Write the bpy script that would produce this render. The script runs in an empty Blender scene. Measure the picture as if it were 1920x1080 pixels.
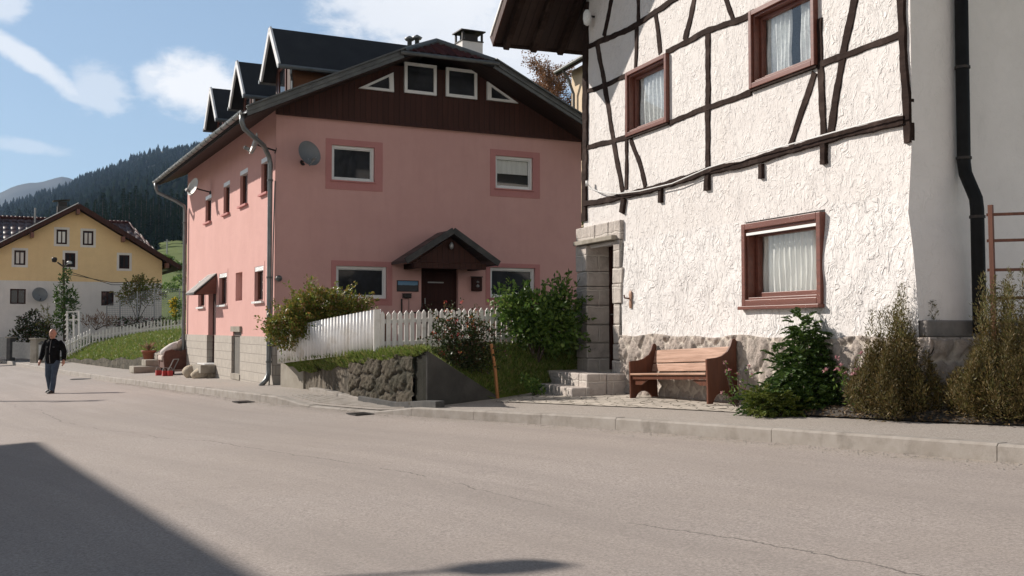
import bpy, math, random
import numpy as np
from mathutils import Vector, Matrix
R = math.radians
random.seed(7); rng = np.random.default_rng(11)
C = bpy.context.scene.collection
scene = bpy.context.scene

# ------------------------------------------------------------------ camera model (used to read real sizes off the photograph)
F_PX, CX, CY, HOR = 2000.0, 960.0, 540.0, 615.0
PITCH = math.atan((HOR - CY) / F_PX)
def ray(px, py):
    x, yu = (px - CX) / F_PX, (CY - py) / F_PX
    cp, sp = math.cos(PITCH), math.sin(PITCH)
    return Vector((x, cp - yu * sp, sp + yu * cp))
def at(px, py, Y):
    d = ray(px, py); return d * (Y / d.y)

# ------------------------------------------------------------------ object helpers
def tag(o, label=None, cat=None, group=None, kind=None):
    if label: o['label'] = label
    if cat: o['category'] = cat
    if group: o['group'] = group
    if kind: o['kind'] = kind
    return o
def thing(name, label, cat, loc=(0, 0, 0), rz=0, group=None):
    o = bpy.data.objects.new(name, None); C.objects.link(o)
    o.empty_display_size = .2
    o.location = loc; o.rotation_euler = (0, 0, rz)
    return tag(o, label, cat, group)
def link_mesh(name, me, m, parent=None, smooth=False):
    o = bpy.data.objects.new(name, me); C.objects.link(o)
    if m: me.materials.append(m)
    if smooth: me.shade_smooth()
    if parent: o.parent = parent
    return o
def copy_tree(o, parent=None):
    c = o.copy(); C.objects.link(c)
    if parent: c.parent = parent
    for ch in o.children: copy_tree(ch, c)
    return c

class MB:
    """collects vertices and faces, builds ONE mesh object"""
    def __init__(s): s.v = []; s.f = []
    def quad(s, a, b, c, d):
        i = len(s.v); s.v += [tuple(a), tuple(b), tuple(c), tuple(d)]; s.f.append((i, i+1, i+2, i+3)); return s
    def poly(s, pts):
        i = len(s.v); s.v += [tuple(p) for p in pts]; s.f.append(tuple(range(i, i+len(pts)))); return s
    def box(s, x0, x1, y0, y1, z0, z1):
        i = len(s.v)
        s.v += [(x0,y0,z0),(x1,y0,z0),(x1,y1,z0),(x0,y1,z0),(x0,y0,z1),(x1,y0,z1),(x1,y1,z1),(x0,y1,z1)]
        s.f += [(i,i+3,i+2,i+1),(i+4,i+5,i+6,i+7),(i,i+1,i+5,i+4),(i+1,i+2,i+6,i+5),(i+2,i+3,i+7,i+6),(i+3,i,i+4,i+7)]
        return s
    def extr(s, pts, d):
        """polygon pts extruded by vector d, closed"""
        n = len(pts); i = len(s.v); d = Vector(d); P = [Vector(p) for p in pts]
        s.v += [tuple(p) for p in P] + [tuple(p + d) for p in P]
        s.f.append(tuple(range(i+n-1, i-1, -1))); s.f.append(tuple(range(i+n, i+2*n)))
        for k in range(n):
            j = (k+1) % n; s.f.append((i+k, i+j, i+n+j, i+n+k))
        return s
    def bar(s, p, q, w, h, up=(0,0,1)):
        """box beam from p to q, width w (sideways) and height h (along up), centred"""
        p, q = Vector(p), Vector(q); d = (q-p).normalized(); u = Vector(up)
        sd = d.cross(u)
        if sd.length < 1e-5: sd = d.cross(Vector((0,1,0)))
        sd.normalize(); u = sd.cross(d).normalized()
        a = [p + sd*w/2*i + u*h/2*j for i, j in ((-1,-1),(1,-1),(1,1),(-1,1))]
        return s.extr(a, q-p)
    def tube(s, pts, r, n=8, cap=True):
        P = [Vector(p) for p in pts]; k = len(P)
        rr = r if hasattr(r, '__len__') else [r]*k
        i0 = len(s.v); ref = None
        for a in range(k):
            d = (P[min(a+1, k-1)] - P[max(a-1, 0)]).normalized()
            if ref is None:
                ref = Vector((0,0,1)) if abs(d.z) < .9 else Vector((1,0,0))
            x = (ref - d*ref.dot(d))
            if x.length < 1e-4: x = d.orthogonal()
            x.normalize(); ref = x; y = d.cross(x)
            for b in range(n):
                t = 2*math.pi*b/n
                s.v.append(tuple(P[a] + (x*math.cos(t) + y*math.sin(t))*rr[a]))
        for a in range(k-1):
            for b in range(n):
                c = (b+1) % n
                s.f.append((i0+a*n+b, i0+a*n+c, i0+(a+1)*n+c, i0+(a+1)*n+b))
        if cap:
            s.f.append(tuple(i0+b for b in range(n-1, -1, -1))); s.f.append(tuple(i0+(k-1)*n+b for b in range(n)))
        return s
    def loft(s, rings):
        n = len(rings[0]); i0 = len(s.v)
        for r in rings: s.v += [tuple(p) for p in r]
        for a in range(len(rings)-1):
            for b in range(n):
                c = (b+1) % n; s.f.append((i0+a*n+b, i0+a*n+c, i0+(a+1)*n+c, i0+(a+1)*n+b))
        s.f.append(tuple(i0+b for b in range(n-1,-1,-1))); s.f.append(tuple(i0+(len(rings)-1)*n+b for b in range(n)))
        return s
    def lathe(s, prof, n=20, at=(0,0,0), axis=(0,0,1)):
        A = Vector(axis).normalized(); X = A.orthogonal().normalized(); Y = A.cross(X); o = Vector(at)
        i0 = len(s.v)
        for r, z in prof:
            for b in range(n):
                t = 2*math.pi*b/n; s.v.append(tuple(o + A*z + (X*math.cos(t)+Y*math.sin(t))*r))
        for a in range(len(prof)-1):
            for b in range(n):
                c = (b+1) % n; s.f.append((i0+a*n+b, i0+a*n+c, i0+(a+1)*n+c, i0+(a+1)*n+b))
        return s
    def build(s, name, m, parent=None, smooth=False, bevel=0, loc=None):
        me = bpy.data.meshes.new(name); me.from_pydata(s.v, [], s.f); me.update()
        o = link_mesh(name, me, m, parent, smooth)
        if loc is not None: o.location = loc
        if bevel:
            b = o.modifiers.new('bevel', 'BEVEL'); b.width = bevel; b.segments = 2; b.limit_method = 'ANGLE'; b.angle_limit = R(40)
        return o
def np_mesh(name, V, F4, m, parent=None, smooth=False, attrs=None):
    V = np.asarray(V, np.float32); F4 = np.asarray(F4, np.int32); k = F4.shape[1]
    me = bpy.data.meshes.new(name); me.vertices.add(len(V)); me.vertices.foreach_set('co', V.ravel())
    me.loops.add(F4.size); me.loops.foreach_set('vertex_index', F4.ravel())
    me.polygons.add(len(F4)); me.polygons.foreach_set('loop_start', np.arange(0, F4.size, k, dtype=np.int32))
    me.update(calc_edges=True); me.validate()
    for n_, a in (attrs or {}).items():
        at_ = me.attributes.new(n_, 'FLOAT', 'POINT'); at_.data.foreach_set('value', np.asarray(a, np.float32).ravel())
    return link_mesh(name, me, m, parent, smooth)
def grid(name, fn, A, B, m, parent=None, smooth=True, attrs=None):
    """surface over two parameter arrays"""
    a, b = np.meshgrid(A, B, indexing='ij'); P = fn(a, b)
    na, nb = len(A), len(B)
    i = np.arange(na*nb).reshape(na, nb)
    F = np.stack([i[:-1,:-1], i[1:,:-1], i[1:,1:], i[:-1,1:]], -1).reshape(-1, 4)
    at_ = {k: f(a, b) for k, f in (attrs or {}).items()}
    return np_mesh(name, np.stack(P, -1).reshape(-1, 3), F, m, parent, smooth, at_)

# ------------------------------------------------------------------ material helpers
class NT:
    def __init__(s, tree): s.t = tree; s.t.nodes.clear()
    def n(s, typ, ins=None, **props):
        nd = s.t.nodes.new(typ)
        for k, v in props.items(): setattr(nd, k, v)
        for k, v in (ins or {}).items():
            sock = nd.inputs[k]
            if isinstance(v, bpy.types.NodeSocket): s.t.links.new(v, sock)
            elif isinstance(v, bpy.types.Node): s.t.links.new(v.outputs[0], sock)
            else: sock.default_value = v
        return nd
    def math(s, op, a, b=0.0, c=0.0, clamp=False):
        return s.n('ShaderNodeMath', {0: a, 1: b, 2: c}, operation=op, use_clamp=clamp).outputs[0]
    def vmath(s, op, a, b=(0,0,0)):
        nd = s.n('ShaderNodeVectorMath', {0: a, 1: b}, operation=op)
        return nd.outputs['Value'] if op in ('LENGTH', 'DISTANCE', 'DOT_PRODUCT') else nd.outputs[0]
    def mix(s, f, a, b, blend='MIX'):
        nd = s.n('ShaderNodeMix', data_type='RGBA', blend_type=blend)
        for k, v in ((0, f), (6, a), (7, b)):
            if isinstance(v, bpy.types.NodeSocket): s.t.links.new(v, nd.inputs[k])
            else: nd.inputs[k].default_value = v if k == 0 else rgba(v)
        return nd.outputs[2]
    def noise(s, vec, scale, detail=4, rough=.55, dist=0.0):
        return s.n('ShaderNodeTexNoise', {'Vector': vec, 'Scale': scale, 'Detail': detail, 'Roughness': rough, 'Distortion': dist}).outputs[0]
    def ramp(s, f, lo, hi, a=0.0, b=1.0, smooth=False):
        return s.n('ShaderNodeMapRange', {0: f, 1: lo, 2: hi, 3: a, 4: b}, interpolation_type='SMOOTHSTEP' if smooth else 'LINEAR').outputs[0]
    def obj(s): return s.n('ShaderNodeTexCoord').outputs['Object']
    def mapping(s, vec, scale=(1,1,1), rot=(0,0,0), loc=(0,0,0)):
        return s.n('ShaderNodeMapping', {'Vector': vec, 'Scale': scale, 'Rotation': rot, 'Location': loc}).outputs[0]
    def wallvec(s):
        """(x+y, z, 0) of the object: courses run level on every upright face"""
        x = s.n('ShaderNodeSeparateXYZ', {0: s.obj()})
        return s.n('ShaderNodeCombineXYZ', {0: s.math('ADD', x.outputs[0], x.outputs[1]), 1: x.outputs[2], 2: 0.0}).outputs[0]
    def bump(s, h, strength=.3, dist=.02, normal=None):
        ins = {'Strength': strength, 'Distance': dist, 'Height': h}
        if normal is not None: ins['Normal'] = normal
        return s.n('ShaderNodeBump', ins).outputs[0]
    def out(s, color, rough=.8, normal=None, metal=0.0, spec=.4, **kw):
        c = color if isinstance(color, bpy.types.NodeSocket) else rgba(color)
        ins = {'Base Color': c, 'Roughness': rough, 'Metallic': metal, 'Specular IOR Level': spec}
        if normal is not None: ins['Normal'] = normal
        ins.update(kw)
        b = s.n('ShaderNodeBsdfPrincipled', ins)
        s.n('ShaderNodeOutputMaterial', {0: b.outputs[0]}); return b
def rgba(c): return tuple(c) if len(c) == 4 else (c[0], c[1], c[2], 1.0)
def new_mat(name):
    m = bpy.data.materials.new(name); m.use_nodes = True
    return m, NT(m.node_tree)
def pm(name, c1, c2, scale=3.0, rough=.8, bump=.15, bscale=40.0, bdist=.01, stretch=(1,1,1), metal=0.0, spec=.4, lo=.35, hi=.65, dirt=None, dscale=1.2, grainmix=.0):
    """two-tone procedural surface with bump, and optional blotches of dirt"""
    m, t = new_mat(name); v = t.mapping(t.obj(), stretch)
    f = t.ramp(t.noise(v, scale, 6, .6), lo, hi)
    c = t.mix(f, c1, c2)
    if dirt: c = t.mix(t.ramp(t.noise(t.obj(), dscale, 7, .65), .52, .72, 0, .75), c, dirt)
    nrm = t.bump(t.noise(v, bscale, 5, .6), bump, bdist) if bump else None
    t.out(c, rough, nrm, metal, spec); return m
def leaf_mat(name, cols, trans=.25, rough=.55, spec=.3):
    """leaf surface, hue picked per leaf"""
    m, t = new_mat(name)
    rnd = t.n('ShaderNodeNewGeometry').outputs['Random Per Island']
    r = t.n('ShaderNodeValToRGB', {0: rnd}); e = r.color_ramp.elements
    e[0].color = rgba(cols[0]); e[1].color = rgba(cols[-1])
    for k, c in enumerate(cols[1:-1]):
        x = e.new((k+1)/(len(cols)-1)); x.color = rgba(c)
    col = r.outputs[0]
    b = t.n('ShaderNodeBsdfPrincipled', {'Base Color': col, 'Roughness': rough, 'Specular IOR Level': spec})
    tr = t.n('ShaderNodeBsdfTranslucent', {'Color': col})
    mx = t.n('ShaderNodeMixShader', {0: trans, 1: b.outputs[0], 2: tr.outputs[0]})
    t.n('ShaderNodeOutputMaterial', {0: mx.outputs[0]}); return m

# ------------------------------------------------------------------ house frame: local x along the front, y into the house, z up from the base
class Frame:
    def __init__(s, ox, oy, ux, uy, zb):
        l = math.hypot(ux, uy); s.u = Vector((ux/l, uy/l, 0)); s.i = Vector((-uy/l, ux/l, 0))
        s.o = Vector((ox, oy, 0)); s.zb = zb; s.rz = math.atan2(uy, ux)
        s.base = (ox, oy, zb)
    def front(s, px, py, y=0.0):
        d = ray(px, py); k = ((s.o + s.i*y).dot(s.i)) / d.dot(s.i); P = d*k - s.o
        return P.dot(s.u), P.z - s.zb
    def side(s, px, py, x=0.0):
        d = ray(px, py); k = ((s.o + s.u*x).dot(s.u)) / d.dot(s.u); P = d*k - s.o
        return P.dot(s.i), P.z - s.zb
    def world(s, x, y, z): return s.o + s.u*x + s.i*y + Vector((0, 0, z + s.zb))
    def L(s, z): return z - s.zb
    def rect(s, tl, br, y=0.0):
        a = s.front(*tl, y); b = s.front(*br, y); return a[0], b[0], b[1], a[1]
    def srect(s, tl, br, x=0.0):
        a = s.side(*tl, x); b = s.side(*br, x); return min(a[0], b[0]), max(a[0], b[0]), b[1], a[1]

def wall_mesh(mb, x0, x1, z0, z1, holes, rev, P, top=None):
    """wall in a plane with rectangular holes and reveals. P(x, d, z) places a point, d = depth into the wall; top(x) optional top height"""
    xs = sorted({x0, x1, *[h[0] for h in holes], *[h[1] for h in holes], *([] if top is None else top[1])})
    zs = sorted({z0, z1, *[h[2] for h in holes], *[h[3] for h in holes]})
    for a, b in zip(xs, xs[1:]):
        for c, d in zip(zs, zs[1:]):
            xm, zm = (a+b)/2, (c+d)/2
            if any(h[0] < xm < h[1] and h[2] < zm < h[3] for h in holes): continue
            da, db = d, d
            if top is not None and d == z1: da, db = top[0](a), top[0](b)
            mb.quad(P(a,0,c), P(b,0,c), P(b,0,db), P(a,0,da))
    for a, b, c, d in holes:
        mb.quad(P(a,0,c), P(b,0,c), P(b,rev,c), P(a,rev,c)); mb.quad(P(a,0,d), P(a,rev,d), P(b,rev,d), P(b,0,d))
        mb.quad(P(a,0,c), P(a,rev,c), P(a,rev,d), P(a,0,d)); mb.quad(P(b,0,c), P(b,0,d), P(b,rev,d), P(b,rev,c))
    return mb
def ring(mb, x0, x1, z0, z1, w, y0, y1, P, wb=None):
    """rectangular frame of bar width w between depths y0..y1"""
    wb = w if wb is None else wb
    def bx(a, b, c, d):
        q = [P(a,y0,c), P(b,y0,c), P(b,y0,d), P(a,y0,d)]; e = Vector(P(a,y1,c)) - Vector(P(a,y0,c)); mb.extr(q, e)
    bx(x0, x0+w, z0, z1); bx(x1-w, x1, z0, z1); bx(x0+w, x1-w, z0, z0+wb); bx(x0+w, x1-w, z1-w, z1)
    return mb
# ------------------------------------------------------------------ materials
def m_asphalt(name, base, crack=True):
    m, t = new_mat(name); v = t.obj()
    g = t.noise(v, 50, 5, .8); g2 = t.noise(v, 130, 2, .6); blot = t.noise(v, .55, 5, .6); mid = t.noise(v, 3.5, 5, .65)
    c = t.mix(t.ramp(g, .34, .66), [k*.52 for k in base], [k*1.46 for k in base])
    c = t.mix(t.ramp(g2, .62, .72), c, [min(1, k*1.75) for k in base])
    c = t.mix(t.ramp(blot, .35, .7, 0, .35), c, [k*.82 for k in (base[0]*1.04, base[1], base[2]*.94)])
    c = t.mix(t.ramp(mid, .55, .75, 0, .22), c, [k*1.25 for k in base])
    if crack:
        lat = t.n('ShaderNodeAttribute', attribute_name='lat').outputs['Fac']
        lon = t.n('ShaderNodeAttribute', attribute_name='lon').outputs['Fac']
        wob = t.n('ShaderNodeTexNoise', {'W': lon, 'Scale': 2.2, 'Detail': 6, 'Roughness': .7}, noise_dimensions='1D').outputs[0]
        wob2 = t.n('ShaderNodeTexNoise', {'W': lon, 'Scale': .25, 'Detail': 2}, noise_dimensions='1D').outputs[0]
        line = t.math('ADD', t.math('MULTIPLY_ADD', wob, .16, -.08), t.math('MULTIPLY_ADD', wob2, .9, 3.3))
        dd = t.math('ABSOLUTE', t.math('SUBTRACT', lat, line))
        brk = t.ramp(t.noise(v, 1.3, 4, .6), .4, .5)
        cm = t.math('MULTIPLY', t.ramp(dd, .004, .013, .85, 0), brk)
        c = t.mix(cm, c, [k*.3 for k in base])
        # dust that gathers in the gutter, and paler wheel tracks
        gut = t.math('MULTIPLY', t.ramp(lat, .0, .5, .8, 0), t.ramp(t.noise(v, 2.5, 6, .7), .42, .62))
        c = t.mix(gut, c, (.30, .26, .21))
        ln_ = t.noise(t.n('ShaderNodeCombineXYZ', {0: t.math('MULTIPLY', lon, .06), 1: t.math('MULTIPLY', lat, .9), 2: 0.0}).outputs[0], 1.6, 5, .6)
        c = t.mix(t.ramp(ln_, .42, .62, 0, .42), c, [k*.70 for k in base])
        c = t.mix(t.ramp(t.noise(v, 1.9, 3, .5), .68, .74, 0, .25), c, [k*.62 for k in base])
        tr = t.math('MULTIPLY', t.ramp(t.math('ABSOLUTE', t.math('SUBTRACT', lat, 1.5)), .1, .75, .3, 0, True), t.ramp(blot, .3, .6))
        c = t.mix(tr, c, [k*.86 for k in base])
    h = t.math('ADD', g, t.math('MULTIPLY', g2, .6))
    t.out(c, .85, t.bump(h, .5, .006), 0, .3); return m
def m_stucco(name, c1, c2, streak, coarse=True):
    """hand-thrown plaster: ridges and trowel strokes"""
    m, t = new_mat(name); v = t.obj()
    w = t.n('ShaderNodeVectorMath', {0: t.n('ShaderNodeTexNoise', {'Vector': v, 'Scale': 3.0, 'Detail': 2}).outputs['Color'], 1: (.5,.5,.5)}, operation='SUBTRACT').outputs[0]
    vd = t.vmath('ADD', v, t.n('ShaderNodeVectorMath', {0: w, 'Scale': .5}, operation='SCALE').outputs[0])
    s1 = t.noise(t.mapping(vd, (1, 1, .5)), 8.5, 7, .62, .9)
    s2 = t.noise(t.mapping(vd, (.5, .5, 1.2), (0, .6, 0)), 24, 4, .58, .7)
    big = t.noise(v, 1.6, 4, .5); fine = t.noise(v, 60, 3, .6)
    work = t.ramp(t.noise(v, 1.1, 3, .5), .34, .66, .5, 1.1)
    p1 = t.ramp(t.noise(t.mapping(vd, (1.1, 1.1, .5), (0, .35, 0)), 10 if coarse == 2 else 12, 3, .55, .5), .555, .635, 0, 1, True)
    p2 = t.ramp(t.noise(t.mapping(vd, (1, 1, .55), (0, -.5, 0)), 23, 3, .5, .4), .58, .65, 0, 1, True)
    h = t.math('MULTIPLY', t.math('ADD', t.math('MULTIPLY', p1, .55), t.math('ADD', t.math('MULTIPLY', p2, .38), t.math('MULTIPLY', s1, 1.1))), work)
    h = t.math('ADD', h, t.math('MULTIPLY', fine, .12)); h = t.math('ADD', h, t.math('MULTIPLY', big, 1.0))
    c = t.mix(t.ramp(t.noise(v, .9, 6, .65), .35, .7), c1, c2)
    c = t.mix(t.ramp(t.noise(t.mapping(v, (1,1,.25)), 1.7, 6, .7), .56, .75, 0, .55), c, streak)
    t.out(c, .92, t.bump(h, (.72 if coarse == 2 else .55) if coarse else .35, .05 if coarse else .02), 0, .15); return m
def m_smooth_plaster(name, c1, c2, stain, runs=.5):
    m, t = new_mat(name); v = t.obj()
    c = t.mix(t.ramp(t.noise(v, .7, 6, .6), .35, .7), c1, c2)
    c = t.mix(t.ramp(t.noise(t.mapping(v, (1.6,1.6,.16)), 2.6, 7, .7), .5, .8, 0, runs), c, stain)
    c = t.mix(t.ramp(t.noise(t.mapping(v, (1,1,.5)), 9, 5, .7), .58, .8, 0, .35), c, c2)
    h = t.math('ADD', t.noise(v, 45, 5, .7), t.math('MULTIPLY', t.noise(v, 5, 5, .6), 2.0))
    c = t.mix(t.ramp(t.noise(v, 2.3, 8, .7), .45, .75, 0, .4), c, stain)
    t.out(c, .9, t.bump(h, .35, .014), 0, .2); return m
def m_masonry(name, cols, mortar, sx, sy, rowh=None, bump=.9, offs=.5, edge=.02, vary=1.0):
    """coursed stone or block work, in wall coordinates"""
    m, t = new_mat(name); v = t.wallvec(); o = t.obj()
    wob = t.n('ShaderNodeVectorMath', {0: t.n('ShaderNodeTexNoise', {'Vector': o, 'Scale': 3.5, 'Detail': 3}).outputs['Color'], 1: (.5,.5,.5)}, operation='SUBTRACT').outputs[0]
    v = t.vmath('ADD', v, t.n('ShaderNodeVectorMath', {0: wob, 'Scale': .09*vary}, operation='SCALE').outputs[0])
    b = t.n('ShaderNodeTexBrick', {'Vector': v, 'Scale': 1.0, 'Mortar Size': edge, 'Mortar Smooth': .4, 'Brick Width': sx, 'Row Height': sy,
            'Color1': (0,0,0,1), 'Color2': (1,1,1,1), 'Mortar': (.5,.5,.5,1)}, offset=offs)
    n1 = t.noise(o, 7, 7, .65); n2 = t.noise(o, 28, 5, .65)
    c = t.mix(b.outputs['Color'], cols[0], cols[1])
    c = t.mix(t.ramp(n1, .38, .66), c, cols[2])
    c = t.mix(t.ramp(n2, .55, .75, 0, .6), c, [k*.6 for k in cols[0]])
    c = t.mix(b.outputs['Fac'], c, mortar)
    h = t.math('ADD', t.math('MULTIPLY', b.outputs['Fac'], -1.0), t.math('ADD', t.math('MULTIPLY', n1, 1.1), t.math('MULTIPLY', n2, .35)))
    t.out(c, .92, t.bump(h, bump, .03), 0, .2); return m
def m_rubble(name, cols, mortar, scale, edge=.06, bump=1.0, squash=1.4):
    """random rubble: irregular stones with mortar between them"""
    m, t = new_mat(name); o = t.obj()
    wob = t.n('ShaderNodeVectorMath', {0: t.n('ShaderNodeTexNoise', {'Vector': o, 'Scale': 4, 'Detail': 3}).outputs['Color'], 1: (.5,.5,.5)}, operation='SUBTRACT').outputs[0]
    v = t.mapping(t.vmath('ADD', o, t.n('ShaderNodeVectorMath', {0: wob, 'Scale': .12}, operation='SCALE').outputs[0]), (1, 1, squash))
    e = t.n('ShaderNodeTexVoronoi', {'Vector': v, 'Scale': scale}, feature='DISTANCE_TO_EDGE').outputs[0]
    k = t.n('ShaderNodeTexVoronoi', {'Vector': v, 'Scale': scale}, feature='F1').outputs['Color']
    kk = t.n('ShaderNodeSeparateXYZ', {0: k}).outputs[0]
    n1 = t.noise(o, 9, 7, .65)
    c = t.mix(kk, cols[0], cols[1]); c = t.mix(t.ramp(n1, .4, .68, 0, .8), c, cols[2])
    mm = t.ramp(e, edge*.5, edge, 1, 0, True)
    c = t.mix(mm, c, mortar)
    h = t.math('ADD', t.ramp(e, 0, edge*2.2, 0, 1, True), t.math('MULTIPLY', n1, .7))
    t.out(c, .95, t.bump(h, bump, .035), 0, .15); return m
def m_wood(name, c1, c2, axis=0, scale=1.0, rough=.55, bump=.2, spec=.4, dark=None):
    """grain runs along the object axis"""
    m, t = new_mat(name); st = [14*scale]*3; st[axis] = .9*scale
    v = t.mapping(t.obj(), st)
    n1 = t.noise(v, 1.6, 7, .62, .6); n2 = t.noise(v, 6, 4, .6)
    c = t.mix(t.ramp(n1, .35, .65), c1, c2)
    c = t.mix(t.ramp(n2, .5, .8, 0, .35), c, [k*.6 for k in c1])
    if dark: c = t.mix(t.ramp(t.noise(t.obj(), 2.0, 6, .65), .5, .7, 0, .8), c, dark)
    t.out(c, rough, t.bump(n1, bump, .01), 0, spec); return m
def m_boards(name, c1, c2, width, axis=0, rough=.7):
    """upright boarding: narrow grooves every `width` metres along the axis"""
    m, t = new_mat(name); o = t.obj(); x = t.n('ShaderNodeSeparateXYZ', {0: o}).outputs[axis]
    fr = t.math('FRACT', t.math('DIVIDE', x, width)); idx = t.math('FLOOR', t.math('DIVIDE', x, width))
    rn = t.n('ShaderNodeTexWhiteNoise', {'W': idx}, noise_dimensions='1D').outputs[0]
    g = t.ramp(t.math('ABSOLUTE', t.math('SUBTRACT', fr, .5)), .44, .49, 0, 1)
    gr = t.noise(t.mapping(o, (12, 12, .8)), 1.5, 6, .65, .5)
    c = t.mix(rn, c1, c2); c = t.mix(t.ramp(gr, .4, .7, 0, .5), c, [k*.55 for k in c1]); c = t.mix(g, c, [k*.25 for k in c1])
    t.out(c, rough, t.bump(t.math('SUBTRACT', t.math('MULTIPLY', gr, .3), g), .6, .012), 0, .3); return m
def m_tiles(name, c1, c2, w, h, rough=.5, spec=.5, zfac=1.0, glaze=False):
    """pantiles: courses by height and columns along x"""
    m, t = new_mat(name); o = t.n('ShaderNodeSeparateXYZ', {0: t.obj()}); X, Z = o.outputs[0], t.math('MULTIPLY', o.outputs[2], zfac)
    fx = t.math('FRACT', t.math('DIVIDE', X, w)); fz = t.math('FRACT', t.math('DIVIDE', Z, h))
    round_ = t.math('SINE', t.math('MULTIPLY', fx, math.pi))
    rn = t.n('ShaderNodeTexWhiteNoise', {'Vector': t.n('ShaderNodeCombineXYZ', {0: t.math('FLOOR', t.math('DIVIDE', X, w)), 1: t.math('FLOOR', t.math('DIVIDE', Z, h))}).outputs[0]}).outputs[0]
    c = t.mix(rn, c1, c2); c = t.mix(t.ramp(t.noise(t.obj(), 3, 6, .65), .5, .75, 0, .5), c, [k*.6 for k in c1])
    hh = t.math('ADD', t.math('MULTIPLY', round_, 1.0), t.math('MULTIPLY', t.math('SUBTRACT', 1.0, fz), .9)) if not glaze else t.math('MULTIPLY', round_, t.math('MULTIPLY_ADD', t.math('SINE', t.math('MULTIPLY', fz, math.pi)), .8, .2))
    t.out(c, rough, t.bump(hh, 1.0, .06 if not glaze else .10), 0, spec); return m
def m_glass(name, tint=(.02,.022,.025), alpha=.0):
    """window pane: dark and reflecting, or seen through where alpha > 0"""
    m, t = new_mat(name)
    nr = t.bump(t.noise(t.obj(), 1.2, 2, .5), .05, .02)
    if alpha <= 0:
        t.out(t.mix(t.ramp(t.noise(t.obj(), 2.0, 4, .6), .4, .6), tint, [k*1.6 for k in tint]), .05, nr, 0, .42); return m
    gm = t.n('ShaderNodeNewGeometry'); cs = t.math('ABSOLUTE', t.vmath('DOT_PRODUCT', nr, gm.outputs['Incoming'])); fr = t.math('MULTIPLY_ADD', t.math('POWER', t.math('SUBTRACT', 1.0, cs, clamp=True), 5.0), .95, .05)
    f = t.math('MULTIPLY_ADD', fr, .9, 1-alpha, clamp=True)
    mx = t.n('ShaderNodeMixShader', {0: f, 1: t.n('ShaderNodeBsdfTransparent', {0: (.93,.95,.95,1)}).outputs[0], 2: t.n('ShaderNodeBsdfGlossy', {'Roughness': .03, 'Normal': nr, 'Color': (.9,.9,.9,1)}).outputs[0]})
    t.n('ShaderNodeOutputMaterial', {0: mx.outputs[0]}); return m
def m_grass(name, c1, c2, c3):
    m, t = new_mat(name); v = t.obj()
    c = t.mix(t.ramp(t.noise(v, .9, 6, .65), .36, .64), c1, c2)
    c = t.mix(t.ramp(t.noise(v, 7, 6, .7), .48, .72, 0, .8), c, c3)
    c = t.mix(t.ramp(t.noise(v, 60, 4, .7), .4, .7, 0, .6), c, [k*.5 for k in c1])
    t.out(c, .95, t.bump(t.noise(v, 55, 5, .7), 1.0, .04), 0, .1); return m
def m_cobble(name, base):
    m, t = new_mat(name); v = t.obj()
    w = t.n('ShaderNodeTexVoronoi', {'Vector': t.mapping(v, (1,1,0)), 'Scale': 5.2, 'Randomness': .65}, feature='DISTANCE_TO_EDGE').outputs[0]
    k = t.n('ShaderNodeSeparateXYZ', {0: t.n('ShaderNodeTexVoronoi', {'Vector': t.mapping(v, (1,1,0)), 'Scale': 5.2, 'Randomness': .65}, feature='F1').outputs['Color']}).outputs[0]
    c = t.mix(k, [b*.8 for b in base], [b*1.12 for b in base])
    c = t.mix(t.ramp(t.noise(v, 30, 5, .7), .5, .8, 0, .5), c, [b*.7 for b in base])
    e = t.ramp(w, .02, .055, 1, 0, True); c = t.mix(e, c, (.13,.115,.09))
    t.out(c, .9, t.bump(t.math('SUBTRACT', t.noise(v, 25, 4), e), .7, .012), 0, .2); return m

def m_stones(name, cols, mortar, dark=None):
    """stones modelled in the mesh: hue per stone, mortar in the joints, pitted faces"""
    m, t = new_mat(name); o = t.obj()
    cell = t.n('ShaderNodeAttribute', attribute_name='cell').outputs['Fac']; edge = t.n('ShaderNodeAttribute', attribute_name='edge').outputs['Fac']
    n1 = t.noise(o, 6, 7, .65); n2 = t.noise(o, 26, 6, .7)
    c = t.mix(cell, cols[0], cols[1]); c = t.mix(t.ramp(n1, .38, .66, 0, .8), c, cols[2]); c = t.mix(t.ramp(n2, .5, .72, 0, .7), c, [k*.5 for k in cols[0]])
    c = t.mix(t.ramp(edge, .04, .17, .9, 0, True), c, mortar)
    if dark: c = t.mix(t.ramp(t.noise(o, 1.6, 6, .65), .48, .62, 0, .8), c, dark)
    t.out(c, .95, t.bump(t.math('ADD', n1, t.math('MULTIPLY', n2, .7)), 1.0, .03), 0, .12); return m
M = {}
M['asphalt'] = m_asphalt('asphalt', (.335,.292,.266))
M['pavement'] = m_asphalt('pavement_asphalt', (.33,.295,.265), False)
M['kerb'] = pm('kerb_stone', (.34,.31,.28), (.27,.24,.21), 5, .9, .4, 70, .008, dirt=(.15,.13,.11), dscale=3)
M['kerb_dark'] = pm('dark_concrete', (.05,.05,.05), (.09,.085,.08), 5, .9, .4, 60, .008)
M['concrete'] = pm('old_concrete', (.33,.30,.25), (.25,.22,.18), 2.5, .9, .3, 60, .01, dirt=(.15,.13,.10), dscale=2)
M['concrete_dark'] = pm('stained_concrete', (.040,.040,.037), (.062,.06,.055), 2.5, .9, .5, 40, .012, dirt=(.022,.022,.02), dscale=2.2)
M['cobble'] = m_cobble('small_paving_setts', (.50,.45,.39))
M['white_stucco'] = m_stucco('rough_white_plaster', (.715,.685,.665), (.665,.63,.61), (.66,.61,.565))
M['white_stucco_low'] = m_stucco('coarse_white_plaster', (.735,.71,.695), (.685,.655,.64), (.70,.66,.62), 2)
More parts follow.
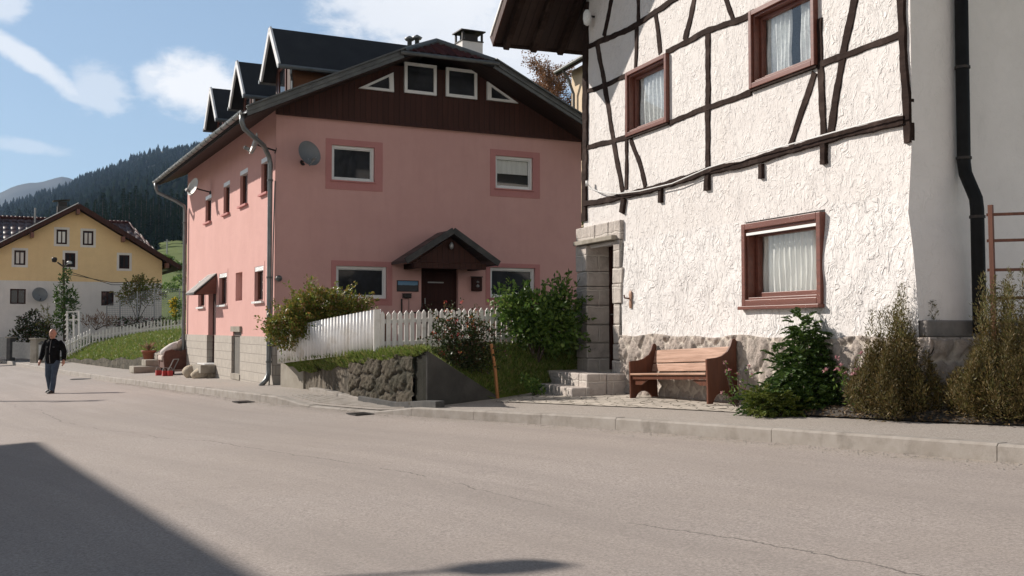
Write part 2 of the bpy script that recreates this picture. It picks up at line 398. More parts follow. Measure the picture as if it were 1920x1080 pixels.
M['white_side'] = m_stucco('aged_white_plaster', (.84,.79,.755), (.74,.695,.66), (.56,.52,.49), False)
M['pink'] = m_smooth_plaster('pink_plaster', (.64,.375,.34), (.60,.345,.31), (.54,.305,.275), .55)
M['pink_trim'] = m_smooth_plaster('dark_pink_trim', (.52,.24,.225), (.48,.215,.205), (.42,.19,.18), .3)
M['granite'] = m_masonry('granite_blocks', ((.47,.42,.385),(.36,.32,.29),(.56,.505,.46)), (.60,.55,.50), .46, .32)
M['granite_rubble'] = m_rubble('granite_rubble', ((.44,.385,.345),(.31,.275,.25),(.50,.43,.385)), (.46,.41,.365), 3.0, .03)
M['block'] = m_masonry('concrete_blocks', ((.42,.385,.34),(.37,.335,.295),(.45,.41,.36)), (.30,.27,.24), .50, .22, bump=.35, edge=.012, vary=.12)
M['rock_wall'] = m_rubble('old_rock_wall', ((.13,.112,.088),(.06,.053,.044),(.085,.08,.055)), (.05,.044,.036), 2.7, .022, 1.0, 2.1)
M['bank_soil'] = pm('eroded_soil', (.17,.14,.105), (.08,.067,.05), 6, .95, 1.0, 9, .09, (1,1,.45))
M['soil'] = pm('dark_soil', (.05,.042,.036), (.10,.085,.07), 9, .95, 1.0, 60, .02)
M['timber'] = m_wood('dark_beam_timber', (.020,.012,.010), (.034,.021,.017), 0, .7, .9, .6, .1, (.075,.052,.044))
M['frame_brown'] = m_wood('red_brown_frame', (.17,.055,.035), (.115,.038,.026), 0, .8, .4, .15, .45)
M['door_brown'] = m_wood('dark_door', (.045,.016,.012), (.03,.011,.009), 2, .8, .6, .15, .15)
M['bench_oil'] = m_wood('oiled_bench_wood', (.135,.046,.024), (.08,.029,.016), 2, .7, .4, .15, .35)
M['bench_plank'] = m_wood('worn_bench_plank', (.50,.31,.225), (.27,.145,.09), 0, .9, .5, .3, .3)
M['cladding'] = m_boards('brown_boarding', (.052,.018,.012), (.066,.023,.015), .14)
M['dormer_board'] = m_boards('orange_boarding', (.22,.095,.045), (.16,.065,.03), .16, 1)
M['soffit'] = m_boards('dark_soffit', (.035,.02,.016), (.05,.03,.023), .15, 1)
M['roof_dark'] = pm('bitumen_roof', (.020,.021,.024), (.030,.031,.034), 2, .75, .3, 130, .006)
M['roof_slate'] = m_tiles('dark_roof_tiles', (.045,.04,.04), (.07,.06,.06), .3, .16)
M['hip_tiles'] = m_tiles('plum_tiles', (.10,.034,.032), (.065,.025,.026), .24, .5, .6, .2)
M['yellow_tiles'] = m_tiles('brown_glazed_tiles', (.095,.050,.042), (.055,.032,.028), .42, .34, .28, .8, 1.0, True)
M['zinc'] = pm('weathered_zinc', (.24,.25,.25), (.17,.18,.18), 4, .45, .08, 40, .004, metal=.6)
M['zinc_dark'] = pm('dark_zinc', (.10,.105,.105), (.15,.155,.15), 4, .5, .08, 40, .004, metal=.4)
M['black_pipe'] = pm('black_pipe', (.007,.007,.007), (.012,.012,.012), 6, .6, .05, 60, .003, spec=.15)
M['white_paint'] = pm('white_painted_wood', (.80,.78,.75), (.72,.69,.65), 6, .5, .15, 50, .004, (8,8,.8), dirt=(.45,.40,.34), dscale=4)
M['white_metal'] = pm('white_corrugated', (.80,.79,.78), (.72,.71,.70), 3, .4, .04, 30, .003, (1,1,.3), dirt=(.52,.46,.38), dscale=2.5)
M['white_plastic'] = pm('white_window_frame', (.78,.78,.77), (.74,.74,.73), 6, .35, .02, 60, .002)
M['dish_grey'] = pm('grey_dish', (.16,.165,.17), (.19,.195,.20), 4, .5, .03, 60, .002)
M['dish_white'] = pm('pale_dish', (.52,.52,.50), (.45,.45,.43), 4, .5, .03, 60, .002)
M['iron'] = pm('dark_iron', (.03,.03,.03), (.055,.045,.04), 9, .6, .3, 60, .004, metal=.5)
M['rust_wood'] = m_wood('red_brown_lath', (.19,.075,.045), (.13,.05,.03), 2, .8, .6)
M['stake'] = m_wood('orange_stake', (.42,.19,.075), (.30,.13,.05), 2, .9, .7)
M['glass'] = m_glass('dark_pane')
M['glass_clear'] = m_glass('clear_pane', alpha=.93)
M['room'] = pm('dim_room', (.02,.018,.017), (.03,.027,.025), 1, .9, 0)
M['curtain'] = pm('white_net_curtain', (.84,.82,.78), (.72,.70,.66), 14, .95, .2, 90, .004, (1,1,.15))
M['lace'] = pm('lace_curtain', (.86,.87,.86), (.66,.68,.68), 26, .95, .3, 60, .006)
M['yellow_wall'] = m_smooth_plaster('yellow_plaster', (.80,.58,.32), (.75,.53,.29), (.64,.45,.25), .3)
M['grey_wall'] = m_smooth_plaster('pale_grey_plaster', (.72,.67,.63), (.66,.61,.58), (.54,.50,.47), .4)
M['beige_wall'] = m_smooth_plaster('beige_plaster', (.66,.53,.38), (.61,.49,.35), (.55,.44,.32), .3)
M['grass'] = m_grass('lawn', (.10,.15,.030), (.14,.185,.04), (.20,.185,.06))
M['meadow'] = m_grass('meadow', (.10,.15,.04), (.14,.18,.045), (.21,.18,.08))
M['forest_floor'] = pm('forest_floor', (.008,.014,.010), (.012,.018,.012), .02, .95, 0)
M['blade'] = leaf_mat('grass_blade', ((.10,.16,.028),(.15,.22,.04),(.20,.24,.06),(.28,.25,.10)), .3)
M['leaf_green'] = leaf_mat('green_leaf', ((.045,.095,.02),(.08,.15,.03),(.13,.21,.042),(.19,.27,.065)), .3, .45)
M['leaf_hedge'] = leaf_mat('autumn_hedge_leaf', ((.08,.12,.022),(.14,.18,.032),(.20,.21,.045),(.26,.20,.05),(.24,.13,.045)), .3, .45)
M['leaf_rose'] = leaf_mat('rose_leaf', ((.022,.042,.012),(.04,.065,.018),(.06,.07,.022),(.10,.045,.03)), .25, .45)
M['needle_green'] = leaf_mat('conifer_green', ((.022,.055,.012),(.040,.085,.016),(.07,.125,.022),(.10,.15,.03)), .2, .55)
M['needle_yellow'] = leaf_mat('conifer_lime', ((.08,.12,.018),(.13,.16,.026),(.17,.19,.04)), .25, .55)
M['needle_brown'] = leaf_mat('juniper_brown', ((.055,.045,.016),(.10,.075,.025),(.15,.10,.034),(.10,.105,.028),(.20,.13,.055)), .2, .6)
M['needle_tip'] = leaf_mat('juniper_tip', ((.09,.10,.03),(.14,.13,.045),(.20,.15,.06)), .25, .6)
M['leaf_autumn'] = leaf_mat('russet_leaf', ((.17,.085,.045),(.24,.12,.06),(.30,.17,.09),(.14,.08,.05)), .3)
M['spruce'] = leaf_mat('spruce_needles', ((.012,.024,.014),(.018,.034,.017),(.026,.042,.02)), .1, .7, 0.0)
M['conifer_far'] = leaf_mat('far_conifers', ((.008,.016,.012),(.010,.020,.014),(.013,.024,.015),(.020,.026,.016)), .1, .8, 0.0)
M['flower_pink'] = leaf_mat('pink_petal', ((.50,.22,.25),(.60,.36,.38),(.40,.15,.18)), .3)
M['flower_yellow'] = leaf_mat('yellow_petal', ((.65,.48,.04),(.75,.60,.10)), .3)
M['flower_red'] = leaf_mat('red_petal', ((.45,.04,.06),(.60,.10,.10),(.65,.45,.10)), .3)
M['bark'] = pm('bark', (.10,.075,.055), (.06,.045,.035), 12, .95, .8, 30, .02, (1,1,.3))
M['jacket'] = pm('black_jacket', (.006,.006,.007), (.011,.011,.012), 9, .9, .4, 30, .008, spec=.1)
M['jeans'] = pm('blue_jeans', (.040,.058,.088), (.065,.088,.125), 7, .85, .4, 60, .004)
M['skin'] = pm('skin', (.50,.26,.18), (.44,.21,.15), 9, .5, .1, 80, .002)
M['hair_grey'] = pm('grey_stubble', (.34,.29,.24), (.26,.21,.17), 40, .8, .5, 120, .004)
M['shoe'] = pm('dark_shoe', (.02,.018,.017), (.035,.03,.028), 9, .5, .1)
M['sole'] = pm('white_sole', (.65,.63,.6), (.55,.53,.5), 9, .7, .1)
M['chair_cloth'] = pm('beige_upholstery', (.52,.44,.38), (.44,.36,.31), 9, .95, .5, 60, .01)
M['chair_brown'] = pm('brown_velour', (.13,.055,.038), (.09,.038,.027), 7, .8, .4, 60, .008)
M['chair_dark'] = pm('dark_cushion', (.05,.03,.025), (.035,.022,.02), 7, .9, .3)
M['boulder'] = pm('pale_boulder', (.50,.43,.33), (.38,.31,.23), 4, .9, .8, 18, .03, dirt=(.62,.56,.47), dscale=3)
M['terracotta'] = pm('terracotta', (.30,.11,.06), (.22,.08,.045), 7, .8, .2)
M['red_plastic'] = pm('red_plastic', (.42,.03,.028), (.34,.025,.025), 7, .4, .02)
M['galv'] = pm('galvanised', (.36,.36,.35), (.28,.28,.275), 7, .5, .05, metal=.4)
M['black_matte'] = pm('black_recess', (.012,.011,.011), (.02,.018,.018), 4, .8, 0)
M['hatch'] = pm('grey_hatch', (.13,.12,.10), (.10,.09,.078), 4, .7, .1)
M['cement'] = pm('grey_cement', (.24,.22,.205), (.16,.15,.14), 4, .95, .7, 30, .012, dirt=(.10,.095,.09), dscale=3)
M['plinth_stone'] = m_stones('granite_plinth', ((.40,.35,.31),(.30,.262,.235),(.47,.40,.355)), (.58,.52,.455))
M['yard_stone'] = m_stones('dark_yard_stone', ((.150,.125,.098),(.085,.072,.058),(.11,.098,.07)), (.04,.035,.03), (.05,.048,.035))
M['near_black'] = pm('near_black_concrete', (.026,.025,.020), (.016,.016,.012), 3, .95, .6, 30, .015, spec=.1)  # near-black tone for the right end of the stone wall
# ------------------------------------------------------------------ street: s runs down the road (away, left), w runs from the road towards the houses
E_S = np.array((-.515, .857)); E_W = np.array((.857, .515))
_st = np.array([-30,-12,0,5.3,9.8,11.5,13.5,15.1,18,22,28,34,45,60,90,140])
_zt = np.array([.55,-.25,-.75,-.97,-1.10,-1.15,-1.21,-1.25,-1.28,-1.30,-1.41,-1.52,-1.65,-1.75,-1.85,-1.95])
_wt_s = np.array([-30,0,5.3,9.8,12.5,15.1,17.5,20,24,30,45,60,140]); _wt = np.array([8.3,8.15,8.12,8.1,7.88,7.42,6.9,6.5,6.4,6.5,6.5,6.3,5.0])
def _smooth(xt, yt, x, k=1.2):
    return sum(np.interp(x + o, xt, yt) for o in (-k, -k/2, 0, k/2, k)) / 5
def Zk(s): return _smooth(_st, _zt, np.asarray(s, float))
def wk(s): return _smooth(_wt_s, _wt, np.asarray(s, float))
def drop(s):          # 1 where the kerb is lowered for the drive
    s = np.asarray(s, float); a = np.clip((s-15.2)/1.1, 0, 1); b = np.clip((19.6-s)/1.1, 0, 1); return np.minimum(a, b)
def xy(s, w): return s*E_S[0] + w*E_W[0], s*E_S[1] + w*E_W[1]
def sw(x, y): return x*E_S[0] + y*E_S[1], x*E_W[0] + y*E_W[1]
KH = .14
def road_z(s, w): return Zk(s) - KH - .04*(wk(s) - w)
def side_z(s, w):
    d = np.maximum(w - wk(s), 0)
    return Zk(s) + .035*d - drop(s)*(KH-.03)*np.clip(1 - d/1.3, 0, 1)
def gz(x, y):
    s, w = sw(x, y); return float(side_z(s, w) if w > wk(s) else road_z(s, w))
def ground_hit(px, py, dz=0.0):
    """where the sight line meets road or pavement"""
    d = ray(px, py); Y = 4.0
    while Y < 120:
        P = d*(Y/d.y)
        if P.z <= gz(P.x, P.y) + dz: return P
        Y += .03
    return d*(60/d.y)

S_ = np.concatenate([np.arange(-14, 40, .35), np.arange(40, 130, 2.0)])
def fn(s, q):
    k = wk(s); w = k - q*(k + 2.6); x, y = xy(s, w); return x, y, road_z(s, w)
tag(grid('road', fn, S_, np.linspace(0, 1, 24)**1.3, M['asphalt'], None, True,
    {'lat': lambda s, q: q*(wk(s)+2.6), 'lon': lambda s, q: s}), kind='structure')
def fn(s, d):
    w = wk(s) + .13 + d; x, y = xy(s, w); return x, y, side_z(s, w)
tag(grid('pavement', fn, S_, np.array([0,.15,.35,.6,.9,1.2,1.6,2.1,2.7,3.4,4.2]), M['pavement']), kind='structure')
# kerb stones: single blocks with open joints
mb = MB(); s = -14.0
while s < 120:
    ln = (1.0 if 14 < s < 21 else random.choice((1.5, 2.0, 2.6))) if s < 45 else 8.0
    a, b = s + .004, s + ln - .004; n = 3
    ss = np.linspace(a, b, n+1); j = random.uniform(-.006, .006)
    rows = []
    for q in ss:
        q = float(q); w0 = float(wk(q)) - .01; zt = float(side_z(q, wk(q))) + .006 + j; zb = float(road_z(q, wk(q))) - .08
        prof = [(w0-.012, zb), (w0-.008, zt-.022), (w0+.012, zt), (w0+.142, zt+.002), (w0+.142, zb)]
        rows.append([(*xy(q, w), z) for w, z in prof])
    i0 = len(mb.v)
    for r in rows: mb.v += r
    for k in range(n):
        for p in range(4): mb.f.append((i0+k*5+p, i0+(k+1)*5+p, i0+(k+1)*5+p+1, i0+k*5+p+1))
    mb.f.append(tuple(i0+p for p in range(5))); mb.f.append(tuple(i0+n*5+p for p in range(4,-1,-1)))
    s += ln
tag(mb.build('kerb', M['kerb']), kind='structure')
# opposite pavement, under the buildings that stand behind the camera's left
def fn(s, d):
    w = -2.6 - d; x, y = xy(s, w); return x, y, road_z(s, -2.6) + .12 + .01*d
tag(grid('far_pavement', fn, S_, np.array([0, 1.5, 4, 9, 16]), M['pavement']), kind='structure')
mb = MB()
for a, b in zip(S_[:-1], S_[1:]):
    a, b = float(a), float(b); A = xy(a, -2.6); B = xy(b, -2.6); za, zb = float(road_z(a, -2.6)), float(road_z(b, -2.6))
    mb.quad((*A, za-.1), (*B, zb-.1), (*B, zb+.121), (*A, za+.121))
tag(mb.build('far_kerb', M['kerb']), kind='structure')
# setts in front of the white house
WF = Frame(1.35, 20.0, .3486, -.9373, -1.22)
front_edge = [(926, 754), (1010, 757), (1100, 761), (1200, 765), (1300, 770), (1412, 776)]
fe = [ground_hit(*p) for p in front_edge]
back = [WF.world(x, -.02, 0) for x in (-.9, -.1, 1.3, 2.8, 4.3, 5.9)]
mb = MB(); n = 8
for i in range(len(fe)):
    for k in range(n+1):
        p = fe[i].lerp(Vector((back[i].x, back[i].y, 0)), k/n); z = gz(p.x, p.y) + .012
        mb.v.append((p.x, p.y, z))
for i in range(len(fe)-1):
    for k in range(n):
        a = i*(n+1)+k; mb.f.append((a, a+n+1, a+n+2, a+1))
tag(mb.build('sett_paving', M['cobble'], smooth=True), kind='structure')
mb = MB()                                  # narrow stone edging of the setts
for p, q in zip(fe[:-1], fe[1:]):
    if p.x > .5: break
    mb.bar((p.x, p.y, gz(p.x, p.y)+.01), (q.x, q.y, gz(q.x, q.y)+.01), .1, .07)

# ridged concrete of the lowered drive
mb = MB()
def drive(s, d): w = float(wk(s)) + .16 + d; return (*xy(s, w), float(side_z(s, w)))
for k in range(15):
    d = .10 + k*.105
    for s0 in np.arange(15.9, 19.5, .3):
        s0 = float(s0); s1 = s0 + .3; wid = min(1, max(0, (19.4 - s0)/1.6)); 
        if d > .3 + 1.5*wid: continue
        A, B = drive(s0, d), drive(s1, d); A2, B2 = drive(s0, d+.06), drive(s1, d+.06)
        up = lambda p: (p[0], p[1], p[2]+.018)
        dn = lambda p: (p[0], p[1], p[2]-.01)
        mb.quad(up(A), up(B), up(B2), up(A2)); mb.quad(dn(A), dn(B), up(B), up(A)); mb.quad(up(A2), up(B2), dn(B2), dn(A2))
tag(mb.build('drive_ridges', M['kerb']), kind='structure')
# drain gratings in the gutter
def grating(px0, px1, py, label):
    P, Q = ground_hit(px0, py), ground_hit(px1, py+2); c = (P+Q)/2; s, w = sw(c.x, c.y); w = min(w, float(wk(s)) - .27)
    c = Vector((*xy(s, w), float(road_z(s, w)))); rz = math.atan2(E_S[1], E_S[0])
    t = thing('drain_grating', label, 'drain', c + Vector((0,0,.004)), rz, 'gutter drains')
    ring(MB(), -.27, .27, -.22, .22, .035, 0, .022, lambda x, d, z: (x, z, d)).build('frame', M['iron'], t)
    g = MB()
    t.scale = (.75,.75,.75)
    for k in range(7): g.box(-.235+k*.07, -.205+k*.07, -.185, .185, .006, .017)
    g.build('grille', M['iron'], t)
    MB().quad((-.235,-.185,.002),(.235,-.185,.002),(.235,.185,.002),(-.235,.185,.002)).build('shaft', M['black_matte'], t)
grating(462, 505, 746, 'iron drain grating in the gutter in front of the pink house corner')
grating(688, 738, 766, 'iron drain grating by the lowered kerb of the drive')
P = ground_hit(155, 711); t = thing('manhole_cover', 'dark flat manhole cover on the pavement right of the walking man', 'manhole', P + Vector((0,0,.002)))
MB().lathe([(0.001,.012),(.28,.012),(.31,.006),(.33,.001)], 28).build('lid', M['iron'], t, True)
MB().lathe([(.335,.0),(.335,.01),(.40,.01),(.41,.0)], 28).build('rim', M['kerb_dark'], t)

# wide ground sheet, reaching the horizon behind everything
def fn(a, r):
    x, y = r*np.sin(a), 20 + r*np.cos(a); return x, y, -2.75 - .0*r
tag(grid('ground', fn, np.linspace(-math.pi, math.pi, 73), np.array([0, 30, 80, 200, 600, 2000, 6000, 12000.]), M['meadow']), kind='structure')

# ------------------------------------------------------------------ made ground: the bank over the rock wall and the yard of the pink house
FA, FB, FC = Vector((-4.93, 22.5, 0)), Vector((-2.35, 18.8, 0)), Vector((1.45, 20.72, 0))       # fence line: pink house corner > bend > white house
RA, RB = Vector((-4.4, 22.2, -.93)), Vector((-1.35, 16.9, -.37))                                 # rock wall top
RC = Vector((-.30, 18.0, -1.20))                                                                 # foot of the concrete wing wall
FZ = {'A': -.74, 'B': -.43, 'C': -.27}
def lerp(a, b, t): return a + (b-a)*t
def fn(u, v):
    bx = lerp(RA.x, RB.x, u); by = lerp(RA.y, RB.y, u); bz = -.93 + (.55)*u**1.1
    fx = lerp(FA.x, FB.x, u); fy = lerp(FA.y, FB.y, u); fz = lerp(-.74, -.43, u)
    bump = .05*np.sin(u*23+v*5)*np.sin(v*7+u*3) 
    z = bz + (fz-bz)*np.sin(np.clip(v,0,1)*math.pi/2) + bump*np.sin(np.clip(v,0,1)*math.pi) + .03*np.sin(u*40)*(1-np.clip(v,0,1))
    return lerp(bx, fx, v), lerp(by, fy, v), z
bank_fn = fn
tag(grid('grass_bank', fn, np.linspace(0, 1, 40), np.linspace(-.06, 1.08, 14), M['grass']), kind='structure')
fr = [RB, Vector((-.95, 17.45, -.83)), RC, Vector((.15, 18.75, -1.2)), Vector((.75, 19.35, -1.19)), Vector((1.30, 20.1, -1.15))]
bk = [Vector((FB.x, FB.y, -.43)), FB.lerp(FC, .22), FB.lerp(FC, .45), FB.lerp(FC, .66), FB.lerp(FC, .85), FC]
bz = [-.43, -.40, -.37, -.33, -.30, -.27]
fx_, fy_, fz_ = [np.array([getattr(p, c) for p in fr]) for c in 'xyz']; bx_, by_ = [np.array([getattr(p, c) for p in bk]) for c in 'xy']; bz_ = np.array(bz)
def fn(u, v):
    k = u*5; I = np.arange(6); q = lambda a: np.interp(k, I, a)
    e = np.clip(v, 0, 1); ez = np.where(e < .75, e/.75, 1.0); ez = ez**.85
    z = q(fz_) + (q(bz_)-q(fz_))*ez + .04*np.sin(u*17)*np.sin(v*9)*np.sin(e*math.pi)
    return lerp(q(fx_), q(bx_), v), lerp(q(fy_), q(by_), v), z
yard_fn = fn
tag(grid('yard_slope', fn, np.linspace(0, 1, 40), np.linspace(0, 1.05, 22), M['grass']), kind='structure')
PF = Frame(-5.34, 24.0, .893, .451, -1.28)
mb = MB()                                                     # level yard behind the fence
a, b, c = Vector((*FA.xy, -.70)), Vector((*FB.xy, -.45)), Vector((*FC.xy, -.31)); d, e = PF.world(8.2, .1, 0), PF.world(.2, .1, 0)
mb.poly([a, b, c, (d.x, d.y, -.38), (e.x, e.y, -.55)]); tag(mb.build('front_yard', M['soil']), kind='structure')

# rock wall with its corner, and the concrete wing wall
def wall_strip(name, P, Q, zt0, zt1, th, m, label, cat, zb_off=.12, wav=0.0, n=14):
    """free-standing wall from P to Q, thickness th to the inner side"""
    P, Q = Vector((*P[:2], 0)), Vector((*Q[:2], 0)); d = (Q-P).normalized(); nrm = Vector((d.y, -d.x, 0))
    mb = MB(); rows = []
    for k in range(n+1):
        u = k/n; p = P.lerp(Q, u); zt = lerp(zt0, zt1, u) + wav*random.uniform(-1, 1); zb = gz(p.x, p.y) - zb_off; off = wav*random.uniform(-1, 1)
        rows.append([p + nrm*off + Vector((0,0,zb)), p + nrm*(off - wav) + Vector((0,0,(zb+zt)/2)), p + nrm*off + Vector((0,0,zt)), p - nrm*th*-1*-1 + Vector((0,0,zt)), p - nrm*th + Vector((0,0,zb))])
    mb.loft(rows); o = mb.build(name, m); return tag(o, label, cat)

def stone_face(name, pos, U, V, nu, nv, cu, cv, depth, m, parent=None, seed=1, back=.1):
    """masonry face with real relief. pos(u, v, d): u along, v up (metres), d outwards -> x, y, z arrays"""
    r = np.random.default_rng(seed); u, v = np.meshgrid(np.linspace(0, U, nu), np.linspace(0, V, nv), indexing='ij')
    cx, cy = [], []
    for j in range(-1, int(V/cv)+2):
        for i in range(-1, int(U/cu)+2): cx.append((i+.5*(j % 2)+.5+r.uniform(-.28,.28))*cu); cy.append((j+.5+r.uniform(-.25,.25))*cv)
    cx, cy = np.array(cx), np.array(cy); rv = r.uniform(0, 1, len(cx))
    uw = u + .035*np.sin(v*17+u*3) + .02*np.sin(v*41+u*11); vw = v + .03*np.sin(u*13+v*5) + .015*np.sin(u*37)
    d = np.sqrt(((uw[...,None]-cx)/cu)**2 + ((vw[...,None]-cy)/cv)**2); k = np.argsort(d, -1)[...,:2]; d1 = np.take_along_axis(d, k[...,:1], -1)[...,0]; d2 = np.take_along_axis(d, k[...,1:2], -1)[...,0]
    e = d2 - d1; s_ = np.clip(e/.28, 0, 1); s_ = s_*s_*(3-2*s_); cell = rv[k[...,0]]
    rel = depth*(s_*(.65+.5*cell) + .22*np.sin(u*29+cell*40)*np.sin(v*31+cell*17)*s_ + .12*r.normal(size=u.shape)*s_)
    x, y, z = pos(u, v, rel); i = np.arange(nu*nv).reshape(nu, nv); F = np.stack([i[:-1,:-1], i[1:,:-1], i[1:,1:], i[:-1,1:]], -1).reshape(-1,4)
    P = np.stack([x, y, z], -1).reshape(-1,3)
    xt, yt, zt = pos(u[:,-1], v[:,-1], np.full(nu, -back)); n0 = len(P); P = np.concatenate([P, np.stack([xt, yt, zt], -1)])      # coping back to the bank
    F = np.concatenate([F, np.stack([i[:-1,-1], i[1:,-1], n0+np.arange(1,nu), n0+np.arange(nu-1)], -1)])
    att = lambda a: np.concatenate([a.ravel(), a[:,-1]])
    return np_mesh(name, P, F, m, parent, True, {'cell': att(cell), 'edge': att(e)})
# ------------------------------------------------------------------ pink house
pk = thing('pink_house', 'large pink rendered house with brown boarded gable and three dark dormers', 'house', PF.base, PF.rz)
L = PF.L
fP = lambda x, d, z: (x, d, z)                # front wall: d goes into the house
sP = lambda y, d, z: (d, y, z)                # left side wall
W_, D_ = 8.0, 11.15; ZT = L(4.97)
def win_rect(tl, br): return PF.rect(tl, br)
fw = {'A': win_rect((622,271),(702,342)), 'B': win_rect((929,291),(999,357)), 'C': win_rect((630,498),(725,560)), 'D': win_rect((919,501),(1003,559))}
door = (PF.front(790, 520)[0], PF.front(859, 520)[0], L(-.42), PF.front(820, 498)[1])
sw_up = [PF.srect(a, b) for a, b in (((490,299),(503,359)), ((450.5,322),(464,381)), ((419.5,344),(430.5,398)), ((385.5,369),(396,414)))]
sw_lo = [PF.srect(a, b) for a, b in (((478,501),(494,564)), ((411.5,514),(425.5,571)), ((372.5,527),(384,575)))]
niche = PF.srect((442,512),(454,563)); sdoor = PF.srect((391,549),(404,681)); hatch = PF.srect((437,622),(452,702))
sdoor = (sdoor[0], sdoor[1], L(-1.02), L(1.35))
mb = MB()
wall_mesh(mb, 0, W_, 0, ZT, [*fw.values(), door], .16, fP)
wall_mesh(mb, 0, D_, L(-.2), ZT, sw_up + sw_lo + [niche, (hatch[0], hatch[1], L(-.2), hatch[3]), (sdoor[0], sdoor[1], L(-.2), sdoor[3])], .17, sP)
mb.quad((W_,0,0),(W_,D_,0),(W_,D_,ZT),(W_,0,ZT)); mb.quad((0,D_,0),(W_,D_,0),(W_,D_,ZT),(0,D_,ZT))
mb.quad((.4,.4,ZT),(W_-.4,.4,ZT),(W_-.4,D_-.4,ZT),(.4,D_-.4,ZT))
# dark inside behind every opening
mb.build('wall', M['pink'], pk)
nm = MB().quad((.168,niche[0],niche[2]),(.168,niche[1],niche[2]),(.168,niche[1],niche[3]),(.168,niche[0],niche[3])).build('niche', M['grey_wall'], pk)
room = MB(); room.quad((.3,.34,.1),(W_-.3,.34,.1),(W_-.3,.34,ZT-.1),(.3,.34,ZT-.1)); room.quad((.3,.34,.1),(.3,D_-.3,.1),(.3,D_-.3,ZT-.1),(.3,.34,ZT-.1))
room.build('interior', M['room'], pk)
mb = MB(); zp = L(-.2)
for a, b in ((-.03, hatch[0]), (hatch[1], sdoor[0]), (sdoor[1], D_)): mb.box(-.035, .2, a, b, -.6, zp)
mb.box(-.035, .2, hatch[0], hatch[1], -.6, hatch[2]); mb.box(-.035,.2,sdoor[0],sdoor[1],-.6,sdoor[2]); mb.box(.2, W_, -.03, .1, -.6, zp-.3)
mb.build('plinth', M['block'], pk)
h = MB().box(.03, .1, hatch[0], hatch[1], hatch[2], hatch[3]).build('cellar_door', M['hatch'], pk)
MB().box(-.06, .03, hatch[0]-.04, hatch[1]+.04, hatch[3]+.003, hatch[3]+.14).build('lintel', M['concrete'], h)
MB().box(-.055, .03, hatch[0]-.02, hatch[1]+.02, hatch[2]-.14, hatch[2]-.003).build('sill', M['concrete'], h)
# front windows
def pwin(r, sur, clear=False):
    x0, x1, z0, z1 = r
    f = MB(); ring(f, x0, x1, z0, z1, .062, .05, .13, fP); ring(f, x0+.062, x1-.062, z0+.062, z1-.062, .022, .075, .125, fP)
    w = f.build('window', M['white_plastic'], pk, bevel=.006)
    MB().box(x0+.08, x1-.08, .10, .106, z0+.08, z1-.08).build('pane', M['glass'], w) if not clear else MB().quad((x0+.08,.10,z0+.08),(x1-.08,.10,z0+.08),(x1-.08,.10,z1-.08),(x0+.08,.10,z1-.08)).build('pane', M['glass_clear'], w)
    a, b, c, d = sur
    s = MB(); ring(s, a, b, c, d, 1, -.014, -.001, fP) if False else None
    for q in ((a, x0, c, d), (x1, b, c, d), (x0, x1, c, z0), (x0, x1, z1, d)): s.box(q[0], q[1], -.013, .02, q[2], q[3])
    s.build('surround', M['pink_trim'], w)
    MB().box(x0-.03, x1+.03, -.05, .05, z0-.035, z0-.001).build('sill', M['pink_trim'], w, bevel=.006)
    return w
sur = {'A': ((611,259),(717,360)), 'B': ((919,279),(1012,373)), 'C': ((621,488),(735,573)), 'D': ((911,493),(1012,573))}
pw = {k: pwin(fw[k], win_rect(*sur[k]), k == 'B') for k in fw}
x0, x1, z0, z1 = fw['B']; MB().box(x0+.085, x1-.085, .135, .142, (z0+z1)/2-.02, z1-.09).build('blind', M['curtain'], pw['B'])
for k, tx in (('A', 'with a black pane'), ('B', 'with a half-drawn blind')): pw[k]['label'] = 'upper front window ' + tx
# small side windows, brown, with white roller boxes
def swin(r, white):
    y0, y1, z0, z1 = r
    f = MB(); ring(f, y0, y1, z0, z1, .05, .07, .14, sP); f.bar((.10,(y0+y1)/2,z0+.05), (.10,(y0+y1)/2,z1-.05), .05, .04, (1,0,0))
    w = f.build('window', M['frame_brown'], pk)
    MB().box(.112, .118, y0+.05, y1-.05, z0+.05, z1-.05).build('pane', M['glass'], w)
    MB().box(.0, .12, y0+.002, y1-.002, z1-.11, z1-.002).build('shutter_box', M['white_plastic'], w)
    MB().box(-.07, .1, y0-.05, y1+.05, z0-.05, z0-.001).build('sill', M['white_plastic'] if white else M['pink_trim'], w)
    if white:
        s = MB()
        for q in ((y0-.1, y0, z0-.09, z1+.1), (y1, y1+.1, z0-.09, z1+.1), (y0, y1, z1, z1+.1)): s.box(-.008, .01, *q)
        s.build('surround', M['pink'], w)
for r in sw_up: swin(r, False)
for r in sw_lo: swin(r, True)
# doors
d = MB().box(door[0], door[1], .10, .15, door[2], door[3]).build('front_door', M['door_brown'], pk)
g = MB(); 
for a, b in ((door[2]+.15, door[2]+.95), (door[2]+1.05, door[3]-.15)): g.box(door[0]+.14, door[1]-.14, .085, .101, a, b)
g.build('door_panel', M['door_brown'], d, bevel=.01)
MB().bar((door[0]+.12,.06,door[2]+1.0),(door[0]+.12,.06,door[2]+1.14),.02,.02,(0,1,0)).build('handle', M['galv'], d)
MB().box(door[0]+.2, door[1]-.35, .078, .084, door[3]-.42, door[3]-.39).build('letter_slot', M['galv'], d)
d = MB().box(.13, .165, sdoor[0], sdoor[1], sdoor[2], sdoor[3]).build('side_door', M['door_brown'], pk)
MB().tube([(.11,sdoor[0]+.12,sdoor[2]+1.0),(.11,sdoor[0]+.12,sdoor[2]+1.45)], .02).build('handle', M['galv'], d)
MB().box(-.45, -.04, sdoor[0]-.25, sdoor[1]+.05, L(-1.25), L(-1.02)).build('door_step', M['concrete'], pk, bevel=.015)
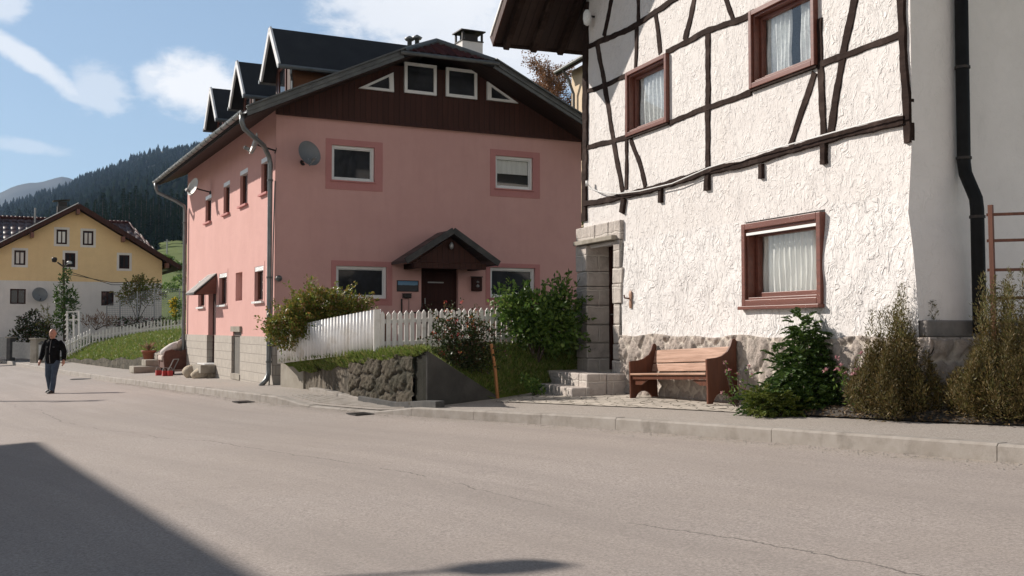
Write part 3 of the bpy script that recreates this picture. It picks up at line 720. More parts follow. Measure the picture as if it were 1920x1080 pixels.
MB().box(-.3,.12, sdoor[0]+.01, sdoor[1]-.01, sdoor[2], sdoor[2]+.025).build('threshold', M['white_plastic'], d)
# striped canopy over the side door
ym = (sdoor[0]+sdoor[1])/2; a, b = ym-.62, ym+.62; z1, z0 = L(1.52), L(.98); ox = -.62
c = MB().extr([(-.005,a,z1),(ox,a,z0),(ox,a,z0-.05),(-.005,a,z1-.05)], (0,b-a,0)).build('side_canopy', M['iron'], pk)
r = MB()
for k in range(7):
    y = a+.08+k*(b-a-.16)/6; r.extr([(-.01,y-.028,z1+.02),(ox-.01,y-.028,z0+.02),(ox-.01,y+.028,z0+.02),(-.01,y+.028,z1+.02)], (0,0,-.019))
r.build('stripes', M['white_paint'], c)
for y in (a+.02, b-.05): MB().extr([(-.005,y,z1-.051),(ox+.05,y,z0-.045),(-.005,y,z0-.02)], (0,.03,0)).build('bracket', M['frame_brown'], c)
# gable boarding with windows set on it
ru = lambda x: L(4.70) + (x+.865)*.466 - .13 if x < 3.9 else L(4.70) + (8.665-x)*.466 - .13
mb = MB(); zc = L(4.85)
mb.extr([(-.02,-.07,zc),(W_+.02,-.07,zc),(W_+.02,-.07,ru(8)),(4.95,-.07,ru(4.95)),(2.75,-.07,ru(2.75)),(-.02,-.07,ru(0))], (0,.065,0))
mb.build('gable_boarding', M['cladding'], pk)
mb = MB(); mb.box(-.03, W_+.03, -.10, -.071, zc-.03, zc+.05); mb.build('gable_batten', M['cladding'], pk)
for tl, br in (((758,116),(818,180)), ((836,126),(894,187))):
    x0, x1, z0, z1 = PF.rect(tl, br, -.1)
    f = MB(); ring(f, x0, x1, z0, z1, .075, -.135, -.072, fP); w = f.build('window', M['white_plastic'], pk, bevel=.006)
    MB().box(x0+.075, x1-.075, -.10, -.09, z0+.075, z1-.075).build('pane', M['glass'], w)
for pts in (((672,165.5),(737,136),(738,173)), ((913,153),(971,194),(913,187.5))):
    q = [PF.front(*p, -.1) for p in pts]; c = (sum(a for a, _ in q)/3, sum(b for _, b in q)/3)
    ins = [(c[0]+(a-c[0])*.62, c[1]+(b-c[1])*.62) for a, b in q]
    f = MB()
    for k in range(3):
        j = (k+1) % 3; f.extr([(q[k][0],-.135,q[k][1]),(q[j][0],-.135,q[j][1]),(ins[j][0],-.135,ins[j][1]),(ins[k][0],-.135,ins[k][1])], (0,.062,0))
    w = f.build('window', M['white_plastic'], pk)
    MB().extr([(a,-.10,b) for a, b in ins], (0,.01,0)).build('pane', M['glass'], w)
# main roof with half hip over the gable
XE, XR, XF = -.865, 3.9, 8.665; ZE = L(4.70); SL = .466; zr = ZE + (XR-XE)*SL
y0, y1 = -.9, D_ + .45; hx0, hx1 = 2.72, 5.05; hz0, hz1 = ZE+(hx0-XE)*SL, ZE+(XF-hx1)*SL; ya = y0+.85
def slab(mb, pts, t): 
    return mb.extr([Vector(p) for p in pts], (0,0,-t))
rf = MB(); slab(rf, [(XE,y0,ZE),(hx0,y0,hz0),(XR,ya,zr),(XR,y1,zr),(XE,y1,ZE)], .12); slab(rf, [(XF,y0,ZE),(XF,y1,ZE),(XR,y1,zr),(XR,ya,zr),(hx1,y0,hz1)], .12)
roof = rf.build('roof', M['roof_dark'], pk)
V = []; NR, NXX = 9, 72                                      # half hip: nine overlapping courses of rolled tiles
for r in range(NR):
    for e in (0, 1):
        v_ = (r+e)/NR; xa_, xb_ = lerp(hx0, XR, v_), lerp(hx1, XR, v_)
        for k in range(NXX+1):
            u_ = k/NXX; x_ = lerp(xa_, xb_, u_); zz = lerp(lerp(hz0, hz1, u_), zr, v_)
            V.append((x_, lerp(y0-.02, ya, v_), zz + (.055 if e == 0 else .012) + .016*math.sin(x_/.21*2*math.pi)*(1-.5*e)))
m_ = NXX+1; Fq = [(a*m_+k, a*m_+k+1, (a+1)*m_+k+1, (a+1)*m_+k) for a in range(2*NR-1) for k in range(NXX)]
np_mesh('half_hip', V, Fq, M['hip_tiles'], roof)
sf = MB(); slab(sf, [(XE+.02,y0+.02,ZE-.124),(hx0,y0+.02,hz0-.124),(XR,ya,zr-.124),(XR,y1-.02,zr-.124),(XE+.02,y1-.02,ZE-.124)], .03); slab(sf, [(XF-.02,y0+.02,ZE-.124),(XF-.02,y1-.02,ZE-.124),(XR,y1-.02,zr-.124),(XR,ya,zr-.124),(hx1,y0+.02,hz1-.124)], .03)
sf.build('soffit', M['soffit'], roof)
for (xa, za), (xb, zb) in (((XE, ZE), (hx0, hz0)), ((hx1, hz1), (XF, ZE))):
    bg = MB(); bg.bar((xa, y0-.02, za+.02), (xb, y0-.02, zb+.02), .05, .12); bg.bar((xa, y0-.06, za+.075), (xb, y0-.06, zb+.075), .13, .03); bg.bar((xa, y0+.01, za-.08), (xb, y0+.01, zb-.08), .04, .10); bg.build('verge_flashing', M['zinc_dark'], roof)
hp = MB()
for x, z in ((hx0, hz0), (hx1, hz1)): hp.tube([(x, y0-.03, z+.03), (XR, ya, zr+.05)], .075, 8)
hp.tube([(XR, ya, zr+.05), (XR, y1, zr+.05)], .08, 8); hp.build('ridge_cap', M['zinc_dark'], roof)
hg = MB(); hg.tube([(hx0-.1, y0-.07, hz0-.03), (hx1+.1, y0-.07, hz1-.03)], .05, 8); hg.build('hip_gutter', M['zinc_dark'], roof)
# eaves gutter: half round trough with brackets
gx, gzz = XE-.075, ZE-.03
g = MB(); prof = [(math.cos(a)*.075, math.sin(a)*.075) for a in np.linspace(math.pi, 2*math.pi, 9)]; prof += [(x*.86, z*.86) for x, z in prof[::-1]]
g.loft([[(gx+x, y, gzz+z) for x, z in prof] for y in (y0-.05, y1+.05)]); gut = g.build('gutter', M['zinc'], pk)
for y in np.arange(y0+.2, y1, .62): MB().tube([(gx-.08, y, gzz+.02), (gx-.06,y,gzz-.06), (gx, y, gzz-.085), (gx+.075, y, gzz-.03), (gx+.12, y, gzz+.02)], .010, 5).build('gutter_bracket', M['zinc_dark'], gut)
def pipe(y, yl, boot):
    p = [(gx, y, gzz-.07), (gx, y, gzz-.22), (gx+.06, y+.02, gzz-.36), (-.36, (y+yl)/2, gzz-.62), (-.13, yl, gzz-.80), (-.10, yl, gzz-.95), (-.10, yl, .35)]
    if boot: p += [(-.10, yl, .25), (-.16, yl-.05, .12), (-.30, yl-.08, -.02)]
    else: p += [(-.1, yl, .0)]
    d = MB().tube(p, .055, 10).build('downpipe', M['zinc'], pk, True)
    for z in (.5, 2.4, 4.6): MB().lathe([(.058,0),(.068,0),(.068,.04),(.058,.04)], 12, (-.10, yl, z)).build('pipe_clip', M['zinc_dark'], d)
pipe(y0+.15, .10, True); pipe(y1-.2, D_-.12, False)
MB().tube([(-.12,-.03,.0),(-.08,-.06,.8),(-.06,-.06,3.2),(-.02,-.03,4.6)], .015, 6).build('cable_conduit', M['zinc_dark'], pk)
# three dormers
def dormer(y, first):
    hw, xf = .88, .28; ze, zd = L(6.20), L(7.28); xb = XR + .1
    sl = (zd-ze)/hw; c = MB()
    xw = xf + .32; wl = hw - .22
    c.extr([(xw, y-wl, L(5.0)), (xw, y+wl, L(5.0)), (xw, y+wl, ze+.1), (xw, y, zd-.2), (xw, y-wl, ze+.1)], (xb-xw-.1, 0, 0))
    dm = c.build('dormer', M['dormer_board'], pk)
    f = MB(); f.extr([(xw-.012, y-wl-.01, L(5.2)), (xw-.012, y+wl+.01, L(5.2)), (xw-.012, y+wl+.01, ze+.06), (xw-.012, y, zd-.22), (xw-.012, y-wl-.01, ze+.06)], (.011,0,0)); f.build('dormer_front', M['cladding'], dm)
    ring(MB(), y-.35, y+.35, L(5.45), L(6.35), .06, -.03, 0, lambda q, d, z: (xw-.012+d, q, z)).build('window_frame', M['frame_brown'], dm)
    MB().box(xw-.02, xw-.013, y-.29, y+.29, L(5.51), L(6.29)).build('pane', M['glass'], dm)
    r = MB()
    for s in (-1, 1): r.extr([(xf, y, zd), (xf, y+s*hw, ze), (xf, y+s*hw, ze-.07), (xf, y, zd-.07)], (xb-xf+.3, 0, 0))
    r.build('dormer_roof', M['roof_dark'], dm)
    b = MB()
    for s in (-1, 1): b.bar((xf-.02, y, zd-.03), (xf-.02, y+s*hw, ze-.03), .05, .15)
    b.build('fascia', M['white_metal'], dm)
    g = MB()
    for s in (-1, 1): g.tube([(xf-.06, y+s*(hw+.05), ze-.06), (xf+2.5, y+s*(hw+.05), ze-.06)], .055, 8)
    g.tube([(xf+.25, y-hw-.05, ze-.08), (xf+.25, y-hw-.05, ze-.2), (xf+.34, y-wl-.04, ze-.32), (xf+.34, y-wl-.04, L(5.35))], .028, 6)
    g.build('dormer_gutter', M['zinc'], dm)
for y in (1.69, 5.34, 8.95): dormer(y, y < 2)
# chimney and roof vents
P = at(879, 76, 28.6); s_, z_ = (P - PF.o).dot(PF.u), P.z - PF.zb; yy = (P - PF.o).dot(PF.i)
ch = MB().box(s_-.30, s_+.30, yy-.25, yy+.25, zr-1.2, L(at(879,80,28.6).z)).build('chimney', M['white_side'], roof)
zt = L(at(879,80,28.6).z); c = MB()
for a in (-1, 1):
    for b in (-1, 1): c.box(s_+a*.28-.025, s_+a*.28+.025, yy+b*.23-.025, yy+b*.23+.025, zt, zt+.24)
c.box(s_-.36, s_+.36, yy-.31, yy+.31, zt+.24, zt+.27); c.box(s_-.32,s_+.32,yy-.27,yy+.27,zt-.03,zt); c.box(s_-.2,s_+.2,yy-.15,yy+.15,zt,zt+.2); c.build('chimney_cap', M['iron'], roof)
for px, py in ((768,76), (782,74)):
    P = at(px, py, 27.5); a, b, z = (P-PF.o).dot(PF.u), (P-PF.o).dot(PF.i), L(P.z)
    MB().lathe([(.06,-.9),(.06,.0),(.11,.0),(.14,.05),(.02,.12)], 10, (a, b, z)).build('roof_vent', M['zinc'], roof, True)
# porch roof over the front door
xa, za = PF.front(851, 431, -.9); xl, zl = PF.front(746, 491, -.9); xr, zr2 = PF.front(934, 490, -.9)
hw = (xr-xl)/2*.93; xa = (xl+xr)/2+.08; ze = (zl+zr2)/2; c = MB()
for s in (-1, 1): c.extr([(xa, -.95, za), (xa+s*hw, -.95, ze), (xa+s*hw, -.95, ze-.06), (xa, -.95, za-.07)], (0,.945,0))
po = c.build('porch_roof', M['roof_slate'], pk)
c = MB()
for s in (-1, 1): c.bar((xa, -.97, za-.02), (xa+s*hw, -.97, ze-.02), .05, .14)
c.build('porch_fascia', M['kerb_dark'], po)
c = MB(); c.extr([(xa-hw*.72,-.75,ze-.02),(xa+hw*.72,-.75,ze-.02),(xa,-.75,za-.16)], (0,.05,0)); c.box(xa-hw*.78, xa+hw*.78, -.8, -.66, ze-.16, ze-.03)
for s in (-1, 1): c.bar((xa+s*hw*.7,-.72,ze-.1),(xa+s*hw*.7,-.03,ze-.1),.1,.12)
c.build('porch_frame', M['cladding'], po)
MB().lathe([(.0,.0),(.03,-.02),(.055,-.1),(.04,-.16),(.0,-.18)], 10, (xa, -.85, za-.28)).build('porch_lamp', M['galv'], po, True)

# things hung on the pink house
def dish(px, py, plane, rad, face, label, m):
    """satellite dish: bowl, feed arm, wall bracket"""
    if plane == 'f': a, z = PF.front(px, py, -.45); P = PF.world(a, -.45, z); wallp = PF.world(a+.02, 0, z-.12)
    else: a, z = PF.side(px, py, -.45); P = PF.world(-.45, a, z); wallp = PF.world(0, a+.05, z-.1)
    A = Vector(face).normalized(); t = thing('satellite_dish', label, 'satellite dish', wallp, 0, 'satellite dishes on the pink house')
    c = P - wallp
    prof = [(rad*k/8, rad*.32*(k/8)**2) for k in range(9)] + [(rad*1.02, rad*.33), (rad*1.0, rad*.30)] + [(rad*k/8, rad*.32*(k/8)**2-.012) for k in range(8,-1,-1)]
    MB().lathe(prof, 28, c, A).build('bowl', m, t, True)
    dn = (Vector((0,0,-1)) - A*A.dot(Vector((0,0,-1)))).normalized(); tip = c + A*rad*1.05 + dn*rad*.62
    f = MB().tube([c + dn*rad*.92 + A*.02, tip], .014, 6).tube([c + dn*rad*.3, c + dn*rad*.95 + A*.03], .016, 6); f.build('feed_arm', M['galv'], t)
    MB().tube([tip - A*.03, tip - A*.16], [.045, .03], 10).build('receiver', M['dish_grey'], t)
    MB().tube([c - A*.02, c - A*.1, Vector((0,0,0))], .02, 8).lathe([(0,.0),(.07,.0),(.07,.012),(0,.012)], 10, (0,0,0), A).build('bracket', M['iron'], t)
sf = tuple(PF.u*.35 - PF.i*.95 + Vector((0,0,.28)))
dish(576, 290, 'f', .29, sf, 'round dark grey satellite dish on the shaded front wall left of the upper window', M['dish_grey'])
ss = tuple(PF.u*-.55 - PF.i*.75 + Vector((0,0,.35)))
dish(481, 271, 's', .25, tuple(PF.u*-.95 - PF.i*-.1 + Vector((0,0,.30))), 'pale satellite dish under the eaves beside the zinc downpipe at the corner', M['dish_white'])
dish(366, 352, 's', .26, tuple(PF.u*-.9 - PF.i*.3 + Vector((0,0,.30))), 'pale satellite dish under the eaves at the far end of the side wall', M['dish_white'])
# picture board, letter box, bracket below, lantern
x0, x1, z0, z1 = PF.rect((744,525.5),(784,547)); t = thing('wall_picture', 'landscape picture of blue sky over dark hills beside the front door', 'picture', PF.world((x0+x1)/2, 0, z0), PF.rz)
w, h = (x1-x0)/2, z1-z0
ring(MB(), -w, w, 0, h, .015, -.03, -.001, fP).build('frame', M['iron'], t)
m, nt = new_mat('painted_view'); o_ = nt.n('ShaderNodeSeparateXYZ', {0: nt.obj()})
hz = nt.math('ADD', nt.math('DIVIDE', o_.outputs[2], h), nt.math('MULTIPLY_ADD', nt.noise(nt.obj(), 6, 4), .3, -.15))
nt.out(nt.mix(nt.ramp(hz, .55, .62), nt.mix(nt.noise(nt.obj(), 9, 4), (.02,.022,.025), (.06,.065,.07)), nt.mix(nt.ramp(hz, .6, 1.1), (.16,.30,.44), (.07,.20,.36))), .5)
MB().box(-w+.016, w-.016, -.02, -.002, .016, h-.016).build('picture_sheet', m, t)
x0, x1, z0, z1 = PF.rect((755,553),(768,559)); t = thing('wall_box', 'tiny dark letter box on the wall below the picture', 'letter box', PF.world((x0+x1)/2, 0, z0), PF.rz)
MB().box(-.1, .1, -.1, -.001, 0, .1).build('body', M['iron'], t, bevel=.01); MB().box(-.105,.105,-.11,-.001,.101,.112).build('lid', M['iron'], t)
mb = MB(); mb.bar((-.12,-.02,-.02),(-.12,-.02,-.42),.03,.03,(0,1,0)); mb.tube([(-.12,-.03,-.4),(.1,-.05,-.36),(.25,-.03,-.34),(.36,-.03,-.3),(.42,-.02,-.12)], .015, 6); mb.tube([(.06,-.02,-.0),(.06,-.03,-.36)], .006, 5); mb.build('hose_bracket', M['iron'], t)
x0, x1, z0, z1 = PF.rect((883,520),(901,546)); t = thing('wall_cabinet', 'small dark wall cabinet with a pale ornament right of the front door', 'cabinet', PF.world((x0+x1)/2, 0, z0), PF.rz)
w, h = (x1-x0)/2, z1-z0
MB().box(-w, w, -.1, -.001, 0, h).build('body', M['door_brown'], t, bevel=.012); MB().box(-w-.015, w+.015, -.115, -.001, h, h+.02).build('lid', M['iron'], t)
MB().lathe([(0,0),(.035,.01),(.045,.04),(.0,.09)], 10, (0, -.115, h*.25)).lathe([(0,0),(.05,.01),(.0,.05)], 10, (0, -.115, h*.6)).build('ornament', M['galv'], t, True)
x, z = PF.front(519, 523, -.1); t = thing('flood_light', 'small grey lamp fixed on the pink corner above the hedge', 'lamp', PF.world(.03, 0, z), PF.rz)
MB().bar((0,-.001,0),(.02,-.12,.02),.03,.03).build('arm', M['iron'], t); MB().lathe([(0,0),(.06,.0),(.075,.04),(.05,.09),(0,.1)], 12, (.02,-.2,0), (0,1,.2)).build('head', M['zinc_dark'], t, True)
# ------------------------------------------------------------------ white half-timbered house
wh = thing('timber_house', 'tall white half-timbered house with rough plaster, dark beams and a granite doorway', 'house', WF.base, WF.rz)
L = WF.L; WL, WD = 8.83, 7.0
fP = lambda x, d, z: (x, d, z)
def orect(a, b, c, d):
    """opening from four photo corners TL TR BR BL"""
    q = [WF.front(*p) for p in (a, b, c, d)]
    return (q[0][0]+q[3][0])/2, (q[1][0]+q[2][0])/2, (q[2][1]+q[3][1])/2, (q[0][1]+q[1][1])/2
W1 = orect((1401,424),(1549,397),(1550,568),(1403,573)); W2 = orect((1178,137),(1253,103),(1257,227),(1180,257)); W3 = orect((1410,21),(1531,-31),(1535,117),(1413,169))
DR = (WF.front(1107,600)[0], WF.front(1157,600)[0], L(-.77), WF.front(1155,453)[1])
zsplit = W1[3] + .07; ztop = L(6.05)
rake = lambda x: ztop + .80*min(x, 8.83-x)
# front plaster: the upper storey and, standing a little proud, the coarse lower storey
up = MB(); wall_mesh(up, 0, WL, zsplit-.03, ztop, [W2, W3], .14, fP)
up.poly([(0,0,ztop),(WL,0,ztop),(WL/2,0,rake(WL/2))])
up.quad((0,0,0),(0,WD,0),(0,WD,ztop),(0,0,ztop))
body = up.build('wall', M['white_stucco'], wh)
# lower storey, gently wavy surface
nx, nz = 150, 60; zb_ = L(-.16); X = np.linspace(0, WL+.0, nx); Z = np.linspace(zb_, zsplit, nz)
def lowy(x, z):
    n = .010*np.sin(x*3.1+np.sin(z*4))*np.sin(z*4.3+x) + .006*np.sin(x*7.3+2*np.sin(z*5))
    t = np.clip((zsplit - z + .05*np.sin(x*2.3))/.8, 0, 1); t = t*t*(3-2*t); return -.015 - .05*t - n*t
V = []; Fq = []; flare = lambda z: float(np.interp(z, [L(.08), L(.4), L(.8), L(1.1), L(1.28), L(1.95), L(2.1)], [.19,.155,.10,.04,.0,.0,0]))
for i in range(nx):
    for j in range(nz): V.append((X[i] + flare(Z[j])*.75*max(0, (X[i]-.93*WL)/(.07*WL)), float(lowy(X[i], Z[j])), Z[j]))
for i in range(nx-1):
    for j in range(nz-1):
        xm, zm = (X[i]+X[i+1])/2, (Z[j]+Z[j+1])/2
        if any(h[0]-.03 < xm < h[1]+.03 and h[2]-.03 < zm < h[3]+.03 for h in (W1, (DR[0]-.3, DR[1]+.3, DR[2], DR[3]+.2))): continue
        Fq.append((i*nz+j, (i+1)*nz+j, (i+1)*nz+j+1, i*nz+j+1))
np_mesh('lower_wall', V, Fq, M['white_stucco_low'], wh, True)
# gable overhang roof (eave left of the wall, ridge over the middle)
EX, OV, PIT = -.82, 1.52, .80; ze = L(5.40)
rz_ = lambda x: ze + (x-EX)*PIT if x < WL/2 else ze + (WL-EX*1-x+0)*PIT
xr = WL/2; zr = ze + (xr-EX)*PIT; rf = MB()
rf.extr([(EX,-OV,ze+.1),(xr,-OV,zr+.1),(xr,WD+.4,zr+.1),(EX,WD+.4,ze+.1)], (0,0,.12)); rf.extr([(WL-EX,-OV,ze+.1),(WL-EX,WD+.4,ze+.1),(xr,WD+.4,zr+.1),(xr,-OV,zr+.1)], (0,0,.12))
roof = rf.build('roof', M['roof_slate'], wh)
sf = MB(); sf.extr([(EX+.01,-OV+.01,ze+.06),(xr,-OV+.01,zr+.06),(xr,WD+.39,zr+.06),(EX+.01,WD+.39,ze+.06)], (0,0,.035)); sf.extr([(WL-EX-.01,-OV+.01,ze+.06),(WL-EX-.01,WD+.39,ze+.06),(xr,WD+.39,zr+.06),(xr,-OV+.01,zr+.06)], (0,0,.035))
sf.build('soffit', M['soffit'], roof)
for y in np.arange(-1.28, WD, .56):
    y = float(y)
    for a, b in (((EX+.03, ze-.02), (xr, zr-.05)), ((WL-EX-.03, ze-.02), (xr, zr-.05))):
        MB().bar((a[0], y, a[1]), (b[0], y, b[1]), .11, .15).build('rafter', M['timber'], roof)
        if y > 0: break
vb = MB()
for s in (0, 1):
    a = (EX, ze) if s == 0 else (WL-EX, ze); vb.bar((a[0]-.01, -OV-.02, a[1]+.09), (xr, -OV-.02, zr+.09), .035, .26)
vb.build('verge_board', M['cladding'], roof)
g = MB(); g.bar((EX-.01, -OV-.045, ze+.2), (xr, -OV-.045, zr+.2), .03, .05); g.bar((WL-EX+.01, -OV-.045, ze+.2), (xr, -OV-.045, zr+.2), .03, .05); g.build('verge_trim', M['white_metal'], roof)
g = MB(); g.bar((EX-.02,-OV,ze+.08),(EX-.02,WD+.4,ze+.08),.03,.17); g.build('eaves_board', M['timber'], roof)
# right-hand side wall, thicker lower down
prof = [(0.0, zr-1.0), (0.0, L(2.1)), (.0, L(1.28)), (.04, L(1.1)), (.10, L(.8)), (.155, L(.4)), (.19, L(.08))]
mb = MB(); ys = np.concatenate([np.linspace(-.0, .62, 8), np.linspace(.66, WD, 18)]); rows = []
for y in ys:
    y = float(y); back = -.10*min(1, max(0, (y-.62)/.12)); lim = rake(WL) 
    rows.append([(WL + o*(1 if y > .3 else .75 + .25*y/.3) + back*(.6 if z < L(1.9) else 1), y if y > 0 else -.006 - (.066 if z < L(1.35) else 0), min(z, ztop) ) for o, z in prof])
i0 = len(mb.v)
for r in rows: mb.v += r
k = len(prof)
for a in range(len(rows)-1):
    for b in range(k-1): mb.f.append((i0+a*k+b, i0+a*k+b+1, i0+(a+1)*k+b+1, i0+(a+1)*k+b))
mb.build('side_wall', M['white_side'], wh, True)
# stone base
mb = MB(); zt = L(-.12); a0 = DR[1]+.30
def basefront(mb, x0, x1, n):
    for k in range(n):
        xa, xb = lerp(x0, x1, k/n), lerp(x0, x1, (k+1)/n)
        j = lambda x: .03*math.sin(x*3.7)*math.sin(x*1.3+1)
        mb.quad((xa,-.105,-.5),(xb,-.105,-.5),(xb,-.10,zt+j(xb)),(xa,-.10,zt+j(xa))); mb.quad((xa,-.10,zt+j(xa)),(xb,-.10,zt+j(xb)),(xb,.0,zt+.05+j(xb)),(xa,.0,zt+.05+j(xa)))
mb.box(WL-.2, WL+.34, -.1, WD, -.6, zt+.02)
mb.build('side_base', M['granite_rubble'], wh)
bl_ = WL + .34 - a0
topj = lambda x: .03*np.sin(x*3.7)*np.sin(x*1.3+1)
def bpos(u, v, d): x = a0 + u; return x, -.085 - d, -.5 + (zt + .5 + topj(x))*v
stone_face('stone_base', bpos, bl_, 1.0, 330, 60, .46, .24, .045, M['plinth_stone'], wh, 4)
def bpos(u, v, d): return WL + .345 + d, -.1 + u, -.5 + (zt + .5)*v
stone_face('stone_base', bpos, 3.4, 1.0, 150, 60, .52, .30, .05, M['plinth_stone'], wh, 6)
MB().box(WL-.1, WL+.235, -.05, WD, zt+.021, L(.085)).build('cement_band', M['cement'], wh, bevel=.02)
# granite doorway: jambs, lintel, reveal
dx0, dx1, dz0, dz1 = DR; mb = MB()
rdep = .46
def stone(x0, x1, y0, y1, z0, z1):
    j = lambda: random.uniform(-.014, .014); n = len(mb.v)
    mb.box(x0, x1, y0+j(), y1, z0+.004, z1-.004)
    for q in range(n, n+8): p = mb.v[q]; mb.v[q] = (p[0]+j()*.6, p[1]+j()*.6, p[2])
z = L(-1.3); lz = dz1 + .02
while z < lz - .05:
    h = min(random.uniform(.27, .40), lz - z)
    if lz - z - h < .12: h = lz - z
    w = random.choice((.0, .06)); stone(-.19, dx0+.003, -.075, .9, z, z+h)
    stone(dx1-.003, dx1+.24+w*2, -.085, rdep+.1, z, z+h); z += h
x = -.19
while x < dx1+.2:
    wdt = min(random.uniform(.36, .55), dx1+.28-x)
    if dx1+.28-x-wdt < .15: wdt = dx1+.28-x
    stone(x, x+wdt, -.08, rdep+.1, lz, lz+.34); x += wdt
dw = mb.build('stone_doorway', M['granite'], wh, bevel=.018)
MB().box(-.12, dx1+.14, -.17, -.02, dz1+.02, dz1+.10).build('drip_slab', M['concrete'], dw, bevel=.012)
MB().quad((dx0,-.05,dz1),(dx0,rdep,dz1),(dx1,rdep,dz1),(dx1,-.05,dz1)).build('door_head', M['white_side'], dw)
dd = MB().box(dx0, dx1, rdep-.03, rdep+.04, dz0, dz1).build('door', M['frame_brown'], wh)
p = MB()
for a in (dz0+.15, dz0+1.15): p.box(dx0+.13, dx1-.13, rdep-.05, rdep-.031, a, a+.85)
p.build('door_panel', M['door_brown'], dd, bevel=.01)
ring(MB(), dx0+.001, dx1-.001, dz0, dz1-.001, .07, rdep-.08, rdep-.02, fP).build('door_frame', M['door_brown'], dd)
MB().tube([(dx0+.16, rdep-.05, dz0+1.02),(dx0+.16, rdep-.11, dz0+1.02),(dx0+.28, rdep-.11, dz0+1.02)], .012, 6).build('handle', M['galv'], dd)
# windows: boxed brown casings, curtains behind clear panes
def bwin(r, proud, lower, cm, open_mid):
    x0, x1, z0, z1 = r; w = .085 if lower else .07
    f = MB(); ring(f, x0-.01, x1+.01, z0-.01, z1+.01, w, -proud, .05, fP, w)
    f2 = ring(f, x0+w-.012, x1-w+.012, z0+w-.012, z1-w+.012, .035, -proud+.035, .06, fP)
    win = f.build('window', M['frame_brown'], wh, bevel=.008)
    a, b, c, d = x0+w+.02, x1-w-.02, z0+w+.02, z1-w-.02
    s = MB(); ring(s, a, b, c, d, .07 if lower else .05, .055, .13, fP); s.build('sash', M['frame_brown'], win, bevel=.006)
    e = .085 if lower else .065
    MB().quad((a+.03,.098,c+.03),(b-.03,.098,c+.03),(b-.03,.098,d-.03),(a+.03,.098,d-.03)).build('pane', M['glass_clear'], win)
    # gathered curtain
    def cur(xa, xb, top, waves, amp, ph):
        n = waves*8; V = []; 
        for j in range(7):
            zz = lerp(top, c+.0, j/6)
            for k in range(n+1):
                u = k/n; V.append((lerp(xa, xb, u) + .006*math.sin(j*1.7+k), .165 + amp*math.sin(2*math.pi*waves*u + .5*math.sin(u*9+ph)) + .01*math.sin(j+u*7), zz))
        m = n+1; Fq = [(j*m+k, (j+1)*m+k, (j+1)*m+k+1, j*m+k+1) for j in range(6) for k in range(n)]
        np_mesh('curtain', V, Fq, cm, win, True)
    if open_mid: cur(a, lerp(a,b,.46), d, 6, .026, 0); cur(lerp(a,b,.60), b, d, 6, .026, 2)
    else: cur(a, b, d, 13 if lower else 9, .026, 1)
    rm = MB(); y1 = .9
    rm.quad((a-.05,y1,c-.1),(b+.05,y1,c-.1),(b+.05,y1,d+.1),(a-.05,y1,d+.1)); rm.quad((a-.03,.13,c-.1),(a-.03,y1,c-.1),(a-.03,y1,d+.1),(a-.03,.13,d+.1)); rm.quad((b+.03,.13,c-.1),(b+.03,.13,d+.1),(b+.03,y1,d+.1),(b+.03,y1,c-.1))
    rm.quad((a,.13,c-.01),(b,.13,c-.01),(b,y1,c-.01),(a,y1,c-.01)); rm.quad((a,.13,d+.01),(a,y1,d+.01),(b,y1,d+.01),(b,.13,d+.01)); rm.build('room_recess', M['room'], win)
    if lower:
        MB().extr([(x0-.04,-proud-.05,z0-.06),(x1+.03,-proud-.05,z0-.06),(x1+.03,-.005,z0-.06),(x0-.04,-.005,z0-.06)], (0,0,.05)).build('sill', M['frame_brown'], win, bevel=.008)
        MB().bar((x0+.1,-proud+.03,z1-.14),(x1-.09,-proud+.03,z1-.14),.03,.035).build('blind_rail', M['white_plastic'], win)
    sh = MB().box(x0-.025, x1+.02, -proud+.02, .02, z0-.045, z0-.011); sh.build('under_sill', M['timber'], win)
bwin(W1, .10, True, M['curtain'], False); bwin(W2, .07, False, M['lace'], False); bwin(W3, .07, False, M['lace'], True)
# black beams: slightly crooked flat timbers, 25-35 mm proud of the plaster
def beam(pts, wpx, dep=.030):
    P2 = [Vector((*WF.front(*p), 0)) for p in pts]; Q = []
    for a, b in zip(P2[:-1], P2[1:]):
        n = max(2, int((b-a).length/.06)); Q += [a.lerp(b, k/n) for k in range(n)]
    Q.append(P2[-1]); px = pts[0]
    i0 = (len(pts)-1)//2; A_, B_ = Vector(pts[i0]), Vector(pts[i0+1]); pd = (B_-A_).normalized(); pp_ = Vector((-pd.y, pd.x))*wpx/2; m_ = (A_+B_)/2
    fa, fb = Vector(WF.front(*(m_+pp_))), Vector(WF.front(*(m_-pp_))); fd = (Vector(WF.front(*B_))-Vector(WF.front(*A_))).normalized(); w = abs((fa-fb).dot(Vector((-fd.y, fd.x))))/2
    rows = []; f1, f2, f3, f4 = [random.uniform(0, 6.28) for _ in range(4)]; acc = 0
    for i, q in enumerate(Q):
        acc += (Q[i]-Q[i-1]).length if i else 0
        d = (Q[min(i+1,len(Q)-1)] - Q[max(i-1,0)]).normalized(); s = Vector((-d.y, d.x, 0)); o = .005*math.sin(acc*4.1+f1) + .004*math.sin(acc*9.3+f2); ww = w*(.95 + .07*math.sin(acc*5.2+f3) + .06*math.sin(acc*17+f4) + random.uniform(-.05,.05))
        a, b = q + s*(o+ww), q + s*(o-ww); dp = dep + random.uniform(-.004,.004)
        rows.append([(a.x, .03, a.y), (a.x, -dep+.008, a.y), ((a.x*.93+b.x*.07), -dp, a.y*.93+b.y*.07), ((a.x*.07+b.x*.93), -dp, a.y*.07+b.y*.93), (b.x, -dep+.008, b.y), (b.x, .03, b.y)])
    mb = MB(); mb.loft(rows); mb.build('timber_beam', M['timber'], wh)
H = .022; Vv = .018; Dd = .014
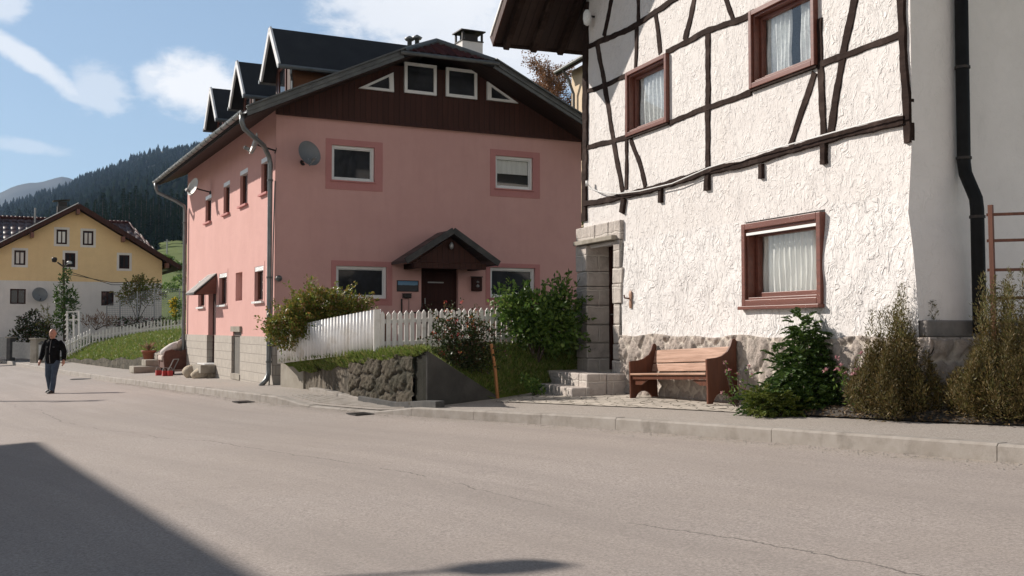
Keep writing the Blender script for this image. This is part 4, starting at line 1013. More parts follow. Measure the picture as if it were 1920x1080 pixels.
beam([(1099,383),(1150,373),(1235,352),(1327,322),(1400,307),(1540,264),(1700,224)], 14, .055)
for pts, w, d in [
    ([(1101,277),(1140,267),(1184,255)], 10, H), ([(1257,230),(1324,203),(1410,174)], 11, H), ([(1540,120),(1610,96),(1692,63)], 13, H),
    ([(1101,172),(1140,158),(1182,139)], 9, H), ([(1250,98),(1328,58),(1400,32),(1414,24)], 12, H), ([(1100,89),(1140,72),(1190,50),(1262,0),(1330,-36)], 10, H),
    ([(1101,5),(1099,100),(1099,250),(1097,415)], 9, .040),
    ([(1150,-30),(1147,0),(1141,30),(1133,68)], 7, Dd), ([(1199,-20),(1198,0),(1197,46)], 6, Vv), ([(1195,44),(1194,80),(1192,134)], 6, Vv),
    ([(1120,84),(1133,150),(1146,235),(1156,292),(1168,360)], 8.5, Dd), ([(1229,22),(1234,55),(1239,100)], 8, Dd), ([(1306,-20),(1302,0),(1294,40),(1284,76)], 9, Dd),
    ([(1352,-25),(1363,0),(1376,40)], 9, Dd), ([(1177,148),(1176,255),(1175,355)], 6, Vv), ([(1172,372),(1168,399)], 8, .05), ([(1183,262),(1199,303),(1211,350)], 8, Dd),
    ([(1328,62),(1328,206),(1328,318)], 9.5, Vv), ([(1329,322),(1329,357)], 9.5, .052), ([(1241,354),(1241,380)], 7, .05),
    ([(1537,35),(1539,132),(1545,249),(1546,262)], 12, Vv), ([(1548,268),(1548,308)], 11, .052), ([(1608,-30),(1602,0),(1582,101),(1570,171),(1556,258)], 14, Dd),
    ([(1529,136),(1504,208),(1482,274)], 11, Dd), ([(1430,308),(1430,335)], 8, .05), ([(1688,-40),(1692,0),(1697,117),(1702,200),(1705,268)], 14, .035)]:
    beam(pts, w, d)
# black rainwater pipe down the shaded side
zc = lambda py: WF.side(1800, py, WL+.1)[1]
yp = .62; y_ = lambda z: yp
pp = [(WL+.10, yp, ztop+1.5), (WL+.10, yp, L(1.85)), (WL+.12, yp, L(1.72)), (WL+.30, yp-.03, L(1.42)), (WL+.315, yp-.03, L(1.30)), (WL+.325, yp-.03, L(.02)), (WL+.33, yp-.03, L(-.05))]
dp = MB().tube(pp, .073, 14).build('downpipe', M['black_pipe'], wh, True)
for z, x in ((L(2.9), WL+.10), (L(1.2), WL+.315), (L(1.88), WL+.10), (L(4.2), WL+.1)): MB().lathe([(.074,0),(.084,0),(.084,.03),(.074,.03)], 14, (x, yp-(.03 if x > WL+.2 else 0), z)).build('pipe_clip', M['iron'], dp)
# cable along the main beam, and the glass lamp under the eave
cp = []
for px, py in ((1105,352),(1125,360),(1160,363),(1200,358),(1260,344),(1327,315),(1400,292),(1480,271),(1548,252),(1620,232),(1690,214)):
    x, z = WF.front(px, py, -.11); cp.append((x, -.11, z))
t = thing('wall_cable', 'pale cable sagging along the lowest black beam of the white house', 'cable', WF.base, WF.rz)
MB().tube(cp, .009, 6).build('cable', M['white_plastic'], t)
k2 = [(x, -.11, z) for x, z in (WF.front(1101,344,-.11), WF.front(1112,356,-.11), WF.front(1140,366,-.11), WF.front(1175,360,-.11))]
MB().tube(k2, .007, 6).build('cable_loop', M['galv'], t)
MB().lathe([(.0,-.05),(.03,-.05),(.03,.05),(0,.05)], 8, k2[0]).build('insulator', M['white_plastic'], t, True)
x, z = WF.front(1102, 32, -.14); t = thing('eaves_lamp', 'small cloudy glass lamp at the top corner of the white house under the eaves', 'lamp', WF.world(x, 0, z), WF.rz)
MB().bar((0,-.0,.02),(0,-.12,.02),.03,.03).build('arm', M['iron'], t)
MB().lathe([(0,.14),(.04,.13),(.075,.06),(.08,-.04),(.06,-.13),(.02,-.16),(0,-.16)], 14, (0,-.15,0)).build('shade', M['lace'], t, True)
# carved wooden hook by the door
x, z = WF.front(1178, 562, -.12); t = thing('wall_ornament', 'carved orange wooden peg board beside the granite doorway', 'ornament', WF.world(x, -.08, z), WF.rz)
b = MB().lathe([(0,-.15),(.035,-.14),(.05,-.08),(.04,0),(.055,.08),(.04,.14),(0,.16)], 12).build('board', M['bench_plank'], t, True); b.scale = (1, .35, 1)
MB().tube([(-.01,-.01,.02),(-.03,-.09,.03),(-.04,-.10,.08)], .014, 6).build('peg', M['bench_oil'], t)
# granite steps
st = thing('granite_steps', 'two rough granite steps up to the doorway of the white house', 'steps', WF.base, WF.rz)
def stepblocks(x0, x1, y0, y1, z0, z1, name):
    mb = MB(); x = x0
    while x < x1 - .05:
        w = min(random.uniform(.34, .52), x1-x)
        if x1-x-w < .15: w = x1-x
        j = lambda: random.uniform(-.012, .012); n = len(mb.v); mb.box(x+.005, x+w-.005, y0+j(), y0+.36, z0, z1+j()*.4); x += w
    y = y0 + .366
    while y < y1 - .03:
        h = min(.42, y1-y); mb.box(x1-.42, x1-.004, y, y+h-.006, z0, z1-.003); mb.box(x0+.004, x1-.426, y, y+h-.006, z0, z1-.002); y += h
    return mb.build(name, M['granite'], st, bevel=.022)
stepblocks(-.16, 1.95, -.82, -.08, L(-1.35), L(-.775), 'upper_step')
stepblocks(-.55, 2.02, -1.14, -.825, L(-1.35), L(-.99), 'lower_step')

# ------------------------------------------------------------------ bench
bl, br = WF.world(3.11, -.36, L(-1.145)), WF.world(5.49, -.36, L(-1.042)); d = br - bl
ln = d.length; tilt = math.asin(d.z/ln)
t = thing('wooden_bench', 'weathered wooden pew bench with solid curved ends by the granite base', 'bench', bl)
t.rotation_euler = (0, -tilt, WF.rz)
# side profile in (y, z): y negative is the front
pr = [(-.26,0),(-.255,.19),(-.26,.62),(-.10,.635),(-.01,.66),(.07,.715),(.12,.79),(.155,.885),(.20,.90),(.225,.86),(.215,.70),(.215,.3),(.23,0),(.13,0),(.11,.07),(.06,.125),(0,.15),(-.07,.145),(-.12,.115),(-.16,.06),(-.18,0)]
for x0 in (0, ln-.045):
    MB().extr([(x0, y, z) for y, z in pr], (.045, 0, 0)).build('end_panel', M['bench_oil'], t, bevel=.006)
s = MB().box(.047, ln-.047, -.265, .13, .40, .43).build('seat', M['bench_plank'], t, bevel=.006)
MB().bar((.05,-.22,.365),(ln-.05,-.22,.365),.022,.06).build('seat_rail', M['bench_oil'], s)
for sx in (.3, ln-.3):
    MB().extr([(sx-.22,-.2,.33),(sx+.22,-.2,.33),(sx+(.22 if sx>1 else .0),-.2,.25),(sx+(.0 if sx>1 else -.22),-.2,.25)], (0,.02,0)).build('corner_brace', M['bench_oil'], s)
n = lambda z: .115 + (z-.43)*.22
for z0, z1 in ((.455, .575), (.59, .79)):
    MB().extr([(.047, n(z0), z0), (.047, n(z1), z1), (.047, n(z1)+.024, z1), (.047, n(z0)+.024, z0)], (ln-.094, 0, 0)).build('back_plank', M['bench_plank'], t, bevel=.005)
# ------------------------------------------------------------------ wooden trellis on the right
P = at(1866, 600, 11.15); t = thing('trellis', 'brown wooden ladder trellis leaning by the shaded white wall', 'trellis', (P.x, P.y, -.92))
u = Vector((.93, -.36, .0)); h = at(1862, 384, 11.15).z + .92
for k in range(3):
    MB().bar(u*.42*k, u*.42*k + Vector((-.02,.02,h)), .045, .045).build('upright', M['rust_wood'], t)
for py in (402, 451, 506, 559):
    z = at(1862, py, 11.15).z + .92; MB().bar(u*-.06 + Vector((0,.02,z)), u*.95 + Vector((0,.02,z)), .025, .03).build('rung', M['rust_wood'], t)
# ------------------------------------------------------------------ walls of the yard
wa_, wb_ = Vector((-2.98, 19.72, 0)), Vector((RB.x, RB.y, 0)); wd_ = (wb_-wa_).normalized(); wn_ = Vector((wd_.y, -wd_.x, 0)); wlen = (wb_-wa_).length
def rpos(u, v, d):
    k = u/wlen; zb = np.interp(k, [0, 1], [gz(wa_.x, wa_.y)-.15, gz(wb_.x, wb_.y)-.15]); ztp = -.60 + .24*k + .02*np.sin(u*9)
    return wa_.x + wd_.x*u + wn_.x*d, wa_.y + wd_.y*u + wn_.y*d, zb + (ztp-zb)*v
tag(stone_face('rock_wall', rpos, wlen*.86, 1.0, 150, 44, .72, .33, .045, M['yard_stone'], None, 9, .3), 'low wall of dark irregular stones under the grassy bank', 'stone wall')
ws_ = wa_.lerp(wb_, .855); t = wall_strip('corner_pier', ws_ - wn_*.015, RB - wn_*.005, -.39, -.36, .02, M['near_black'], 'near-black concrete corner at the right end of the stone wall', 'pier', .2, .006, 6)
t = wall_strip('eroded_wall', RA + Vector((.02,.0,0)), (-2.98, 19.72), -.93, -.62, .3, M['bank_soil'], 'eroded earthy wall face below the grass, left of the dark stones', 'wall', .2, .012, 22)
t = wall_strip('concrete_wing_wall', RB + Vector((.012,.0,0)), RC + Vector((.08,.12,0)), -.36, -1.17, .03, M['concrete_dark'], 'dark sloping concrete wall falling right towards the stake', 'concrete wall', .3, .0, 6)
A, B = Vector((-5.02, 22.75, 0)), RA
t = wall_strip('concrete_stub_wall', (-5.0, 23.1), (-4.30, 22.02), -.71, -.71, .25, M['concrete'], 'short pale concrete wall under the corrugated fence by the pink corner', 'wall', .2, .0, 2)
mb = MB(); p = [Vector((-4.05,21.3,0)), Vector((-2.75,19.1,0)), Vector((-1.18,16.55,0))]
def foot(a, b, h, w, m, nm, lab, ztop=None):
    mb = MB(); n = 8; rows = []
    d = (b-a).normalized(); s = Vector((-d.y, d.x, 0))*-w
    for k in range(n+1):
        q = a.lerp(b, k/n); z = gz(q.x, q.y); e = q + s; rows.append([(q.x,q.y,z-.2),(q.x,q.y,z+h),(e.x,e.y,z+h+.005),(e.x,e.y,z-.2)])
    mb.loft(rows); tag(mb.build(nm, m, bevel=.01), lab, 'kerb')
foot(p[0], p[1], .07, -.14, M['kerb'], 'edging_stone', 'pale low edging stones at the foot of the eroded wall')
foot(p[1], p[2], .10, -.16, M['kerb_dark'], 'dark_edging', 'black low concrete footing in front of the dark stone wall')
# stuff growing on the rim of the bank is added with the plants
# ------------------------------------------------------------------ corrugated fence
d = (FB-FA).normalized(); ln = (FB-FA).length; nrm = Vector((d.y, -d.x, 0)); rz = math.atan2(d.y, d.x)
t = thing('corrugated_fence', 'white corrugated metal fence rising along the grassy bank', 'fence', (*FA.xy, -.74), rz)
pit = .135; n = int(ln/pit*8); V = []; Fq = []
zt = lambda u: -.10 + .43*(u**.72); zb = lambda u: -.75 + .33*u
for k in range(n+1):
    u = k/n; x = ln*u; ph = x/pit*2*math.pi; y = .050*math.tanh(1.6*math.sin(ph))/.92
    for z in (zb(u), zt(u)): V.append((x, y, z+.74))
for k in range(n): Fq.append((2*k, 2*k+2, 2*k+3, 2*k+1))
sh = np_mesh('sheet', V, Fq, M['white_metal'], t, True)
sd = sh.modifiers.new('thickness', 'SOLIDIFY'); sd.thickness = .006
MB().bar((0,.06,zt(0)+.62),(ln,.06,zt(1)+.62),.05,.07).build('rail', M['rust_wood'], t); MB().bar((0,.06,.16),(ln,.06,.5),.05,.07).build('rail', M['rust_wood'], t)
for x in (.1, ln*.5, ln-.05): MB().box(x-.04, x+.04, .09, .17, .05+.3*x/ln, zt(x/ln)+.66).build('post', M['rust_wood'], t)
# ------------------------------------------------------------------ picket fence
d = (FC-FB).normalized(); ln = (FC-FB).length; rz = math.atan2(d.y, d.x)
t = thing('picket_fence', 'white pointed picket fence in front of the pink house door', 'fence', (*FB.xy, -.45), rz)
zg = lambda x: -.45 + .18*x/ln + .45
mb = MB().box(-.10, .01, -.045, -.02, .0, .775); mb.build('corner_board', M['white_paint'], t, bevel=.004)
x = .06; k = 0
while x < ln:
    w = .040; z0 = zg(x)+.035+random.uniform(-.01,.01); z1 = zg(x) + .74 + random.uniform(-.012,.012); tl = random.uniform(-.008,.008)
    MB().extr([(x-w,-.03,z0),(x+w,-.03,z0),(x+w+tl,-.03,z1-.055),(x+tl,-.03,z1),(x-w+tl,-.03,z1-.055)], (0,.02,0)).build('picket', M['white_paint'], t)
    x += .1135; k += 1
for z in (.17, .56): MB().bar((0,.015,zg(0)+z),(ln,.015,zg(ln)+z),.03,.075).build('rail', M['white_paint'], t)
for x in (.02, 1.45, 2.9, ln-.05): MB().box(x-.04,x+.04,.032,.11,-.3,zg(x)+.68).build('post', M['white_paint'], t)
# orange stake in the grass
P, Q = ground_hit(934, 747), at(921, 645, 17.9); t = tag(MB().tube([(0,0,-.1),(Q-P)*.5+Vector((.01,0,0)),Q-P],[.03,.028,.026],7).build('wooden_stake', M['stake'], None, False, 0, P), 'thin leaning orange wooden stake in the grass before the bush', 'stake')
# ------------------------------------------------------------------ things outside the far side door of the pink house
def rock(loc, r, sc, label, seed, m='boulder'):
    rr = random.Random(seed); mb = MB(); nu, nv = 18, 12; o = [Vector((rr.uniform(-1,1), rr.uniform(-1,1), rr.uniform(-1,1))).normalized() for _ in range(9)]; a = [rr.uniform(.72,.95) for _ in o]
    for j in range(nv+1):
        th = math.pi*j/nv
        for k in range(nu):
            p = Vector((math.sin(th)*math.cos(2*math.pi*k/nu), math.sin(th)*math.sin(2*math.pi*k/nu), math.cos(th)))
            q = 1.0
            for oo, aa in zip(o, a):
                dd = p.dot(oo)
                if dd > aa*.9: q = min(q, aa/dd*1.0) if dd > 0 else q
            mb.v.append((p.x*r*sc[0]*q, p.y*r*sc[1]*q, (p.z*q+.55)*r*sc[2]))
    for j in range(nv):
        for k in range(nu): mb.f.append((j*nu+k, j*nu+(k+1)%nu, (j+1)*nu+(k+1)%nu, (j+1)*nu+k))
    return tag(mb.build('boulder', M[m], None, True, 0, loc), label, 'boulder', 'boulders by the side door')
def on(px, py): P = ground_hit(px, py); return P
for px, py, r, sc, lab, dz in ((358,708,.26,(1.0,.9,.9),'small pale boulder at the left end of the pile by the side door',0), (379,709,.28,(1.15,.8,.75),'low grey boulder with a dark flat face at the front of the pile',0),
        (398,708,.26,(1.2,.9,.95),'rounded pale boulder at the right front of the pile',0), (372,701,.30,(1.3,.8,1.15),'large pale boulder at the back of the pile, left',.02), (393,699,.30,(1.35,.9,1.1),'flat tan boulder resting on the back right of the pile',.14)):
    P = on(px, py); rock(P + Vector((0,0,dz)), r, sc, lab, px)
P = on(389, 699); tag(MB().box(-.14,.14,-.12,.12,0,.46).build('stone_block', M['boulder'], None, False, .02, P + Vector((.1,.28,0))), 'square pale stone block behind the boulders at the side door', 'stone block')
# armchair
P = on(338, 701); P = Vector((P.x, P.y+.1, gz(P.x, P.y))); t = thing('armchair', 'worn brown wing armchair with beige upholstery beside the pink wall', 'armchair', P, R(27))
# faces local -x
s = 1.2
side = [(-.50,.14),(-.54,.50),(-.50,.64),(-.34,.69),(-.10,.64),(.08,.70),(.20,.95),(.28,1.12),(.40,1.16),(.50,1.08),(.47,.7),(.38,.14)]
for y in (-.46, .34):
    MB().extr([(x*s, y*s, z*s*.96) for x, z in side], (0,.12*s,0)).build('side_wing', M['chair_brown'], t, bevel=.045)
MB().extr([(x*s,-.34*s,z*s) for x, z in ((.10,.42),(.24,1.02),(.40,1.06),(.36,.2))], (0,.68*s,0)).build('backrest', M['chair_cloth'], t, bevel=.05)
MB().box(-.50*s,.2*s,-.33*s,.33*s,.16*s,.36*s).build('base', M['chair_brown'], t, bevel=.02)
MB().box(-.56*s,.14*s,-.33*s,.33*s,.36*s,.50*s).build('seat', M['chair_cloth'], t, bevel=.05)
for a in ((-.44,-.38),(-.44,.38),(.34,-.38),(.34,.38)):
    MB().tube([(a[0]*s,a[1]*s,.17*s),(a[0]*s,a[1]*s,0)],[.03,.02],8).build('leg', M['timber'], t)
def cushion(loc, sx, sy, sz, rot, lab, m):
    mb = MB(); nu, nv = 16, 10
    for j in range(nv+1):
        th = math.pi*j/nv
        for k in range(nu):
            a = 2*math.pi*k/nu; sp = lambda v, e: math.copysign(abs(v)**e, v)
            mb.v.append((sx*sp(math.cos(a),.5)*sp(math.sin(th),.6), sy*sp(math.sin(a),.5)*sp(math.sin(th),.6), sz*sp(math.cos(th),.9)))
    for j in range(nv):
        for k in range(nu): mb.f.append((j*nu+k, j*nu+(k+1)%nu, (j+1)*nu+(k+1)%nu, (j+1)*nu+k))
    o = mb.build('cushion', m, None, True); o.location = loc; o.rotation_euler = rot
    return tag(o, lab, 'cushion', 'cushions piled on the armchair')
W = lambda x, y, z: P + Matrix.Rotation(R(27), 3, 'Z') @ Vector((x*s, y*s, z*s))
cushion(W(-.26,.0,.66), .34, .30, .15, (.2,-.5,-.4), 'pale grey cushion slumped on the armchair seat', M['grey_wall'])
cushion(W(-.02,-.1,.74), .26, .25, .11, (.1,-.9,-.5), 'beige cushion leaning on the armchair back', M['chair_cloth'])
cushion(W(.03,.12,.86), .22, .22, .09, (.3,-1.0,-.3), 'dark brown cushion wedged against the armchair wing', M['chair_dark'])
# low table, red boxes, planter and steps left of the armchair
Q = on(311, 702); Q.z = gz(Q.x, Q.y); t = thing('garden_table', 'low dark garden table with a pale slab top left of the armchair', 'table', Q + Vector((.15,.35,0)), R(27))
MB().box(-.48,.48,-.3,.3,.60,.69).build('table_top', M['concrete'], t, bevel=.02)
for a in ((-.4,-.22),(.4,-.22),(-.4,.22),(.4,.22)): MB().tube([(a[0],a[1],0),(a[0]*.85,a[1]*.85,.6)], .022, 6).build('leg', M['iron'], t)
MB().box(-.42,.42,-.26,.26,.60-.1,.598).build('apron', M['door_brown'], t)
def crate(px, py, w, lab, m, dx=0):
    q = on(px, py); t = thing('red_crate', lab, 'crate', Vector((q.x, q.y, gz(q.x,q.y))), R(27), 'red plastic boxes by the armchair')
    MB().box(-w,w,-.09,.09,0,.02).build('bottom', m, t); ring(MB(), -w, w, -.09, .09, .012, .02, .16, lambda a, d, z: (a, z, d)).build('sides', m, t); MB().tube([(-w,0,.15),(-w*.6,0,.25),(w*.6,0,.25),(w,0,.15)], .010, 6).build('handle', M['galv'], t)
crate(297, 704, .08, 'small red plastic box nearest the granite garden steps', M['red_plastic']); crate(310, 705, .09, 'red plastic box in the middle, under the garden table', M['red_plastic']); crate(319, 705, .07, 'narrow red plastic box against the armchair legs', M['red_plastic'])
q = on(318, 703); t = thing('hand_cart', 'small metal hand trolley folded before the armchair', 'trolley', Vector((q.x, q.y, gz(q.x,q.y))), R(-30))
MB().tube([(0,-.1,.06),(.45,-.25,.5)], .016, 6).tube([(0,.1,.06),(.45,-.05,.5)], .016, 6).tube([(.45,-.25,.5),(.45,-.05,.5)], .016, 6).build('frame', M['galv'], t)
for y in (-.12, .12): MB().lathe([(0,-.02),(.07,-.02),(.07,.02),(0,.02)], 14, (0,y,.07), (0,1,0)).build('wheel', M['black_matte'], t)
q = on(276, 699); q.z = gz(q.x, q.y); t = thing('garden_steps', 'three pale concrete steps climbing to the lawn left of the armchair', 'steps', q, R(27))
for k in range(3): MB().box(-.45+k*.42, 1.2, -.1+k*.3, 1.0+k*.1, k*.21+.003*k, (k+1)*.21).build('step', M['concrete'], t, bevel=.015)
q = on(272, 697); t = thing('flower_pot', 'terracotta pot with spiky faded plant on the garden steps', 'flower pot', Vector((q.x-.05, q.y+.5, gz(q.x,q.y)+.30)))
MB().lathe([(0,0),(.15,0),(.22,.36),(.25,.36),(.25,.43),(.21,.43),(.20,.40),(0,.40)], 20).build('pot', M['terracotta'], t, True)
V = []; Fq = []
for k in range(46):
    a = random.uniform(0, 6.28); e = random.uniform(.3, 1.2); l = random.uniform(.25, .5); dd = Vector((math.cos(a)*math.cos(e), math.sin(a)*math.cos(e), math.sin(e))); sd = dd.orthogonal().normalized()*.022; b = Vector((0,0,.40)); m_ = b + dd*l*.5 + Vector((0,0,.04)); tp = b + dd*l
    i = len(V); V += [b-sd*.5, m_-sd, tp, m_+sd]; Fq.append((i,i+1,i+2,i+3))
np_mesh('spiky_leaves', [tuple(v) for v in V], Fq, leaf_mat('spiky_leaf', ((.12,.07,.05),(.25,.14,.09),(.35,.30,.20),(.08,.09,.04)), .2), t)
# ------------------------------------------------------------------ foliage
def unit(a): return a / np.maximum(np.linalg.norm(a, axis=-1, keepdims=True), 1e-6)
def leaf_mesh(name, P, D, Ln, Wd, m, parent=None, bend=.15):
    """one small kite-shaped, slightly folded face per leaf"""
    P = np.asarray(P); n = len(P); D = unit(np.asarray(D)); r = unit(rng.normal(size=(n,3)))
    S = unit(np.cross(D, r)); N = np.cross(S, D); Ln = np.broadcast_to(Ln, (n,))[:,None]; Wd = np.broadcast_to(Wd, (n,))[:,None]
    a = P; b = P + D*Ln*.45 + S*Wd*.5 + N*Ln*bend; c = P + D*Ln; d = P + D*Ln*.45 - S*Wd*.5 + N*Ln*bend
    V = np.stack([a,b,c,d],1).reshape(-1,3); return np_mesh(name, V, np.arange(4*n).reshape(-1,4), m, parent)
def in_blob(c, r, n, inner=.45, noise=.22):
    d = unit(rng.normal(size=(n,3))); ph = rng.uniform(0, 6.28, 3)
    k = 1 + noise*(np.sin(d[:,0]*5+ph[0]) + np.sin(d[:,1]*6+ph[1]) + np.sin(d[:,2]*5.5+ph[2]))/1.6
    t = rng.uniform(inner**2, 1, n)**.5
    return np.asarray(c) + d*np.asarray(r)*(k*t)[:,None], d
def stems_mesh(parent, base, tips, r0, r1, name='stem', m='bark'):
    for tp in tips:
        b = Vector(base); q = Vector(tp); mid = b.lerp(q, .5) + Vector((random.uniform(-.06,.06), random.uniform(-.06,.06), .05))
        MB().tube([b, mid, q], [r0, (r0+r1)/2, r1], 6).build(name, M[m], parent)
def shrub(name, label, cat, base, lumps, dens, ln, wd, m, group=None, up=.35, stems=5, extra=None, sprig=0):
    base = Vector(base); t = thing(name, label, cat, base, 0, group); P, D = [], []
    for c, r in lumps:
        r = np.asarray(r if hasattr(r, '__len__') else (r, r, r)); n = int(dens*(r[0]*r[1]+r[1]*r[2]+r[0]*r[2])/3)
        p, d = in_blob(c, r, n); P.append(p); D.append(d + rng.normal(size=d.shape)*.6 + (0,0,up))
        if sprig:          # long shoots that stick out of the outline
            d0 = unit(rng.normal(size=(sprig,3)) + (0,0,.7)); q0 = np.asarray(c) + d0*r*.85
            for k in range(12):
                P.append(q0 + d0*(.03+k*.022)*1.3 + rng.normal(size=q0.shape)*.014); D.append(d0 + rng.normal(size=d0.shape)*.8)
    P = np.concatenate(P); D = np.concatenate(D); keep = P[:,2] > -.12; P, D = P[keep], D[keep]
    leaf_mesh('foliage', P, D, ln*rng.uniform(.6, 1.3, len(P)), wd*rng.uniform(.6, 1.3, len(P)), M[m], t)
    tips = [np.asarray(c)*.9 for c, r in lumps][:stems]; stems_mesh(t, (0,0,-.1), [tuple(q) for q in tips], .028, .008)
    if extra: extra(t, P)
    return t
def flowers(parent, P, n, m, size):
    top = P[np.argsort(-(P[:,2]*.6 - P[:,1]*.5 + rng.normal(size=len(P))*.25))[:max(n*3, 30)]]; top = top[rng.permutation(len(top))[:n]]
    Q, D = [], []
    for p in top:
        for k in range(9): d = unit(rng.normal(size=3) + (0,-.6,.5)); Q.append(p + d*.01); D.append(d)
    leaf_mesh('blossom', np.array(Q), np.array(D), size, size*.8, M[m], parent)['kind'] = 'stuff'
# autumn-tinted hedge behind the corrugated fence
b = at(598, 640, 21.6); b.z = -.7
shrub('hedge_bush', 'broad rounded bush turning yellow and red above the corrugated fence', 'bush', b,
    [((-.62,-.05,.72),(.42,.4,.40)), ((-.25,-.1,1.0),(.45,.45,.42)), ((.15,-.05,1.12),(.5,.45,.46)), ((.5,0,1.0),(.45,.42,.40)), ((.72,.1,.78),(.3,.35,.30)), ((-.78,-.2,.62),(.22,.25,.30)), ((-.3,-.3,.78),(.3,.28,.28)), ((.05,-.25,.88),(.4,.25,.28))],
    9500, .075, .04, 'leaf_hedge', sprig=14)
# leafy green shrub by the white house, and rose bush
b = at(1006, 648, 19.6); b.z = -.60
shrub('leafy_shrub', 'tall glossy green shrub between the picket fence and the granite doorway', 'shrub', b,
    [((-.35,0,.85),(.33,.35,.38)), ((.05,.0,.84),(.42,.4,.36)), ((.40,.1,.88),(.32,.34,.34)), ((.3,-.1,.6),(.45,.4,.36)), ((-.1,-.1,.55),(.38,.35,.3)), ((.50,.1,.55),(.26,.3,.4)), ((-.42,-.05,.98),(.16,.16,.2)), ((.50,.1,1.14),(.15,.18,.18))],
    5600, .095, .056, 'leaf_green', sprig=14)
b = at(868, 676, 18.3); b.z = -.62
shrub('rose_bush', 'dark straggly rose bush with small red blooms before the picket fence', 'rose bush', b,
    [((-.3,0,.55),(.22,.25,.25)), ((.0,0,.5),(.3,.28,.32)), ((.3,0,.45),(.24,.25,.28)), ((.05,-.1,.2),(.36,.3,.25)), ((-.15,-.15,.12),(.3,.3,.2)), ((.3,-.2,.1),(.3,.3,.2))],
    9000, .055, .035, 'leaf_rose', sprig=9, extra=lambda t, P: flowers(t, P, 34, 'flower_red', .03))
b = at(1000, 725, 18.35); b.z = gz(b.x, b.y)+.05
shrub('small_weed', 'little green weed growing beside the granite steps', 'weed', b, [((0,0,.12),(.14,.14,.12)), ((.1,0,.05),(.12,.12,.08)), ((-.14,.05,.22),(.08,.08,.1))], 9000, .06, .035, 'leaf_green', stems=2)
b = at(604, 690, 21.2); b.z = -.80
shrub('dark_tussock', 'dark round tuft at the foot of the corrugated fence', 'plant', b, [((0,0,.05),(.13,.13,.12))], 30000, .06, .02, 'leaf_rose', stems=1)
b = at(846, 590, 21.0); b.z = -.45
shrub('flower_tub_plant', 'red and yellow flowering plant behind the picket fence by the door', 'plant', b, [((0,0,.35),(.22,.2,.2)), ((.35,0,.32),(.2,.2,.2))], 8000, .05, .035, 'leaf_green', stems=2, extra=lambda t, P: flowers(t, P, 40, 'flower_red', .04))
# conifers and flowers along the white house
def sprays(base, lumps, n, ln, droop=.25, per=26):
    """flat fans of needles, tips drooping, spread over the lumps"""
    P, D, T = [], [], []
    for c, r in lumps:
        k = int(n*(r[0]*r[1]+r[1]*r[2]+r[0]*r[2])/3); q, d = in_blob(c, r, k, .25, .28); d = unit(d*np.array((1,1,.55)) + rng.normal(size=d.shape)*.22 + (0,0,.18))
        s = unit(np.cross(d, (0,0,1.0))); L_ = ln*rng.uniform(.6, 1.25, k)
        for j in range(per):
            u = (j//2+1)/(per/2); sd = -1 if j % 2 else 1
            p = q + d*(L_*u)[:,None] + np.array((0,0,-1.0))*(droop*L_*u*u)[:,None]
            P.append(p); D.append(unit(d + s*sd*1.15*(1.05-u*.5) + rng.normal(size=d.shape)*.18)); T.append(L_*(.42*(1.12-u)+.10))
    return np.concatenate(P), np.concatenate(D), np.concatenate(T)
def conifer(name, label, base, lumps, n, ln, m, m2=None, droop=.25, frac=.15):
    t = thing(name, label, 'conifer', base); P, D, T = sprays(base, lumps, n, ln, droop); keep = P[:,2] > -.04; P, D, T = P[keep], D[keep], T[keep]
    leaf_mesh('foliage', P, D, T, T*.24+.005, M[m], t, .05)
    stems_mesh(t, (0,0,-.08), [tuple(np.asarray(c)*.85) for c, r in lumps[:6]], .03, .01, 'limb'); return t
b = ground_hit(1562, 782); b = Vector((b.x, b.y+.75, gz(b.x, b.y+.75)-.03)); k = b.y/2000
conifer('dwarf_conifer', 'dense dark green spreading conifer between the bench and the brown juniper', b,
    [((-.10,.15,1.04),(.16,.18,.22)), ((-.08,.15,.80),(.29,.27,.20)), ((.16,.1,.72),(.20,.22,.16)), ((-.14,.1,.55),(.44,.34,.20)), ((.02,.0,.32),(.56,.36,.24)), ((-.36,-.1,.18),(.38,.34,.18)), ((.38,-.05,.46),(.26,.25,.24)), ((.05,-.25,.14),(.58,.3,.16)), ((-.62,-.05,.12),(.24,.25,.14)), ((.55,-.1,.22),(.30,.25,.22))], 2300, .16, 'needle_green', droop=.35)
b2 = b + Vector((-.60,-.34,.0)); conifer('low_conifer', 'low lime-tipped conifer spilling onto the pavement at the left of the dark one', b2, [((0,0,.13),(.26,.22,.15)), ((.2,-.05,.10),(.26,.2,.12)), ((-.12,.05,.22),(.16,.16,.12))], 3000, .11, 'needle_yellow')
b3 = b + Vector((.52,-.30,.02)); conifer('golden_conifer', 'small yellow-green conifer squeezed between the dark conifer and the brown juniper', b3, [((-.05,0,.38),(.17,.16,.20)), ((.02,-.05,.18),(.2,.18,.16))], 3400, .10, 'needle_yellow')
